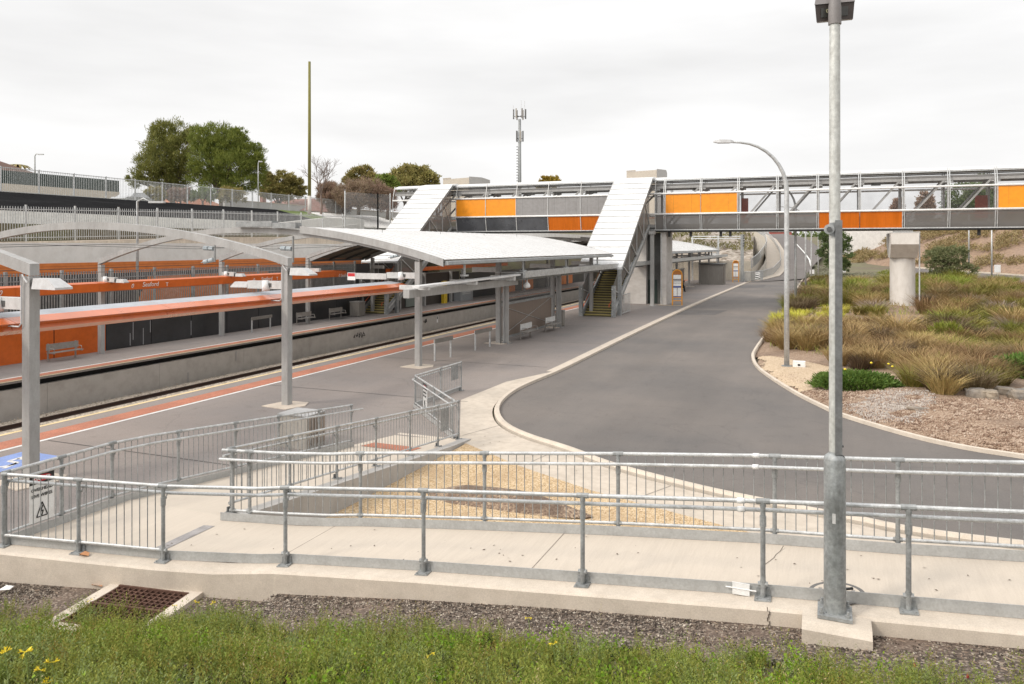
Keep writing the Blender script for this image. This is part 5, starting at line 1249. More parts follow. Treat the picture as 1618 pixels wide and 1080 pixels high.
def palisade(name, label, cat, t, s0, s1, zf, h, gap, pitch, mt, rails=(.25,.85), wpale=.05, postw=.09, posth=.1, tilt=0.0):
    r = thing(name, label, cat, (t,s0,zf(s0))); n = int(round((s1-s0)/gap)); m = MB(); k = s0+pitch/2
    while k < s1:
        z = zf(k); m.box(t-.008,t+.008,k-wpale/2,k+wpale/2,z+.08,z+h); k += pitch
    tag(m.build('pales', mt, r), kind=None)
    for q in rails:
        m = MB()
        for i in range(n): a, b = lerp(s0,s1,i/n), lerp(s0,s1,(i+1)/n); m.beam((t+.03,a,zf(a)+h*q),(t+.03,b,zf(b)+h*q),.045,.05)
        m.build('fence_rail', mt, r)
    for i in range(n+1): s = lerp(s0,s1,i/n); MB().box(t+.0,t+postw,s-postw/2,s+postw/2,zf(s)-.2,zf(s)+h+posth).build('fence_post', mt, r)
    return r
palisade('palisade_fence', 'tall grey palisade fence on top of the orange and charcoal platform wall', 'fence', -37.6, 4, 55, lambda s: 1.35, 2.55, 3.0, .155, galv_dull, rails=(.22,.84), wpale=.065, postw=.14)
# upper ramp wall with orange and dark graphics
w2 = thing('graphic_wall', 'wall of the upper walkway with a light orange band over charcoal shapes, behind the palisade fence', 'wall', (-40.9,20,1.35))
def band(t, s0, s1, z0a, z1a, z0b, z1b, mt, nm, th=.02):
    return MB().prism([(t,s0,z0a),(t,s1,z0b),(t,s1,z1b),(t,s0,z1a)], (th,0,0)).build(nm, mt, w2)
MB().box(-41.3,-40.9,-10,75,1.3,4.25).build('charcoal_face', charcoal, w2)
MB().box(-41.3,-40.92,-10,75,4.25,5.47).build('pale_concrete_face', pale_wall, w2)
band(-40.9,-10,62,3.62,4.30,3.62,4.30,orange_band,'orange_band')
for k in range(3): MB().box(-40.878,-40.872,-10,62,3.78+k*.16,3.80+k*.16).build('band_groove', M('groove_orange', (.42,.11,.025), .6), w2)
for s0, s1, s2, s3 in ((-5,22.2,-5,23.2),(36.5,48.0,35.6,48.0)): MB().prism([(-40.89,s0,3.3),(-40.89,s1,3.3),(-40.89,s3,1.5),(-40.89,s2,1.5)], (.015,0,0)).build('orange_shape', orange_band, w2)
MB().box(-38.65,-38.6,-5,23,2.9,3.6).build('orange_shape', orange_band, w2)
w6 = thing('retaining_wall', 'pale concrete retaining wall beyond the footbridge, behind the far platform roof', 'wall', (-41,110,1.3)); MB().box(-41.35,-40.9,76,165,-.5,7.3).build('wall_face', pale_wall, w6)
# walkway climbing behind it
zw = lambda s: pw(s, [(10,5.15),(30,5.55),(45,5.95),(66,6.3)])
m = MB()
for i in range(30):
    a, b = -10+2.6*i, -10+2.6*(i+1); m.face([(-43.6,a,zw(a)),(-41.3,a,zw(a)),(-41.3,b,zw(b)),(-43.6,b,zw(b))]); m.face([(-41.3,a,5.4),(-41.3,b,5.4),(-41.3,b,zw(b)),(-41.3,a,zw(a))])
struct('upper_walkway', m, conc_tan)
w3 = thing('retaining_wall', 'tan concrete retaining wall under the upper walkway fence', 'wall', (-41.2,30,5.4)); MB().prism([(-41.29,27,5.465),(-41.29,66,5.465),(-41.29,66,6.25),(-41.29,45,5.9),(-41.29,27,5.50)], (.08,0,0)).build('wall_face', conc_tan, w3); MB().prism([(-41.31,-6,5.46),(-41.31,27,5.46),(-41.31,27,5.52),(-41.31,-6,4.9)], (.05,0,0)).build('wall_face', pale_wall, w3)
palisade('walkway_fence', 'grey picket fence along the upper walkway below the black slope', 'fence', -42.9, 8, 67, lambda s: zw(s)-.02, 2.05, 3.05, .155, galv, rails=(.12,.92), wpale=.035)
w4 = thing('white_wall', 'low white wall at the foot of the black matted slope', 'wall', (-49.9,30,6.6)); MB().box(-50.05,-49.75,-6,58,6.2,7.62).build('wall_face', M('white_wall_paint', (.82,.81,.79), .8), w4)
w5 = thing('white_slope_wall', 'pale stepped concrete slope wall left of the footbridge', 'wall', (-48,62,6.6)); MB().prism([(-49.6,57,6.0),(-49.6,74,6.0),(-49.6,74,8.3),(-49.6,67,8.3),(-49.6,57,7.3)], (.4,0,0)).build('wall_face', pale_wall, w5); MB().prism([(-45.5,60,6.0),(-45.5,67,6.0),(-45.5,67,7.6),(-45.5,60,6.9)], (.3,0,0)).build('wall_face', pale_wall, w5)
m = MB(); N = 50
vs = [(lerp(-49.95,-58,j/6), 2+67.5*i/N, lerp(7.6,9.42,j/6)+.10*noise.noise((i*.7,j*.9,3))*(0<j<6)) for i in range(N+1) for j in range(7)]
m.mesh(vs, [(i*7+j, (i+1)*7+j, (i+1)*7+j+1, i*7+j+1) for i in range(N) for j in range(6)]); o = struct('matted_slope', m, weedmat)
def slope_piece(nm, sa, sb2, mt):
    m = MB(); vs = [(lerp(-49.8,-57.9,j/5), sa+(sb2-sa)*i/14, lerp(7.45,9.4,j/5)+.05*noise.noise((i*.6,j,8))) for i in range(15) for j in range(6)]
    m.mesh(vs, [(i*6+j,(i+1)*6+j,(i+1)*6+j+1,i*6+j+1) for i in range(14) for j in range(5)]); return struct(nm, m, mt)
slope_piece('grass_slope', 69.5, 74.5, M('short_grass', (.11,.15,.035), .95, var=.3, scale=1.5)); slope_piece('concrete_slope', 74.5, 90, pale_wall)
for k, s in enumerate((14.5,19,24.5,29,34.5)): tag(MB().box(-57.4,-57.3,s-.06,s+.06,8.9,10.1).build('short_post', black), ['short black post at the left end of the slope top','short black post second from the left on the slope top','short black post in the middle of the slope top','short black post before the parked car','short black post beside the tree'][k], 'post', 'short black posts along the top of the slope')
palisade('street_fence', 'long grey picket fence along the street above the black slope', 'fence', -58.2, 8, 84, lambda s: pw(s, [(8,9.35),(40,9.35),(84,9.2)]), 2.0, 3.1, .16, galv, rails=(.06,.97), wpale=.03, posth=.03)
mf = thing('mesh_fence', 'tall light mesh fence panel joining the left end of the footbridge', 'fence', (-42.5,66,6.3))
for a, b in (((-43.8,62.5),(-42.6,66.5)),((-42.6,66.5),(-41.8,67.6))):
    z0 = 6.2; MB().face([(a[0],a[1],z0),(b[0],b[1],z0),(b[0],b[1],z0+4.4),(a[0],a[1],z0+4.4)]).build('mesh_panel', mesh_fence, mf)
    for p in (a, b): MB().box(p[0]-.05,p[0]+.05,p[1]-.05,p[1]+.05,z0-.3,z0+4.5).build('fence_post', galv, mf)
# street furniture up there
def lamp_simple(base, top, arm, label, r0=.06, head=.6, group='slender street lamps'):
    r = thing('street_lamp', label, 'street lamp', base, group); b, t, a = Vector(base), Vector(top), Vector(arm)
    MB().tube([b, b.lerp(t,.85), t, t+(a-t)*.45+Vector((0,0,.22)), a], [r0*1.2,r0,r0*.8,r0*.6,r0*.55], 8).build('pole', galv, r, True)
    d = (a-t); d.z = 0; d.normalize(); MB().beam(a-d*.1, a+d*head, .26, .12).build('lamp_head', lamp_grey, r)
p = T(217,324,-39.5); zb_ = 1.35
lamp_simple((-39.5,p[1],zb_), (-39.5,p[1],T(217,318,-39.5)[2]), (-38.7,p[1]+.3,T(217,319,-39.5)[2]), 'grey lamp on a straight pole standing behind the palisade fence', .075, .85)
p = at(55,300,95); q = at(55,246,95); q2 = at(61,243.5,95); lamp_simple((p[0],p[1],9.3), q, q2, 'tiny far street lamp above the picket fence at the upper left', .09, .6)
p = at(408,330,88); q = at(408,258,88); q2 = at(411,255,88); lamp_simple((p[0],p[1],9.0), q, q2, 'thin pole with a small head in front of the big tree, right side', .06, .25)
# timber pole
p = at(489,330,70); pl = thing('timber_pole', 'very tall bare mossy timber pole with a pale painted foot', 'pole', (p[0],p[1],8.2)); zt2 = at(489,97,70)[2]
MB().tube([(p[0],p[1],8.2),(p[0],p[1],9.9)], .17, 12).build('painted_foot', conc_wall, pl, True); MB().tube([(p[0],p[1],9.9),(p[0],p[1],zt2)], [.155,.115], 12).build('pole_shaft', wood_pole, pl, True)
# parked car, yard fence, houses
def house(name, label, corners, z0, zw_, zr_, wallm, roofm, hip=.35, extra=None):
    (x0,x1,y0,y1) = corners; r = thing(name, label, 'house', ((x0+x1)/2,(y0+y1)/2,z0)); MB().box(x0,x1,y0,y1,z0,zw_).build('wall', wallm, r)
    xm0, xm1, ym0, ym1 = x0-.5, x1+.5, y0-.5, y1+.5; ry = (ym0+ym1)/2; L_ = (xm1-xm0)*hip
    m = MB().mesh([(xm0,ym0,zw_+.002),(xm1,ym0,zw_+.002),(xm1,ym1,zw_+.002),(xm0,ym1,zw_+.002),(xm0+L_,ry,zr_),(xm1-L_,ry,zr_)], [(0,1,5,4),(1,2,5),(2,3,4,5),(3,0,4),(3,2,1,0)]); m.build('roof', roofm, r)
    for q in (.2,.55,.8): x = lerp(x0,x1,q); MB().box(x-.7,x+.7,y0-.03,y0-.004,z0+1,z0+2.1).build('window', glass, r)
    return r
p = at(2,268,105); house('brown_roof_house', 'house with a brown tiled roof at the upper left edge, behind the street fence', (p[0]-15,p[0]-.6,p[1]-4,p[1]+6), 9.2, 15.4, 18.2, cream, roof_tile)
p = at(445,320,110); hh = house('pink_roof_house', 'house with a pinkish tiled roof between the big pine and the timber pole', (p[0]-4.5,p[0]+5.5,p[1]-2,p[1]+7), 8.8, 10.2, 12.2, cream, roof_red, .2)
p = at(409,303,110); MB().box(p[0]-.3,p[0]+.3,p[1]+.5,p[1]+1.2,11,13.8).build('chimney', roof_red, hh)
p = at(215,312,110); house('terracotta_house', 'house with a terracotta roof glimpsed through the street fence behind the parked car', (p[0]-5,p[0]+5,p[1]+3,p[1]+12), 9.2, 11.3, 13.2, cream, M('terracotta_roof', (.42,.17,.09), .8), .2)
yf = thing('yard_fence', 'dark green sheet yard fence over a cream wall, behind the street fence', 'fence', (-70,40,9.3))
A, Bq = Vector(T(-60,300,-72)), Vector(T(188,300,-72))
MB().box(-72.1,-72,A.y,Bq.y,11.2,12.45).build('fence_sheet', colorbond, yf); MB().box(-72.2,-71.9,A.y,Bq.y,9.2,11.2).build('cream_base', cream, yf)
yw = thing('yard_wall', 'cream yard wall behind the fence below the olive trees, near the footbridge', 'wall', (-68,90,9.2))
MB().box(-68.2,-68,72,135,8.8,10.9).build('wall_face', cream_grey, yw); MB().box(-68.25,-67.95,72,135,10.902,11.0).build('wall_cap', conc_tan, yw)
def car(c, ang, paint, label):
    r = thing('parked_car', label, 'car', c); ca, sa = math.cos(ang), math.sin(ang)
    Q = lambda x, y, z: (c[0]+x*ca-y*sa, c[1]+x*sa+y*ca, c[2]+z); w_ = .88
    body = [(-2.15,.35),(-2.2,.75),(-1.9,.92),(-1.35,.98),(-.7,1.42),(.75,1.45),(1.5,.98),(2.1,.85),(2.2,.6),(2.15,.35)]
    m = MB(); m.mesh([Q(x,-w_+(.16 if z > 1 else 0),z) for x, z in body]+[Q(x,w_-(.16 if z > 1 else 0),z) for x, z in body], [tuple(range(10))[::-1], tuple(range(10,20))]+[(i,(i+1)%10,10+(i+1)%10,10+i) for i in range(10)]); m.build('body', paint, r)
    for sg in (-1,1): m = MB().face([Q(x,sg*(w_-.135),z) for x, z in [(-1.15,1.0),(-.65,1.36),(.68,1.38),(1.25,1.0)]]); m.build('side_window', glass, r)
    for x in (-1.35,1.35):
        for sg in (-1,1): MB().tube([Q(x,sg*.72,.32),Q(x,sg*.90,.32)], .32, 16).build('wheel', rubber, r)
    return r
c = T(210,316,-66); car((c[0],c[1],9.3), R(100), car_silver, 'silver car parked on the street behind the fence and short black posts')

# ---------------------------------------------------------------- garden to the right
gp = [(p.x,p.y) for p in KR]; gpoly2 = gp + [G(2300,800)[:2], (75,30), (95,95), G(1618,452,0)[:2], G(1345,436)[:2]]
GP = np.array(gpoly2)
def seg_d(x, y, A, B):
    ax, ay = A; bx, by = B; dx, dy = bx-ax, by-ay; t = max(0, min(1, ((x-ax)*dx+(y-ay)*dy)/(dx*dx+dy*dy+1e-9))); return math.hypot(x-ax-t*dx, y-ay-t*dy)
pc = S(1425,492,BS+1.8)
RILL = [G(1290,470), G(1400,560), G(1470,630)]
def garden_z(x, y):
    if not inpoly(x, y, gpoly2): return -.1
    d = min(seg_d(x, y, gp[i], gp[i+1]) for i in range(len(gp)-1)); k = step(.1, 3.5, d)
    z = lerp(-.06, .08, step(.05,.55,d)) + k*(.16 + .28*noise.noise((x*.13, y*.13, 5)) + .10*noise.noise((x*.4, y*.4, 9)))
    z += .25*math.exp(-((x-pc[0])**2+(y-pc[1])**2)/18)
    return z
m = MB(); x0, x1, y0, y1, st = -13, 66, 8, 132, .5; nx, ny = int((x1-x0)/st), int((y1-y0)/st); vs = []; ins = []
for j in range(ny+1):
    for i in range(nx+1):
        x, y = x0+i*st, y0+j*st; vs.append((x, y, garden_z(x, y))); ins.append(vs[-1][2] > 0)
fs = [(j*(nx+1)+i, j*(nx+1)+i+1, (j+1)*(nx+1)+i+1, (j+1)*(nx+1)+i) for j in range(ny) for i in range(nx) if any(ins[q] for q in (j*(nx+1)+i, j*(nx+1)+i+1, (j+1)*(nx+1)+i+1, (j+1)*(nx+1)+i))]
m.mesh(vs, fs); struct('garden_soil', m, mulch, smooth=True)
def patch(name, pts, mt, dz):
    P2 = [G(*p, .1)[:2] for p in pts]; xs_ = [p[0] for p in P2]; ys_ = [p[1] for p in P2]; m = MB(); s_ = .12; nx = int((max(xs_)-min(xs_))/s_)+2; ny = int((max(ys_)-min(ys_))/s_)+2; idx = {}
    for j in range(ny):
        for i in range(nx):
            q = []
            for a, b in ((0,0),(1,0),(1,1),(0,1)): q.append((min(xs_)+(i+a)*s_, min(ys_)+(j+b)*s_))
            jx = .5*noise.noise((q[0][0]*1.3, q[0][1]*1.3, 3))+.18*noise.noise((q[0][0]*5, q[0][1]*5, 3))
            if inpoly(q[0][0]+jx, q[0][1]-jx, P2): m.face([(x, y, pz_(x, y)+dz) for x, y in q])
    return struct(name, m, mt)
from functools import lru_cache
@lru_cache(None)
def gz_c(i, j): return garden_z(x0+i*st, y0+j*st)
def pz_(x, y):
    u, v = (x-x0)/st, (y-y0)/st; i, j = int(u), int(v); u -= i; v -= j
    return (gz_c(i,j)*(1-u)+gz_c(i+1,j)*u)*(1-v)+(gz_c(i,j+1)*(1-u)+gz_c(i+1,j+1)*u)*v
patch('pale_gravel', [(1199,560),(1235,567),(1420,600),(1400,612),(1320,606),(1285,612),(1262,616),(1232,600),(1205,580)], stones('pale_garden_gravel', [(.36,.26,.16),(.50,.38,.26),(.57,.46,.33)], 26), .03)
def chips(name, poly, n, lo, hi, mt, label, seed, fade=1.0):
    r = random.Random(seed); P2 = [G(*p, .1)[:2] for p in poly]; xs_ = [p[0] for p in P2]; ys_ = [p[1] for p in P2]; cx_, cy_ = sum(xs_)/len(xs_), sum(ys_)/len(ys_); pts = []; tries = 0
    while len(pts) < n and tries < n*40:
        tries += 1; x, y = r.uniform(min(xs_)-.3,max(xs_)+.3), r.uniform(min(ys_)-.3,max(ys_)+.3); k = .35*r.gauss(0,1)*fade
        if not inpoly(lerp(x,cx_,k*.3), lerp(y,cy_,k*.3), P2) or not inpoly(x, y, gpoly2) or noise.noise((x*1.1,y*1.1,seed)) < -.25: continue
        pts.append((x, y, pz_(x, y)+.008))
    tag(np_obj(name, stone_mesh(pts, lo, hi, seed), mt, 'stuff'), label, 'gravel')
chips('grey_chips', [(1340,640),(1400,628),(1462,636),(1472,650),(1440,666),(1372,660)], 3000, .02, .05, stones('grey_chip', [(.24,.19,.16),(.36,.31,.27),(.47,.42,.37)], 9), 'pale grey stone chips strewn over the mulch near the kerb', 5)
chips('mulch_chips', [(1215,588),(1330,600),(1500,650),(1640,640),(1640,720),(1520,702),(1400,676),(1300,632)], 7000, .018, .05, stones('mulch_chip', [(.15,.09,.06),(.27,.18,.125),(.38,.28,.21),(.47,.37,.29)], 7), 'brown bark chips of the mulch along the garden kerb', 6)
# grasses
def tuft_mesh(n, h, spread, w_, droop, seed):
    r = np.random.default_rng(seed); a = r.uniform(0, 2*np.pi, n); rad = spread*.35*np.sqrt(r.uniform(0,1,n)); b = np.stack([rad*np.cos(a), rad*np.sin(a), np.zeros(n)], 1)
    a2 = a + r.normal(0,.6,n); lean = np.abs(r.normal(.32,.25,n)); L = h*r.uniform(.6,1.15,n); d = np.stack([np.cos(a2)*lean, np.sin(a2)*lean, np.ones(n)],1); d /= np.linalg.norm(d,axis=1)[:,None]
    out = np.stack([np.cos(a2), np.sin(a2), np.zeros(n)],1); side = np.stack([-np.sin(a2+r.normal(0,.8,n)), np.cos(a2+r.normal(0,.8,n)), np.zeros(n)],1)*w_*r.uniform(.6,1.3,n)[:,None]/2
    m1 = b + d*(L*.5)[:,None] + out*(droop*.12*L)[:,None]; t = b + d*(L*.92)[:,None] + out*(droop*.5*L)[:,None] - np.array([0,0,1])*(droop*.22*L)[:,None]
    v = np.stack([b-side, b+side, m1+side*.8, m1-side*.8, t+side*.15, t-side*.15], 1).reshape(-1,3); f = np.arange(n)[:,None]*6
    return np_mesh(v, np.concatenate([f+np.array([0,1,2,3]), f+np.array([3,2,4,5])],0))
gm_brown = leafmat('brown_grass', (.30,.185,.085), (.40,.26,.125), (.28,.22,.09), 2.5, .34, thru=.10)
gm_olive = leafmat('olive_grass', (.22,.19,.045), (.32,.24,.075), (.16,.18,.03), 2.5, .34, thru=.10)
gm_green = leafmat('green_grass', (.13,.195,.022), (.215,.25,.038), (.28,.26,.05), 2.5, .34, thru=.10)
gm_lime = leafmat('lime_grass', (0.504, 0.456, 0.06), (0.6, 0.504, 0.108), (0.396, 0.432, 0.048), 2.5, .34, thru=.10)
gm_dark = leafmat('dark_green_leaf', (.06,.13,.022), (.105,.185,.035), (.15,.20,.04), 2.5, .1)
gm_grey = leafmat('grey_green_leaf', (0.26, 0.286, 0.208), (0.351, 0.351, 0.26), (0.286, 0.26, 0.182), 1.5, .1)
gm_dusk = leafmat('dark_brown_grass', (.12,.08,.05), (.17,.115,.075), (.15,.12,.055), 2.5, .25, thru=.10)
gm_mauve = leafmat('mauve_grey_grass', (.30,.24,.20), (.38,.31,.26), (.33,.27,.2), 2.5, .12, thru=.10)
tufts = {}
for nm, mt, n_, h_, sp_, w_, dr_o in (('brown',gm_brown,420,.95,.75,.017,.7),('olive',gm_olive,420,.85,.8,.018,.8),('green',gm_green,360,.75,.75,.02,.6),('dusk',gm_dusk,420,.85,.8,.018,.7),('lime',gm_lime,360,.62,.7,.022,.5),('mauve',gm_mauve,380,.6,.9,.018,.8)):
    tufts[nm] = []
    for k in range(3): me = tuft_mesh(n_, h_, sp_, w_, dr_o, 50+k+len(tufts)*7); me.materials.append(mt); me.name = 'tussock'; tufts[nm].append(me)
TL = {'dusk':'dark purplish brown tussock grass in the garden bed','brown':'brown feathery tussock grass in the garden bed right of the road','olive':'olive and straw coloured tussock grass in the garden bed','green':'greener tussock grass in the garden bed','lime':'lime yellow tussock grass between the two nearest curved street lamps','mauve':'faded mauve-grey low tussock in the garden bed'}
placed = []
def tussocks(poly, kinds, n, sc0, sc1, minr=.45, seed=1):
    r = random.Random(seed); xs_ = [p[0] for p in poly]; ys_ = [p[1] for p in poly]; c = 0; tries = 0
    while c < n and tries < n*60:
        tries += 1; px, py = r.uniform(min(xs_),max(xs_)), r.uniform(min(ys_),max(ys_))
        # even spread over the ground rather than the picture
        if r.random() > ((min(ys_)+4-HY)/(py-HY))**1.2 or not inpoly(px, py, poly): continue
        g = G(px, py, .2)
        if any((g[0]-q[0])**2+(g[1]-q[1])**2 < minr*minr for q in placed) or not inpoly(g[0], g[1], gpoly2): continue
        if (g[0]-pc[0])**2+(g[1]-pc[1])**2 < 2.2 or (1392 < px < 1462 and 487 < py < 524): continue
        placed.append(g); kd = r.choice(kinds); o = link(r.choice(tufts[kd]), 'tussock_grass'); s_ = r.uniform(sc0, sc1)
        o.location = (g[0], g[1], pz_(g[0], g[1])-.02); o.rotation_euler = (r.uniform(-.08,.08), r.uniform(-.08,.08), r.uniform(0,6.28)); o.scale = (s_*r.uniform(.9,1.15), s_*r.uniform(.9,1.15), s_*r.uniform(.85,1.15)); tag(o, TL[kd], 'grass', kd+' tussock grasses in the garden bed'); c += 1
tussocks([(1213,536),(1228,556),(1345,578),(1430,588),(1480,640),(1500,648),(1505,560),(1420,524),(1335,516),(1226,518)], ['brown']*5+['dusk']*2+['olive'], 62, 1.0, 1.45, .6, 1)
tussocks([(1214,508),(1222,516),(1335,520),(1338,494),(1228,490)], ['lime'], 22, 1.0, 1.35, .6, 2)
tussocks([(1395,585),(1455,628),(1510,640),(1618,606),(1618,545),(1480,530),(1400,540)], ['brown','olive','olive','dusk','brown'], 50, .95, 1.35, .6, 3)
tussocks([(1340,512),(1500,560),(1640,560),(1640,470),(1500,462),(1345,474)], ['olive','olive','olive','green','brown','brown','dusk','mauve'], 76, 1.3, 2.1, .9, 4)
tussocks([(1488,540),(1530,560),(1530,530),(1488,522)], ['green'], 3, 1.1, 1.4, .6, 14)
tussocks([(1225,497),(1340,480),(1345,444),(1280,450),(1258,474)], ['brown','dusk','olive','green','green'], 46, 1.3, 2.0, .9, 5)
tussocks([(1340,476),(1640,474),(1640,450),(1500,443),(1345,446)], ['olive','olive','green','green','brown'], 60, 1.6, 2.6, 1.3, 6)
SW = [(1214,534),(1226,552),(1338,570),(1425,582),(1475,632),(1512,640),(1530,600),(1640,600),(1640,570),(1540,556),(1500,548),(1640,540),(1640,446),(1500,441),(1300,442),(1262,468),(1222,500)]
for nm_, mt_, sd_, n_, lab_ in (('low_grass', gm_olive, 71, 5000, 'olive low grass growing between the tussocks of the garden'),('low_grass', gm_brown, 72, 3000, 'brown low grass growing between the tussocks of the garden'),('low_grass', gm_green, 73, 6000, 'greener low grass growing between the tussocks of the garden')):
    r_ = random.Random(sd_); b_, d_ = [], []; cx0, cy0 = 0, 0
    P3 = [G(*p, .15)[:2] for p in SW]; xa_, xb_ = min(p[0] for p in P3), max(p[0] for p in P3); ya_, yb_ = min(p[1] for p in P3), max(p[1] for p in P3); tries = 0
    while len(b_) < n_ and tries < 60000:
        tries += 1; x = r_.uniform(xa_, xb_); y = ya_+(yb_-ya_)*r_.random()**1.3
        if noise.noise((x*.25, y*.25, sd_)) < .02 or not inpoly(x, y, P3) or not inpoly(x, y, gpoly2) or (x-pc[0])**2+(y-pc[1])**2 < 1.6: continue
        for q in range(4): b_.append((x+r_.gauss(0,.16), y+r_.gauss(0,.16), pz_(x, y)-.02)); d_.append((r_.gauss(0,.45), r_.gauss(0,.45), 1))
    v, f = leaves_mesh(b_, d_, rg.uniform(.25,.6,len(b_)), rg.uniform(.02,.05,len(b_)), .25); tag(np_obj(nm_, np_mesh(v, f), mt_, 'stuff'), lab_, 'grass')
# low bushes
def blob_bush(name, label, c, rx, ry, rz, n, mt, lw, ll, seed, group=None, cat='bush'):
    r = np.random.default_rng(seed); th = r.uniform(0,2*np.pi,n); ph = np.arccos(r.uniform(0,1,n)); d = np.stack([np.sin(ph)*np.cos(th), np.sin(ph)*np.sin(th), np.cos(ph)],1)
    lump = np.array([1+.28*noise.noise((q[0]*2.2+seed, q[1]*2.2, q[2]*2.2)) for q in d]); rr2 = lump*r.uniform(.55,1,n)**.6
    b = d*rr2[:,None]*np.array([rx,ry,rz]); dd = d + r.normal(0,.55,(n,3)) + np.array([0,0,.25]); v, f = leaves_mesh(b, dd, r.uniform(.6,1.2,n)*ll, r.uniform(.7,1.2,n)*lw)
    o = np_obj(name, np_mesh(v, f), mt); o.location = c; return tag(o, label, cat, group)
def gl(px, py): g = G(px, py, .15); return (g[0], g[1], pz_(g[0], g[1]))
def glh(px, py): return Vector(gl(px, py))
blob_bush('green_bush', 'low bright green bush spilling over the mulch near the kerb', gl(1352,614), 1.55, .9, .5, 8500, gm_dark, .05, .17, 3)
for k, (px, py) in enumerate([(1371,590),(1398,594),(1404,600),(1330,596)]):
    c = glh(px+5, py+14)+Vector((0,-.3,.62)); r = thing('yellow_flower', ['yellow flower on top of the low green bush','yellow flower at the right end of the low green bush','lower yellow flower at the right end of the low green bush','yellow flower on the left part of the low green bush'][k], 'flower', c, 'yellow flowers on the low green bush'); MB().lathe([(.01,-.02),(.05,.02),(.035,.05),(.005,.06)], c, 7).build('blossom', petal, r)
bushspec = [(1410,440,2.6,1.8,1.3,'yellow-green round bush left of the pier','green',.10,.28),(1462,442,2.6,1.8,1.1,'olive round bush right of the pier','olive',.10,.26),(1340,443,2.6,1.6,.8,'grey-green low bush beside the dark tree','grey',.09,.25),(1370,440,3.2,2,.8,'pale grey-green spreading bush between the tree and the pier','grey',.09,.25),(1300,446,2.0,1.4,.9,'brown-green bush beside the sign post','olive',.09,.25),(1345,452,1.6,1.4,.8,'fresh green bush right of the hinged lamp post','green',.09,.26),(1495,545,.9,.8,.75,'fresh green strappy clump by the drainage kerb','green',.05,.5),(1430,548,.3,.3,.25,'small green clump on the bare soil left of the strappy clump','green',.03,.2),(1612,598,1.0,1.0,.8,'dark green bush at the right edge of the picture','dark',.08,.22),(1540,508,2.2,1.5,.55,'faded mauve-grey cushion bush in the middle of the garden','mauve',.07,.2)]
gmx = {'green':gm_green,'olive':gm_olive,'grey':gm_grey,'dark':gm_dark,'mauve':gm_mauve}
for k, (px, py, rx, ry, rz, lb, mt, lw, ll) in enumerate(bushspec): blob_bush('garden_bush', lb, gl(px, py) if inpoly(*G(px,py,.15)[:2], gpoly2) else G(px,py,0), rx, ry, rz, 1500, gmx[mt], lw, ll, 20+k)
for k, (px, py, Y, rx, rz, lb) in enumerate([(1292,438,124,2.6,1.3,'grey-green low bush at the verge of the climbing road'),(1308,428,136,2.8,1.2,'farther grey-green low bush at the verge of the climbing road'),(1288,424,146,1.6,1.0,'smallest grey-green bush near the bend of the climbing road'),(1316,437,122,2.2,1.2,'grey-green low bush left of the dark slender tree')]):
    blob_bush('verge_bush', lb, at(px, py+4, Y), rx, rx*.8, rz, 1500, gm_grey, .11, .3, 90+k)
# rocks
def rock_mesh(c, rx, ry, rz, seed):
    me = MB(); n, mrow = 9, 6; vs = []
    for j in range(mrow+1):
        for i in range(n):
            th = 2*math.pi*i/n; ph = math.pi*j/mrow; d = Vector((math.sin(ph)*math.cos(th), math.sin(ph)*math.sin(th), math.cos(ph))); d2 = Vector([math.copysign(abs(q)**.6, q) for q in d]); k = 1+.22*noise.noise(d*1.6+Vector((seed*3.1,0,0))); vs.append((c[0]+d2.x*rx*k, c[1]+d2.y*ry*k, c[2]+d2.z*rz*k))
    me.mesh(vs, [(j*n+i, j*n+(i+1)%n, (j+1)*n+(i+1)%n, (j+1)*n+i) for j in range(mrow) for i in range(n)]); return me
for k, (px, py, a, b, c_, lb) in enumerate([(1543,640,.36,.3,.17,'squarish grey rock at the left end of the rock edging'),(1566,642,.22,.28,.18,'narrow upright grey rock second in the rock edging'),(1588,632,.36,.3,.15,'pale flat rock in the middle of the rock edging'),(1612,640,.34,.3,.2,'brownish rock fourth in the rock edging'),(1638,640,.5,.4,.22,'large grey rock at the right edge of the picture'),(1570,472,1.2,.7,.3,'flat pale rock lying in the grass at the right'),(1520,434,2.0,1.2,.45,'pale boulder beside the far road at the foot of the spreading tree'),(1448,652,.3,.1,.05,'flat brown stone at the end of the mulch')]):
    g = gl(px, py); tag(rock_mesh((g[0],g[1],g[2]+c_*.6), a, b, c_, k+1).build('rock', rock), lb, 'rock', 'rocks in the garden')
dk = MB().sweep([gl(1528,548), gl(1560,553), gl(1595,562), gl(1700,575)], [(-.07,-.05),(.07,-.05),(.07,.12),(-.07,.12)]); tag(dk.build('drainage_kerb', conc), 'thin pale drainage kerb curving through the garden at the right', 'kerb')
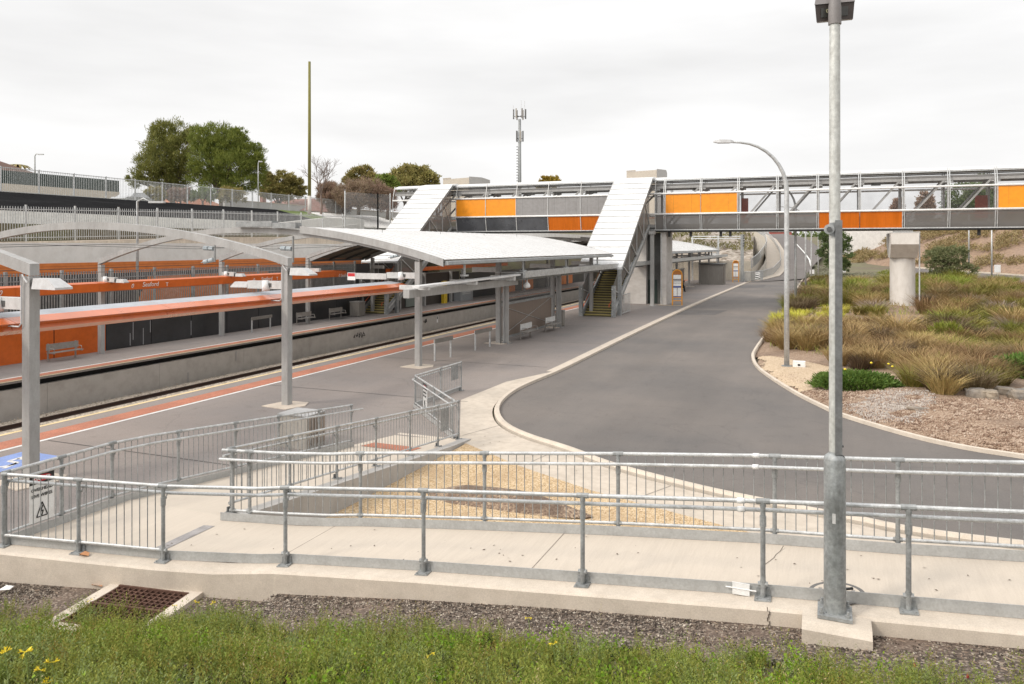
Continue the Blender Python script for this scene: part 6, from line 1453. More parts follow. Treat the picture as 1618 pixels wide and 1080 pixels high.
# curved street lamps
def street_lamp(base, ztop, reach, label, r0=.10, rad=1.9):
    r = thing('curved_street_lamp', label, 'street lamp', base, 'galvanised curved-arm street lamps along the road'); b = Vector(base); left = Vector((-CS,-SN,0)); pts = [b, b+Vector((0,0,(ztop-rad-b.z)*.5)), b+Vector((0,0,ztop-rad-b.z))]
    for k in range(1, 9):
        a = k/8*math.pi/2*.97; pts.append(b+Vector((0,0,ztop-rad-b.z)) + Vector((0,0,rad*math.sin(a))) + left*rad*(1-math.cos(a)))
    e = b + left*reach; e.z = ztop+.02; pts.append(e); m = len(pts); MB().tube(pts, [lerp(r0,.045,min(1,i/(m-2))) for i in range(m)], 12).build('pole', galv, r, True)
    d = left; s2 = Vector((-d.y,d.x,0)); h = MB(); sec = [(0,.07,.05),(.15,.14,.09),(.6,.15,.10),(.85,.05,.04)]; vs = []
    for u, w_, t in sec: c = e - d*.1 + d*u; vs += [c-s2*w_-Vector((0,0,t*.5)), c+s2*w_-Vector((0,0,t*.5)), c+s2*w_*.7+Vector((0,0,t)), c-s2*w_*.7+Vector((0,0,t))]
    h.mesh(vs, [(i*4+j, i*4+(j+1)%4, (i+1)*4+(j+1)%4, (i+1)*4+j) for i in range(3) for j in range(4)]+[(3,2,1,0),(12,13,14,15)]); h.build('lamp_head', lamp_grey, r)
    MB().tube([b+Vector((0,0,-.02)),b+Vector((0,0,.05))], .22, 14).build('foot_flange', galv_dull, r); return r
g = glh(1243,577); street_lamp(g, 9.75, 3.25-.85, 'tall curved street lamp at the tip of the garden bed, nearest of its row', .115, 2.1)
MB_ = MB().box(g.x+.25,g.x+.75,g.y-.1,g.y+.25,g.z,g.z+.26); bb_ = thing('junction_box', 'small white junction box beside the nearest street lamp', 'box', (g.x+.5,g.y,g.z)); MB_.build('box_body', white_paint, bb_); MB().box(g.x+.45,g.x+.55,g.y-.115,g.y-.1,g.z+.08,g.z+.16).build('lock_plate', black, bb_)
g = Vector(G(1257,482,.1)); street_lamp(g, 10.75, 3.9-.85, 'second curved street lamp, standing at the road edge short of the bridge', .12, 2.2)
for k, (px, py, z, zt3) in enumerate([(1273,462,.1,9.6),(1282,446,.1,8.8),(1293,442,.1,8.8),(1299,420,.5,9.2)]): street_lamp(G(px,py,z), zt3, 2.6, ['third curved street lamp, its head hidden by the bridge','fourth street lamp along the road, beside the small white sign','fifth street lamp along the road, behind the low bushes','sixth street lamp, farthest along the climbing road'][k], .10, 1.9)
for px, Y, lb in ((1531,120,'thin pale lamp pole at the foot of the brown embankment'),(1567,112,'thin pale lamp pole at the kerb of the far road')):
    p = at(px, 437 if px > 1540 else 416, Y); r = thing('lamp_pole', lb, 'lamp pole', p, 'lamp poles by the far road'); MB().tube([p,(p[0],p[1],p[2]+8.5)], [.13,.08], 10).build('pole', galv, r, True); MB().beam((p[0],p[1],p[2]+8.5),(p[0]-1,p[1]-.3,p[2]+8.6),.2,.1).build('lamp_head', lamp_grey, r)
def small_sign(p, h, w_, hh, label, name='small_sign'):
    r = thing(name, label, 'sign', p); MB().tube([p,(p[0],p[1],p[2]+h)], .03, 6).build('sign_post', galv, r); MB().beam((p[0]-CS*w_/2,p[1]-SN*w_/2-.05,p[2]+h-hh/2),(p[0]+CS*w_/2,p[1]+SN*w_/2-.05,p[2]+h-hh/2),.02,hh).build('sign_plate', signwhite, r)
small_sign(G(1283,444,.1), 1.7, .68, .62, 'small square white sign on the fourth street lamp side of the road'); small_sign(G(1334,436,.1), 1.4, .5, .75, 'little white sign right of the hinged lamp post'); p = at(1576,440,109); small_sign(p, 2.0, .9, 1.1, 'little white sign before the brown embankment')
# right embankment, far road, white wall
m = MB(); nu, nv = 46, 16
f0 = [at(1318,424,165), at(1400,417,152), at(1480,424.5,133), at(1618,434.5,118), at(1900,445,100)]; f1 = [at(1330,402,195), at(1385,380,188), at(1425,354,178), at(1618,330,148), at(1900,300,130)]
ff0, ff1 = resample(f0, nu+1), resample(f1, nu+1); vs = []
for i in range(nu+1):
    for j in range(nv+1):
        p = ff0[i].lerp(ff1[i], j/nv); k = math.sin(math.pi*j/nv); vs.append((p.x, p.y, p.z + k*(.8*noise.noise((p.x*.12,p.y*.12,2)) + .35*noise.noise((p.x*.4,p.y*.4,4))) - (.4 if j == 0 else 0)))
m.mesh(vs, [(i*(nv+1)+j, (i+1)*(nv+1)+j, (i+1)*(nv+1)+j+1, i*(nv+1)+j+1) for i in range(nu) for j in range(nv)]); struct('embankment', m, M('dry_embankment_soil', (.35,.235,.15), .95, 0, .25, .25, (.27,.19,.14), fine=3, fvar=.25), smooth=True)
b_, d_ = [], []
for k in range(26000):
    i, j = rng.randrange(nu), rng.random(); p = ff0[i].lerp(ff0[i+1], rng.random()).lerp(ff1[i].lerp(ff1[i+1], .5), .04+.96*j)
    if noise.noise((p.x*.22, p.y*.22, p.z*.3)) + .55*(j-.42) < -.02: continue
    a = rng.uniform(0,6.28)
    for _ in range(3): b_.append((p.x+rng.gauss(0,.35), p.y+rng.gauss(0,.35), p.z+rng.uniform(-.1,.5)+.5*math.sin(math.pi*j)*.6)); d_.append((rng.gauss(0,.9), rng.gauss(0,.9), .7))
v, f = leaves_mesh(b_, d_, rg.uniform(.3,.75,len(b_)), rg.uniform(.10,.22,len(b_)))
o = np_obj('dry_scrub', np_mesh(v, f), leafmat('dry_scrub_leaf', (0.31, 0.23, 0.103), (0.38, 0.287, 0.161), (0.196, 0.184, 0.069), .4, 0), 'stuff'); tag(o, 'straw and olive dry scrub over the brown embankment', 'scrub')
fr0 = [at(1425,431,124.5), at(1490,437,118), at(1618,449,104), at(1900,470,84)]; fr1 = [at(1425,422,130.5), at(1490,428,124), at(1618,437,114), at(1900,450,96)]
a_, c_ = resample(fr0, 20), resample(fr1, 20); m = MB()
for i in range(19): m.face([a_[i]+Vector((0,0,.1)), a_[i+1]+Vector((0,0,.1)), c_[i+1]+Vector((0,0,.12)), c_[i]+Vector((0,0,.12))])
struct('far_road', m, road_m2); struct('far_kerb', MB().sweep([p+Vector((0,0,.1)) for p in c_], [(-.15,-.2),(.15,-.2),(.15,.22),(-.15,.22)]), conc_kerb)
ww = thing('white_wall', 'plain white wall below the bridge left of the pier, at the top of the embankment', 'wall', at(1370,385,175))
a, b = Vector(at(1328,402,182)), Vector(at(1425,378,172)); MB().prism([a-Vector((0,0,2)), b-Vector((0,0,2)), Vector((b.x,b.y,at(1425,360,172)[2])), Vector((a.x,a.y,at(1328,357,182)[2]))], (.3,1.0,0)).build('wall_face', M('white_render', (.60,.58,.55), .85), ww)

# ---------------------------------------------------------------- curved wall, path and fences by the climbing road
cwl = [at(1187,443,113), at(1196,436,122), at(1207,424,140), at(1212,410,160), at(1208,392,190), at(1196,376,225), at(1186,368,245)]
top_ = [at(1187,424,113), at(1196,417,122), at(1207,402,140), at(1212,390,160), at(1208,374,190), at(1196,366,225), at(1186,364,245)]
A_, B_ = resample(cwl, 24), resample(top_, 24)
r = thing('curved_wall', 'pale curved concrete wall sweeping up beside the climbing road, beyond the bridge', 'wall', A_[0]); m = MB()
for i in range(23): m.face([A_[i]-Vector((0,0,.6)), A_[i+1]-Vector((0,0,.6)), B_[i+1], B_[i]]); 
m.build('wall_face', M('cream_concrete', (.52,.47,.40), .85), r)
m = MB(); cv_ = [(1187,374,150),(1192,373,152),(1198,375,150),(1204,380,147),(1208,386,143),(1211,395,137),(1211,405,131),(1207,416,125),(1198,428,120)]
for (pa, ya, Ya), (pb, yb, Yb) in zip(cv_, cv_[1:]):
    a, b = Vector(at(pa,ya,Ya)), Vector(at(pb,yb,Yb)); m.face([(a.x,a.y,-.3),(b.x,b.y,-.3),b,a])
smooth_by_angle(m.build('curved_face', M('pale_curved_concrete', (.56,.52,.46), .85), r), 60)
pl_ = [at(1197,443,117), at(1222,434,128), at(1234,420,150), at(1232,400,190), at(1221,381,228), at(1212,372,255)]; PL2 = resample(pl_, 24); m = MB()
for i in range(23): m.face([A_[i]+Vector((0,0,.02)), PL2[i]+Vector((0,0,.05)), PL2[i+1]+Vector((0,0,.05)), A_[i+1]+Vector((0,0,.02))])
struct('climbing_path', m, conc)
struct('road_verge', MB().sweep([p.lerp(q,.5)+Vector((0,0,.02)) for p, q in zip(PL2, FL)], [(-.9,-.3),(.9,-.3),(.9,.12),(-.9,.12)]), conc)
def guard(pts, h, label, nm='guard_fence'):
    r = thing(nm, label, 'fence', pts[0]); m = MB()
    for a, b in zip(pts, pts[1:]): m.face([a, b, b+Vector((0,0,h)), a+Vector((0,0,h))])
    m.build('mesh_panel', screen('guard_mesh', (.36,.37,.37), .38), r); MB().tube([p+Vector((0,0,h)) for p in pts], .05, 6).build('top_rail', galv, r)
    for p in pts[::3]: MB().tube([p, p+Vector((0,0,h))], .05, 6).build('fence_post', galv, r)
guard([p+Vector((0,0,.0)) for p in B_], 1.5, 'mesh guard fence on top of the curved wall'); guard(PL2, 1.3, 'mesh guard fence between the climbing path and the road')
guard([Vector(at(1176,444,112)), Vector(at(1186,444,112)), Vector(at(1196,443,114)), Vector(at(1205,442,114))], 1.4, 'short guard fence at the foot of the climbing path', 'short_guard_fence')
p = Vector(at(1197,442,111)); r = thing('hazard_board', 'black and white striped hazard board at the foot of the climbing path', 'sign', p)
MB().box(p.x-.35,p.x+.35,p.y-.02,p.y+.02,p.z+.2,p.z+1.1).build('board', signwhite, r)
for k in range(3): MB().prism([(p.x-.35,p.y-.03,p.z+.35+.3*k),(p.x-.35,p.y-.03,p.z+.50+.3*k-(.1 if k==2 else 0)),(p.x+.35,p.y-.03,p.z+.32+.3*k-(.02 if k==2 else 0)),(p.x+.35,p.y-.03,p.z+.2+.3*k)], (0,.008,0)).build('stripe', black, r)
# rubble bank and cream wall at the far end of the platforms
m = MB(); nu, nv = 30, 8; a0, a1 = Vector(at(1020,440,126)), Vector(at(1190,440,122)); b0, b1 = Vector(at(1020,366,165)), Vector(at(1190,366,165)); vs = []
for i in range(nu+1):
    for j in range(nv+1):
        p = a0.lerp(a1,i/nu).lerp(b0.lerp(b1,i/nu), j/nv); vs.append((p.x,p.y,p.z+.7*noise.noise((p.x*.5,p.y*.3,p.z))*(j>0)))
m.mesh(vs, [(i*(nv+1)+j,(i+1)*(nv+1)+j,(i+1)*(nv+1)+j+1,i*(nv+1)+j+1) for i in range(nu) for j in range(nv)]); struct('rubble_bank', m, stones('rubble', [(.13,.10,.075),(.30,.25,.20),(.42,.37,.32),(.22,.19,.15)], 1.3, dist=.2))
b_, d_ = [], []
for k in range(2600):
    u, v_q = rng.random(), rng.uniform(.5,1); p = a0.lerp(a1,u).lerp(b0.lerp(b1,u), v_q)
    if noise.noise((p.x*.3,p.y*.2,1)) < -.1: continue
    b_.append((p.x,p.y,p.z+rng.uniform(0,.5))); d_.append((rng.gauss(0,.6),rng.gauss(0,.6),1))
v, f = leaves_mesh(b_, d_, rg.uniform(.4,1,len(b_)), rg.uniform(.12,.3,len(b_))); tag(np_obj('bank_scrub', np_mesh(v, f), leafmat('bank_scrub_leaf', (.20,.16,.07), (.15,.15,.05), (.22,.19,.08), .4, 0), 'stuff'), 'olive scrub on the rubble bank seen under the bridge', 'scrub')
cwm = thing('cream_wall', 'cream boundary wall at the end of the platforms, under the footbridge', 'wall', at(1120,440,120)); a, b = Vector(at(1040,444,119)), Vector(at(1187,443,116)); h = Vector((0,0,3.0)); MB().prism([a-Vector((0,0,.5)),b-Vector((0,0,.5)),b+h,a+h], (.1,.35,0)).build('wall_face', M('cream_wall_paint', (.52,.47,.39), .85), cwm)
gt = thing('signal_gantry', 'grey steel gantry with a slotted post at the far end of the platforms', 'gantry', at(1174,440,113)); p = Vector(at(1173,441,112)); zt4 = at(1173,370,112)[2]
MB().box(p.x-.25,p.x+.2,p.y-.2,p.y+.2,-.1,zt4).build('gantry_post', galv_dull, gt); 
for px in (1094,1135): q = Vector(at(px,374,116)); MB().box(q.x-.12,q.x+.12,q.y-.12,q.y+.12,-2,q.z).build('gantry_post', galv, gt)
for py in (373,376.5): MB().beam(at(1092,py,116), at(1173,py,112), .2, .14).build('gantry_beam', galv, gt)
for k in range(5): q = Vector(at(1175,372+k*4,111.6)); MB().box(q.x-.1,q.x+.15,q.y-.12,q.y-.02,q.z-.12,q.z+.1).build('gantry_clamp', dark_steel, gt)
# distant shops and signs glimpsed below the bridge
for k, (x0_, x1_, y0_, y1_, Y, cm, lb) in enumerate([(1060,1130,362,370,300,cream,'low cream shop row seen below the bridge at the left'),(1215,1250,366,371,300,M('red_shop', (.42,.12,.10), .6),'low red fronted shop seen where the road meets the bridge'),(1135,1215,362,368,310,cream_grey,'low pale shop seen below the middle of the bridge')]):
    a, b = Vector(at(x0_,y1_,Y)), Vector(at(x1_,y1_,Y)); zt5 = at(x0_,y0_,Y)[2]; r = thing('shop', lb, 'shop', a, 'far shops below the bridge'); MB().prism([a-Vector((0,0,3)),b-Vector((0,0,3)),Vector((b.x,b.y,zt5)),Vector((a.x,a.y,zt5))], (0,8,0)).build('wall', cm, r)
    MB().prism([Vector((a.x,a.y-.3,zt5+.01)),Vector((b.x,b.y-.3,zt5+.01)),Vector((b.x,b.y+8,zt5+.4)),Vector((a.x,a.y+8,zt5+.4))], (0,0,.3)).build('roof', cream_grey, r)
# parapets and mast over the bridge
def parapet(x0_, x1_, xs_, yt, yb, Y, label):
    a, b, c = Vector(at(x0_,yb,Y)), Vector(at(xs_,yb,Y)), Vector(at(x1_,yb,Y+3)); zt6 = at(x0_,yt,Y)[2]; r = thing('shopping_block', label, 'building', (a.x,a.y,8), 'cream building tops behind the bridge')
    MB().prism([(a.x,a.y,8),(b.x,b.y,8),(b.x,b.y,zt6-.1),(a.x,a.y,zt6-.5)], (-1,6,0)).build('wall', cream, r); MB().prism([(b.x+.01,b.y-.2,8),(c.x,c.y-.2,8),(c.x,c.y-.2,zt6+.15),(b.x+.01,b.y-.2,zt6+.05)], (-1,6,0)).build('side_wall', cream_grey, r)
    MB().prism([(a.x,a.y-.05,zt6-.48),(a.x+(b.x-a.x)*.3,a.y+(b.y-a.y)*.3-.05,zt6-.35),(a.x+(b.x-a.x)*.3,a.y+(b.y-a.y)*.3-.05,zt6-.15),(a.x,a.y-.05,zt6-.28)], (0,.04,0)).build('coping', conc_tan, r)
    p = a.lerp(b,.6); MB().box(p.x-.25,p.x+.25,p.y-.1,p.y+.3,zt6-2.1,zt6-1.6).build('window', glass, r)
parapet(700,762,742,279,295,140,'cream building top with a grey side, left of the mast behind the bridge'); parapet(990,1053,1038,267,284,140,'cream building top with a grey side above the near stair roof')
p = at(821,300,170); ms = thing('phone_mast', 'tall grey phone mast with two clusters of antennas', 'mast', (p[0],p[1],6)); zt7 = at(821,188,170)[2]
MB().tube([(p[0],p[1],6),(p[0],p[1],zt7)], [.5,.32], 12).build('mast_pole', galv_dull, ms, True)
zz = lambda y: at(821,y,170)[2]
for k in range(30): MB().box(p[0]-.55,p[0]-.15,p[1]-.6,p[1]-.45,lerp(9,zz(228),k/30),lerp(9,zz(228),k/30)+.14).build('climbing_rung', dark_steel, ms)
for py, R_, n_, hh in ((180,1.35,6,2.2),(215,.75,5,2.4)):
    for k in range(n_):
        a = 2*math.pi*k/n_+.3; q = Vector((p[0]+R_*math.cos(a), p[1]+R_*math.sin(a), zz(py))); MB().box(q.x-.13,q.x+.13,q.y-.1,q.y+.1,q.z-hh/2,q.z+hh/2).build('antenna', [dark_steel,cabinet_grey,lamp_brown][k%3], ms); MB().beam((p[0],p[1],q.z-.5), q-Vector((0,0,.5)), .1, .1).build('antenna_arm', dark_steel, ms)
for px in (811,823.5,829): q = Vector(at(px,186,170)); MB().tube([q,(q.x,q.y,zz(158 if px > 815 else 166))], .04, 5).build('whip_antenna', lamp_grey, ms)

# ---------------------------------------------------------------- trees
def tree(name, label, base, lobes, nleaf, lw, ll, mt, seed, bark_m=bark, trunk_r=.3, up=.3, cat='tree', core=.35, group=None, fork=None):
    """base: ground point; lobes: (dx,dy,dz,rx,ry,rz) foliage masses; tapered trunk and limbs reach into each."""
    r = thing(name, label, cat, base, group); B = Vector(base); rr = random.Random(seed); m = MB(); fk = fork or min(l[2]-l[5]*.6 for l in lobes)*.7
    top_z = max(1.0, fk)
    m.tube([B-Vector((0,0,.3)), B+Vector((trunk_r*.3,0,top_z*.5)), B+Vector((0,0,top_z))], [trunk_r*1.25,trunk_r,trunk_r*.85], 9)
    for l in lobes:
        e = B+Vector(l[:3]); s_ = B+Vector((0,0,top_z*rr.uniform(.75,1))); mid = s_.lerp(e,.5)+Vector((rr.gauss(0,.25),rr.gauss(0,.25),.25)); m.tube([s_, mid, e+Vector((0,0,l[5]*.4))], [trunk_r*.5,trunk_r*.3,trunk_r*.08], 6)
        for q in range(5): d = Vector((rr.gauss(0,1)*l[3],rr.gauss(0,1)*l[4],rr.gauss(.2,.6)*l[5]))*.6; m.tube([mid.lerp(e,rr.random()), e+d*.5, e+d], [trunk_r*.16,trunk_r*.1,trunk_r*.03], 5)
    m.build('trunk', bark_m, r, True)
    r2 = np.random.default_rng(seed); vol = np.array([l[3]*l[4]*l[5] for l in lobes])**(2/3); cnt = (nleaf*vol/vol.sum()).astype(int); bs, ds = [], []
    for l, n in zip(lobes, cnt):
        nc = max(6, n//42); cc = r2.normal(0,1,(nc,3)); cc /= np.linalg.norm(cc,axis=1)[:,None]; cc *= r2.uniform(core,1.12,nc)[:,None]**.5
        cc = cc*np.array(l[3:6])+np.array(l[:3]); idx = r2.integers(0,nc,n); sg = .125*np.array(l[3:6]).mean()
        p = cc[idx]+r2.normal(0,sg,(n,3))*np.array([1,1,.75]); bs.append(p); o_ = p-np.array(l[:3]); o_ /= np.linalg.norm(o_,axis=1)[:,None]+1e-6; ds.append(o_*.7+r2.normal(0,.6,(n,3))+np.array([0,0,up]))
    v, f = leaves_mesh(np.concatenate(bs), np.concatenate(ds), r2.uniform(.6,1.3,sum(cnt))*ll, r2.uniform(.6,1.3,sum(cnt))*lw)
    np_obj('crown', np_mesh(v, f), mt, None, r); return r
pine1 = leafmat('brownish_pine_needles', (.12,.135,.035), (.21,.21,.055), (.265,.24,.07), .35, 0, thru=.22); pine2 = leafmat('green_pine_needles', (.085,.13,.026), (.165,.215,.042), (.235,.27,.055), .35, 0, thru=.22)
oliv = leafmat('olive_tree_leaf', (0.198, 0.198, 0.062), (0.308, 0.275, 0.088), (0.363, 0.286, 0.11), .4, 0); darkg = leafmat('dark_tree_leaf', (0.067, 0.104, 0.032), (0.114, 0.162, 0.053), (0.162, 0.18, 0.067), .5, 0); redd = leafmat('reddish_shrub_leaf', (0.247, 0.162, 0.123), (0.361, 0.237, 0.19), (0.285, 0.218, 0.133), .5, 0); greyo = leafmat('acacia_leaf', (0.099, 0.135, 0.054), (0.18, 0.207, 0.09), (0.234, 0.225, 0.117), .5, 0)
def lobes_px(base, Y, spec):
    """foliage masses given as picture centre and half sizes at distance Y"""
    out = []; k = Y/F; rr = random.Random(int(Y*7))
    for px, py, hw, hh in spec:
        c = Vector(at(px, py, Y+rr.uniform(-1,1)*hw*k*.5)) - Vector(base); out.append((c.x, c.y, c.z, hw*k, hw*k*.9, hh*k))
    return out
Y = 98; b = Vector(at(272,312,Y)); b.z = 9.2
tree('pine_tree', 'left of the two big pines, more brownish, above the street fence', b, lobes_px(b, Y, [(272,212,32,22),(255,232,28,20),(290,236,26,24),(248,258,30,20),(285,268,30,22),(235,275,24,15),(270,284,34,16),(222,287,16,10),(262,248,30,24),(300,215,10,12),(208,284,9,8),(258,205,18,12)]), 36000, .075, .42, pine1, 5, up=1.1, trunk_r=.4, fork=2.2)
Y = 95; b = Vector(at(350,315,Y)); b.z = 9.0
tree('pine_tree', 'right of the two big pines, larger and greener, above the street fence', b, lobes_px(b, Y, [(342,218,30,20),(318,222,18,18),(365,232,32,24),(392,245,24,22),(330,250,30,22),(365,262,34,22),(400,268,22,20),(318,276,22,18),(345,284,30,14),(385,290,34,12),(352,238,34,24),(376,216,14,12),(405,240,12,14),(312,208,9,10)]), 46000, .075, .42, pine2, 6, up=1.1, trunk_r=.42, fork=2.4)
Y = 108; b = Vector(at(440,318,Y)); b.z = 9; tree('olive_tree', 'smaller olive tree just right of the big pines', b, lobes_px(b, Y, [(430,288,15,12),(448,284,16,12),(463,291,14,12),(440,300,20,10),(420,280,10,11),(472,299,10,9),(455,305,20,9),(425,304,14,9)]), 13000, .16, .4, oliv, 7, trunk_r=.25)
Y = 112; b = Vector(at(566,320,Y)); b.z = 9; tree('olive_tree', 'olive tree with a broken outline behind the reddish shrubs', b, lobes_px(b, Y, [(565,276,14,12),(578,272,10,9),(556,286,12,10),(585,285,16,11),(600,290,14,12)]), 9000, .17, .42, oliv, 8, trunk_r=.25)
Y = 118; b = Vector(at(640,320,Y)); b.z = 9; tree('olive_tree', 'broad rounded olive tree at the left end of the footbridge', b, lobes_px(b, Y, [(648,280,28,17),(625,286,18,13),(672,284,20,14),(660,274,20,12),(640,292,32,12),(684,290,11,10)]), 15000, .18, .45, oliv, 9, trunk_r=.3)
Y = 104; b = Vector(at(612,318,Y)); b.z = 9; tree('green_tree', 'fresh green tree between the reddish shrubs and the bridge', b, lobes_px(b, Y, [(612,290,13,13),(603,284,10,8),(620,297,11,11)]), 6000, .16, .4, leafmat('fresh_leaf', (0.114, 0.19, 0.028), (0.19, 0.266, 0.057), (0.266, 0.304, 0.076), .4, 0), 10, trunk_r=.2)
for k, (px, py, hw, hh, lb) in enumerate([(555,303,24,16,'reddish brown shrub at the foot of the bare tree'),(585,304,26,20,'larger reddish brown shrub beside the mesh fence'),(520,303,17,13,'dull brown shrub behind the timber pole'),(606,312,18,15,'reddish brown shrub touching the footbridge end'),(535,318,18,13,'low brown shrub below the bare tree')]):
    Y = 96+k; b = Vector(at(px,py+hh,Y)); tree('brown_shrub', lb, b, lobes_px(b, Y, [(px,py,hw,hh),(px-hw*.5,py+5,hw*.6,hh*.8),(px+hw*.5,py+4,hw*.6,hh*.9),(px,py+hh*.8,hw*1.0,hh*.6)]), 8000, .06, .55, redd, 12+k, bark_m=bark_grey, trunk_r=.12, up=.8, cat='shrub', group='reddish brown shrubs below the olive trees')
# bare tree
def bare_tree(label, base, H, W, seed):
    r = thing('bare_tree', label, 'tree', base); rr = random.Random(seed); m = MB(); tw = MB()
    def grow(p, d, L, r0, lev):
        q = p + d*L; (m if lev < 3 else tw).tube([p, p.lerp(q,.5)+Vector((rr.gauss(0,.05*L),rr.gauss(0,.05*L),0)), q], [r0, r0*.82, r0*.62], 5 if lev < 3 else 3, False)
        if lev == 6: return
        for k in range(3 if lev < 5 else 2):
            nd_ = (d + Vector((rr.gauss(0,.48)*W, rr.gauss(0,.48)*W, rr.gauss(.08,.25)))).normalized(); grow(q if k else p.lerp(q,.8), nd_, L*rr.uniform(.62,.85), r0*.6, lev+1)
    grow(Vector(base), Vector((0,0,1)), H*.26, .17, 0); m.build('trunk', bark_grey, r, True); tag(tw.build('twigs', bark_grey, r, True), kind='stuff')
b = at(507,318,92); bare_tree('leafless grey-brown tree just right of the timber pole', (b[0],b[1],9.0), 9.4, .95, 3)
# low things over and behind the bridge
for k, (px, py, hw, hh, lb) in enumerate([(861,288,10,5,'tuft of golden tree top showing over the bridge roof, left one'),(876,287,8,5,'tuft of golden tree top showing over the bridge roof, right one')]):
    Y = 150; b = Vector(at(px,340,Y)); tree('golden_tree', lb, b, lobes_px(b, Y, [(px,py,hw,hh*1.6),(px-3,py+6,hw,hh*2)]), 2500, .25, .5, leafmat('golden_leaf', (0.308, 0.196, 0.028), (0.392, 0.252, 0.042), (0.28, 0.21, 0.042), .4, 0), 30+k, trunk_r=.2)
Y = 100; b = Vector(G(1322,440,0)); tree('garden_tree', 'dark slender tree beyond the hinged lamp post, under the bridge', b, lobes_px(b, 112, [(1318,378,20,18),(1308,395,14,16),(1330,400,16,18),(1322,416,16,12),(1335,385,10,14),(1336,422,8,10),(1304,372,8,8)]), 9000, .12, .35, darkg, 41, trunk_r=.16)
b = Vector(at(1500,438,112)); tree('garden_tree', 'spreading grey-green tree with a leaning crown in front of the embankment', b, lobes_px(b, 112, [(1500,402,26,12),(1478,406,18,12),(1512,420,18,10),(1492,422,20,12),(1530,428,14,7),(1470,414,10,8),(1508,396,16,8),(1485,432,14,8)]), 11000, .11, .34, greyo, 42, trunk_r=.16)
for k, (px, py, hw, hh, Y, mt, lb) in enumerate([(1528,318,30,32,175,darkg,'dark tree behind the bridge mesh at the right, taller one'),(1555,312,26,34,185,darkg,'dark tree behind the bridge mesh at the right, farther one'),(1462,328,10,22,170,redd,'reddish small tree behind the bridge mesh'),(1418,332,7,18,165,redd,'slim reddish tree behind the bridge mesh')]):
    b = Vector(at(px,392,Y)); tree('background_tree', lb, b, lobes_px(b, Y, [(px,py,hw,hh),(px-hw*.5,py+hh*.4,hw*.7,hh*.6),(px+hw*.5,py+hh*.3,hw*.7,hh*.7)]), 7000, .3, .7, mt, 50+k, trunk_r=.3)
for k, (px, hw, lb) in enumerate([(245,14,'hedge shrub with yellowish leaves behind the street fence'),(285,16,'reddish hedge shrub behind the street fence'),(320,18,'green hedge shrub below the big pines behind the street fence'),(365,20,'olive hedge shrub below the right pine behind the street fence')]):
    Y = 84; b = Vector(at(px,322,Y)); b.z = 9.2; tree('hedge_shrub', lb, b, lobes_px(b, Y, [(px,306,hw,9),(px-hw*.5,309,hw*.7,8),(px+hw*.6,308,hw*.7,9)]), 3500, .12, .3, [oliv,redd,pine2,oliv][k], 60+k, trunk_r=.1, cat='shrub')
# palm tuft and far tree belt so the land does not end bare
b = Vector(at(28,262,112)); b.z = 9.2
pt_ = thing('palm_tree', 'feathery palm top showing beside the brown roof at the upper left', 'tree', b); zt8 = at(28,262,112)[2]; MB().tube([b,(b.x,b.y,zt8)], [.25,.18], 8).build('trunk', bark, pt_, True); m = MB()
for k in range(16):
    a = 2*math.pi*k/16; pts = [Vector((b.x,b.y,zt8))+Vector((math.cos(a)*q*1.9, math.sin(a)*q*1.9, .75*q*(1-1.3*q)*1.6)) for q in (0,.33,.66,1)]
    for p, q in zip(pts, pts[1:]): d = Vector((-math.sin(a),math.cos(a),0))*.16; m.face([p-d,p+d,q+d,q-d])
m.build('fronds', oliv, pt_)
bs_, ds_ = [], []
for k in range(14000):
    px = rng.uniform(-900, 2500); Y = rng.uniform(330, 420); p = at(px, 388, Y); h = 9+5.5*(noise.noise((p[0]*.02, p[1]*.02, 1))+.6)*(.6 if px < 1300 else .8)
    bs_.append((p[0], p[1], rng.uniform(6, max(8,h)))); ds_.append((rng.gauss(0,1),rng.gauss(0,1),rng.gauss(.3,.6)))
v, f = leaves_mesh(bs_, ds_, rg.uniform(2,4,len(bs_)), rg.uniform(1,2.2,len(bs_))); tag(np_obj('tree_belt', np_mesh(v, f), darkg, 'stuff'), 'far belt of trees on the horizon', 'trees')

# ---------------------------------------------------------------- sky, sun, camera
wd = bpy.data.worlds.new('World'); scene.world = wd; wd.use_nodes = True; nt = wd.node_tree; bg = nt.nodes['Background']
sky = nt.nodes.new('ShaderNodeTexSky'); sky.sky_type = 'NISHITA'; sky.sun_disc = False; sky.sun_elevation = R(38); sky.sun_rotation = R(221); sky.air_density = 1.0; sky.dust_density = 4
tc = nt.nodes.new('ShaderNodeTexCoord'); sp = nt.nodes.new('ShaderNodeSeparateXYZ'); nt.links.new(tc.outputs['Generated'], sp.inputs[0])
# overcast dome: brighter towards the zenith, as cloud cover is, with soft layered clouds
el = nt.nodes.new('ShaderNodeMapRange'); el.interpolation_type = 'SMOOTHERSTEP'; nt.links.new(sp.outputs['Z'], el.inputs[0])
for i, x in enumerate((.24, .97, 1.0, 1.15)): el.inputs[i+1].default_value = x
mp = nt.nodes.new('ShaderNodeMapping'); mp.inputs['Scale'].default_value = (1.1,1.1,5.5); nt.links.new(tc.outputs['Generated'], mp.inputs[0])
n1 = nt.nodes.new('ShaderNodeTexNoise'); n1.inputs['Scale'].default_value = 1.7; n1.inputs['Detail'].default_value = 5; n1.inputs['Roughness'].default_value = .5; nt.links.new(mp.outputs[0], n1.inputs[0])
sdv = Vector((math.sin(R(221))*math.cos(R(38)), math.cos(R(221))*math.cos(R(38)), math.sin(R(38))))
dt = nt.nodes.new('ShaderNodeVectorMath'); dt.operation = 'DOT_PRODUCT'; nt.links.new(tc.outputs['Generated'], dt.inputs[0]); dt.inputs[1].default_value = sdv
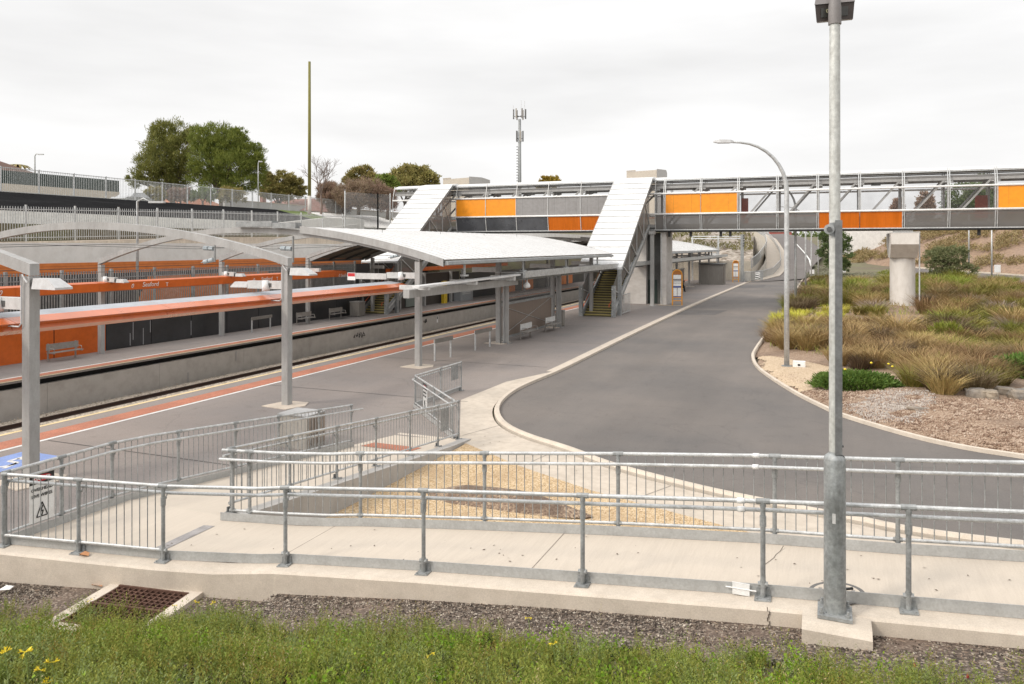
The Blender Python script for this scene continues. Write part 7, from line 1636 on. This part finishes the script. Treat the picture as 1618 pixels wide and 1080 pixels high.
gl_ = nt.nodes.new('ShaderNodeMapRange'); gl_.interpolation_type = 'SMOOTHERSTEP'; nt.links.new(dt.outputs['Value'], gl_.inputs[0])
for i, x in enumerate((.15, 1.0, 0.0, 1.25)): gl_.inputs[i+1].default_value = x
ad = nt.nodes.new('ShaderNodeMath'); ad.operation = 'ADD'; nt.links.new(el.outputs[0], ad.inputs[0]); nt.links.new(gl_.outputs[0], ad.inputs[1])
cl = ramp(nt, n1.outputs['Fac'], .34, .62, .86, 1.04)
mu = nt.nodes.new('ShaderNodeMath'); mu.operation = 'MULTIPLY'; nt.links.new(ad.outputs[0], mu.inputs[0]); nt.links.new(cl, mu.inputs[1])
tint = nt.nodes.new('ShaderNodeMix'); tint.data_type = 'RGBA'; tint.blend_type = 'MULTIPLY'; tint.inputs[0].default_value = 1; tint.inputs[6].default_value = (1.0,.992,.985,1); nt.links.new(mu.outputs[0], tint.inputs[7])
sks = nt.nodes.new('ShaderNodeMix'); sks.data_type = 'RGBA'; sks.blend_type = 'MULTIPLY'; sks.inputs[0].default_value = 1; nt.links.new(sky.outputs[0], sks.inputs[6]); sks.inputs[7].default_value = (.1,.1,.1,1)
mx = nt.nodes.new('ShaderNodeMix'); mx.data_type = 'RGBA'; mx.inputs[0].default_value = .95; nt.links.new(sks.outputs[2], mx.inputs[6]); nt.links.new(tint.outputs[2], mx.inputs[7])
nt.links.new(mx.outputs[2], bg.inputs[0]); bg.inputs[1].default_value = 1.0
su = bpy.data.lights.new('Sun', 'SUN'); su.energy = 1.5; su.angle = R(10); su.color = (1,.91,.79); so = bpy.data.objects.new('sun', su); COL.objects.link(so)
sdir = Vector((math.sin(R(221))*math.cos(R(38)), math.cos(R(221))*math.cos(R(38)), math.sin(R(38)))); so.rotation_euler = sdir.to_track_quat('Z', 'Y').to_euler()
cam = bpy.data.cameras.new('Camera'); co = bpy.data.objects.new('camera', cam); COL.objects.link(co); co.location = (0,0,CH); co.rotation_euler = (R(90), 0, math.atan2(SN, CS))
cam.sensor_width = 36; cam.sensor_fit = 'HORIZONTAL'; cam.lens = F/1618*36; cam.shift_y = (HY-540)/1618; cam.clip_start = .05; cam.clip_end = 3000
scene.camera = co
scene.view_settings.view_transform = 'Standard'; scene.view_settings.look = 'None'; scene.view_settings.exposure = 0.06; scene.view_settings.gamma = 1
scene.cycles.max_bounces = 6; scene.cycles.transparent_max_bounces = 12; scene.cycles.diffuse_bounces = 2; scene.cycles.use_denoising = True
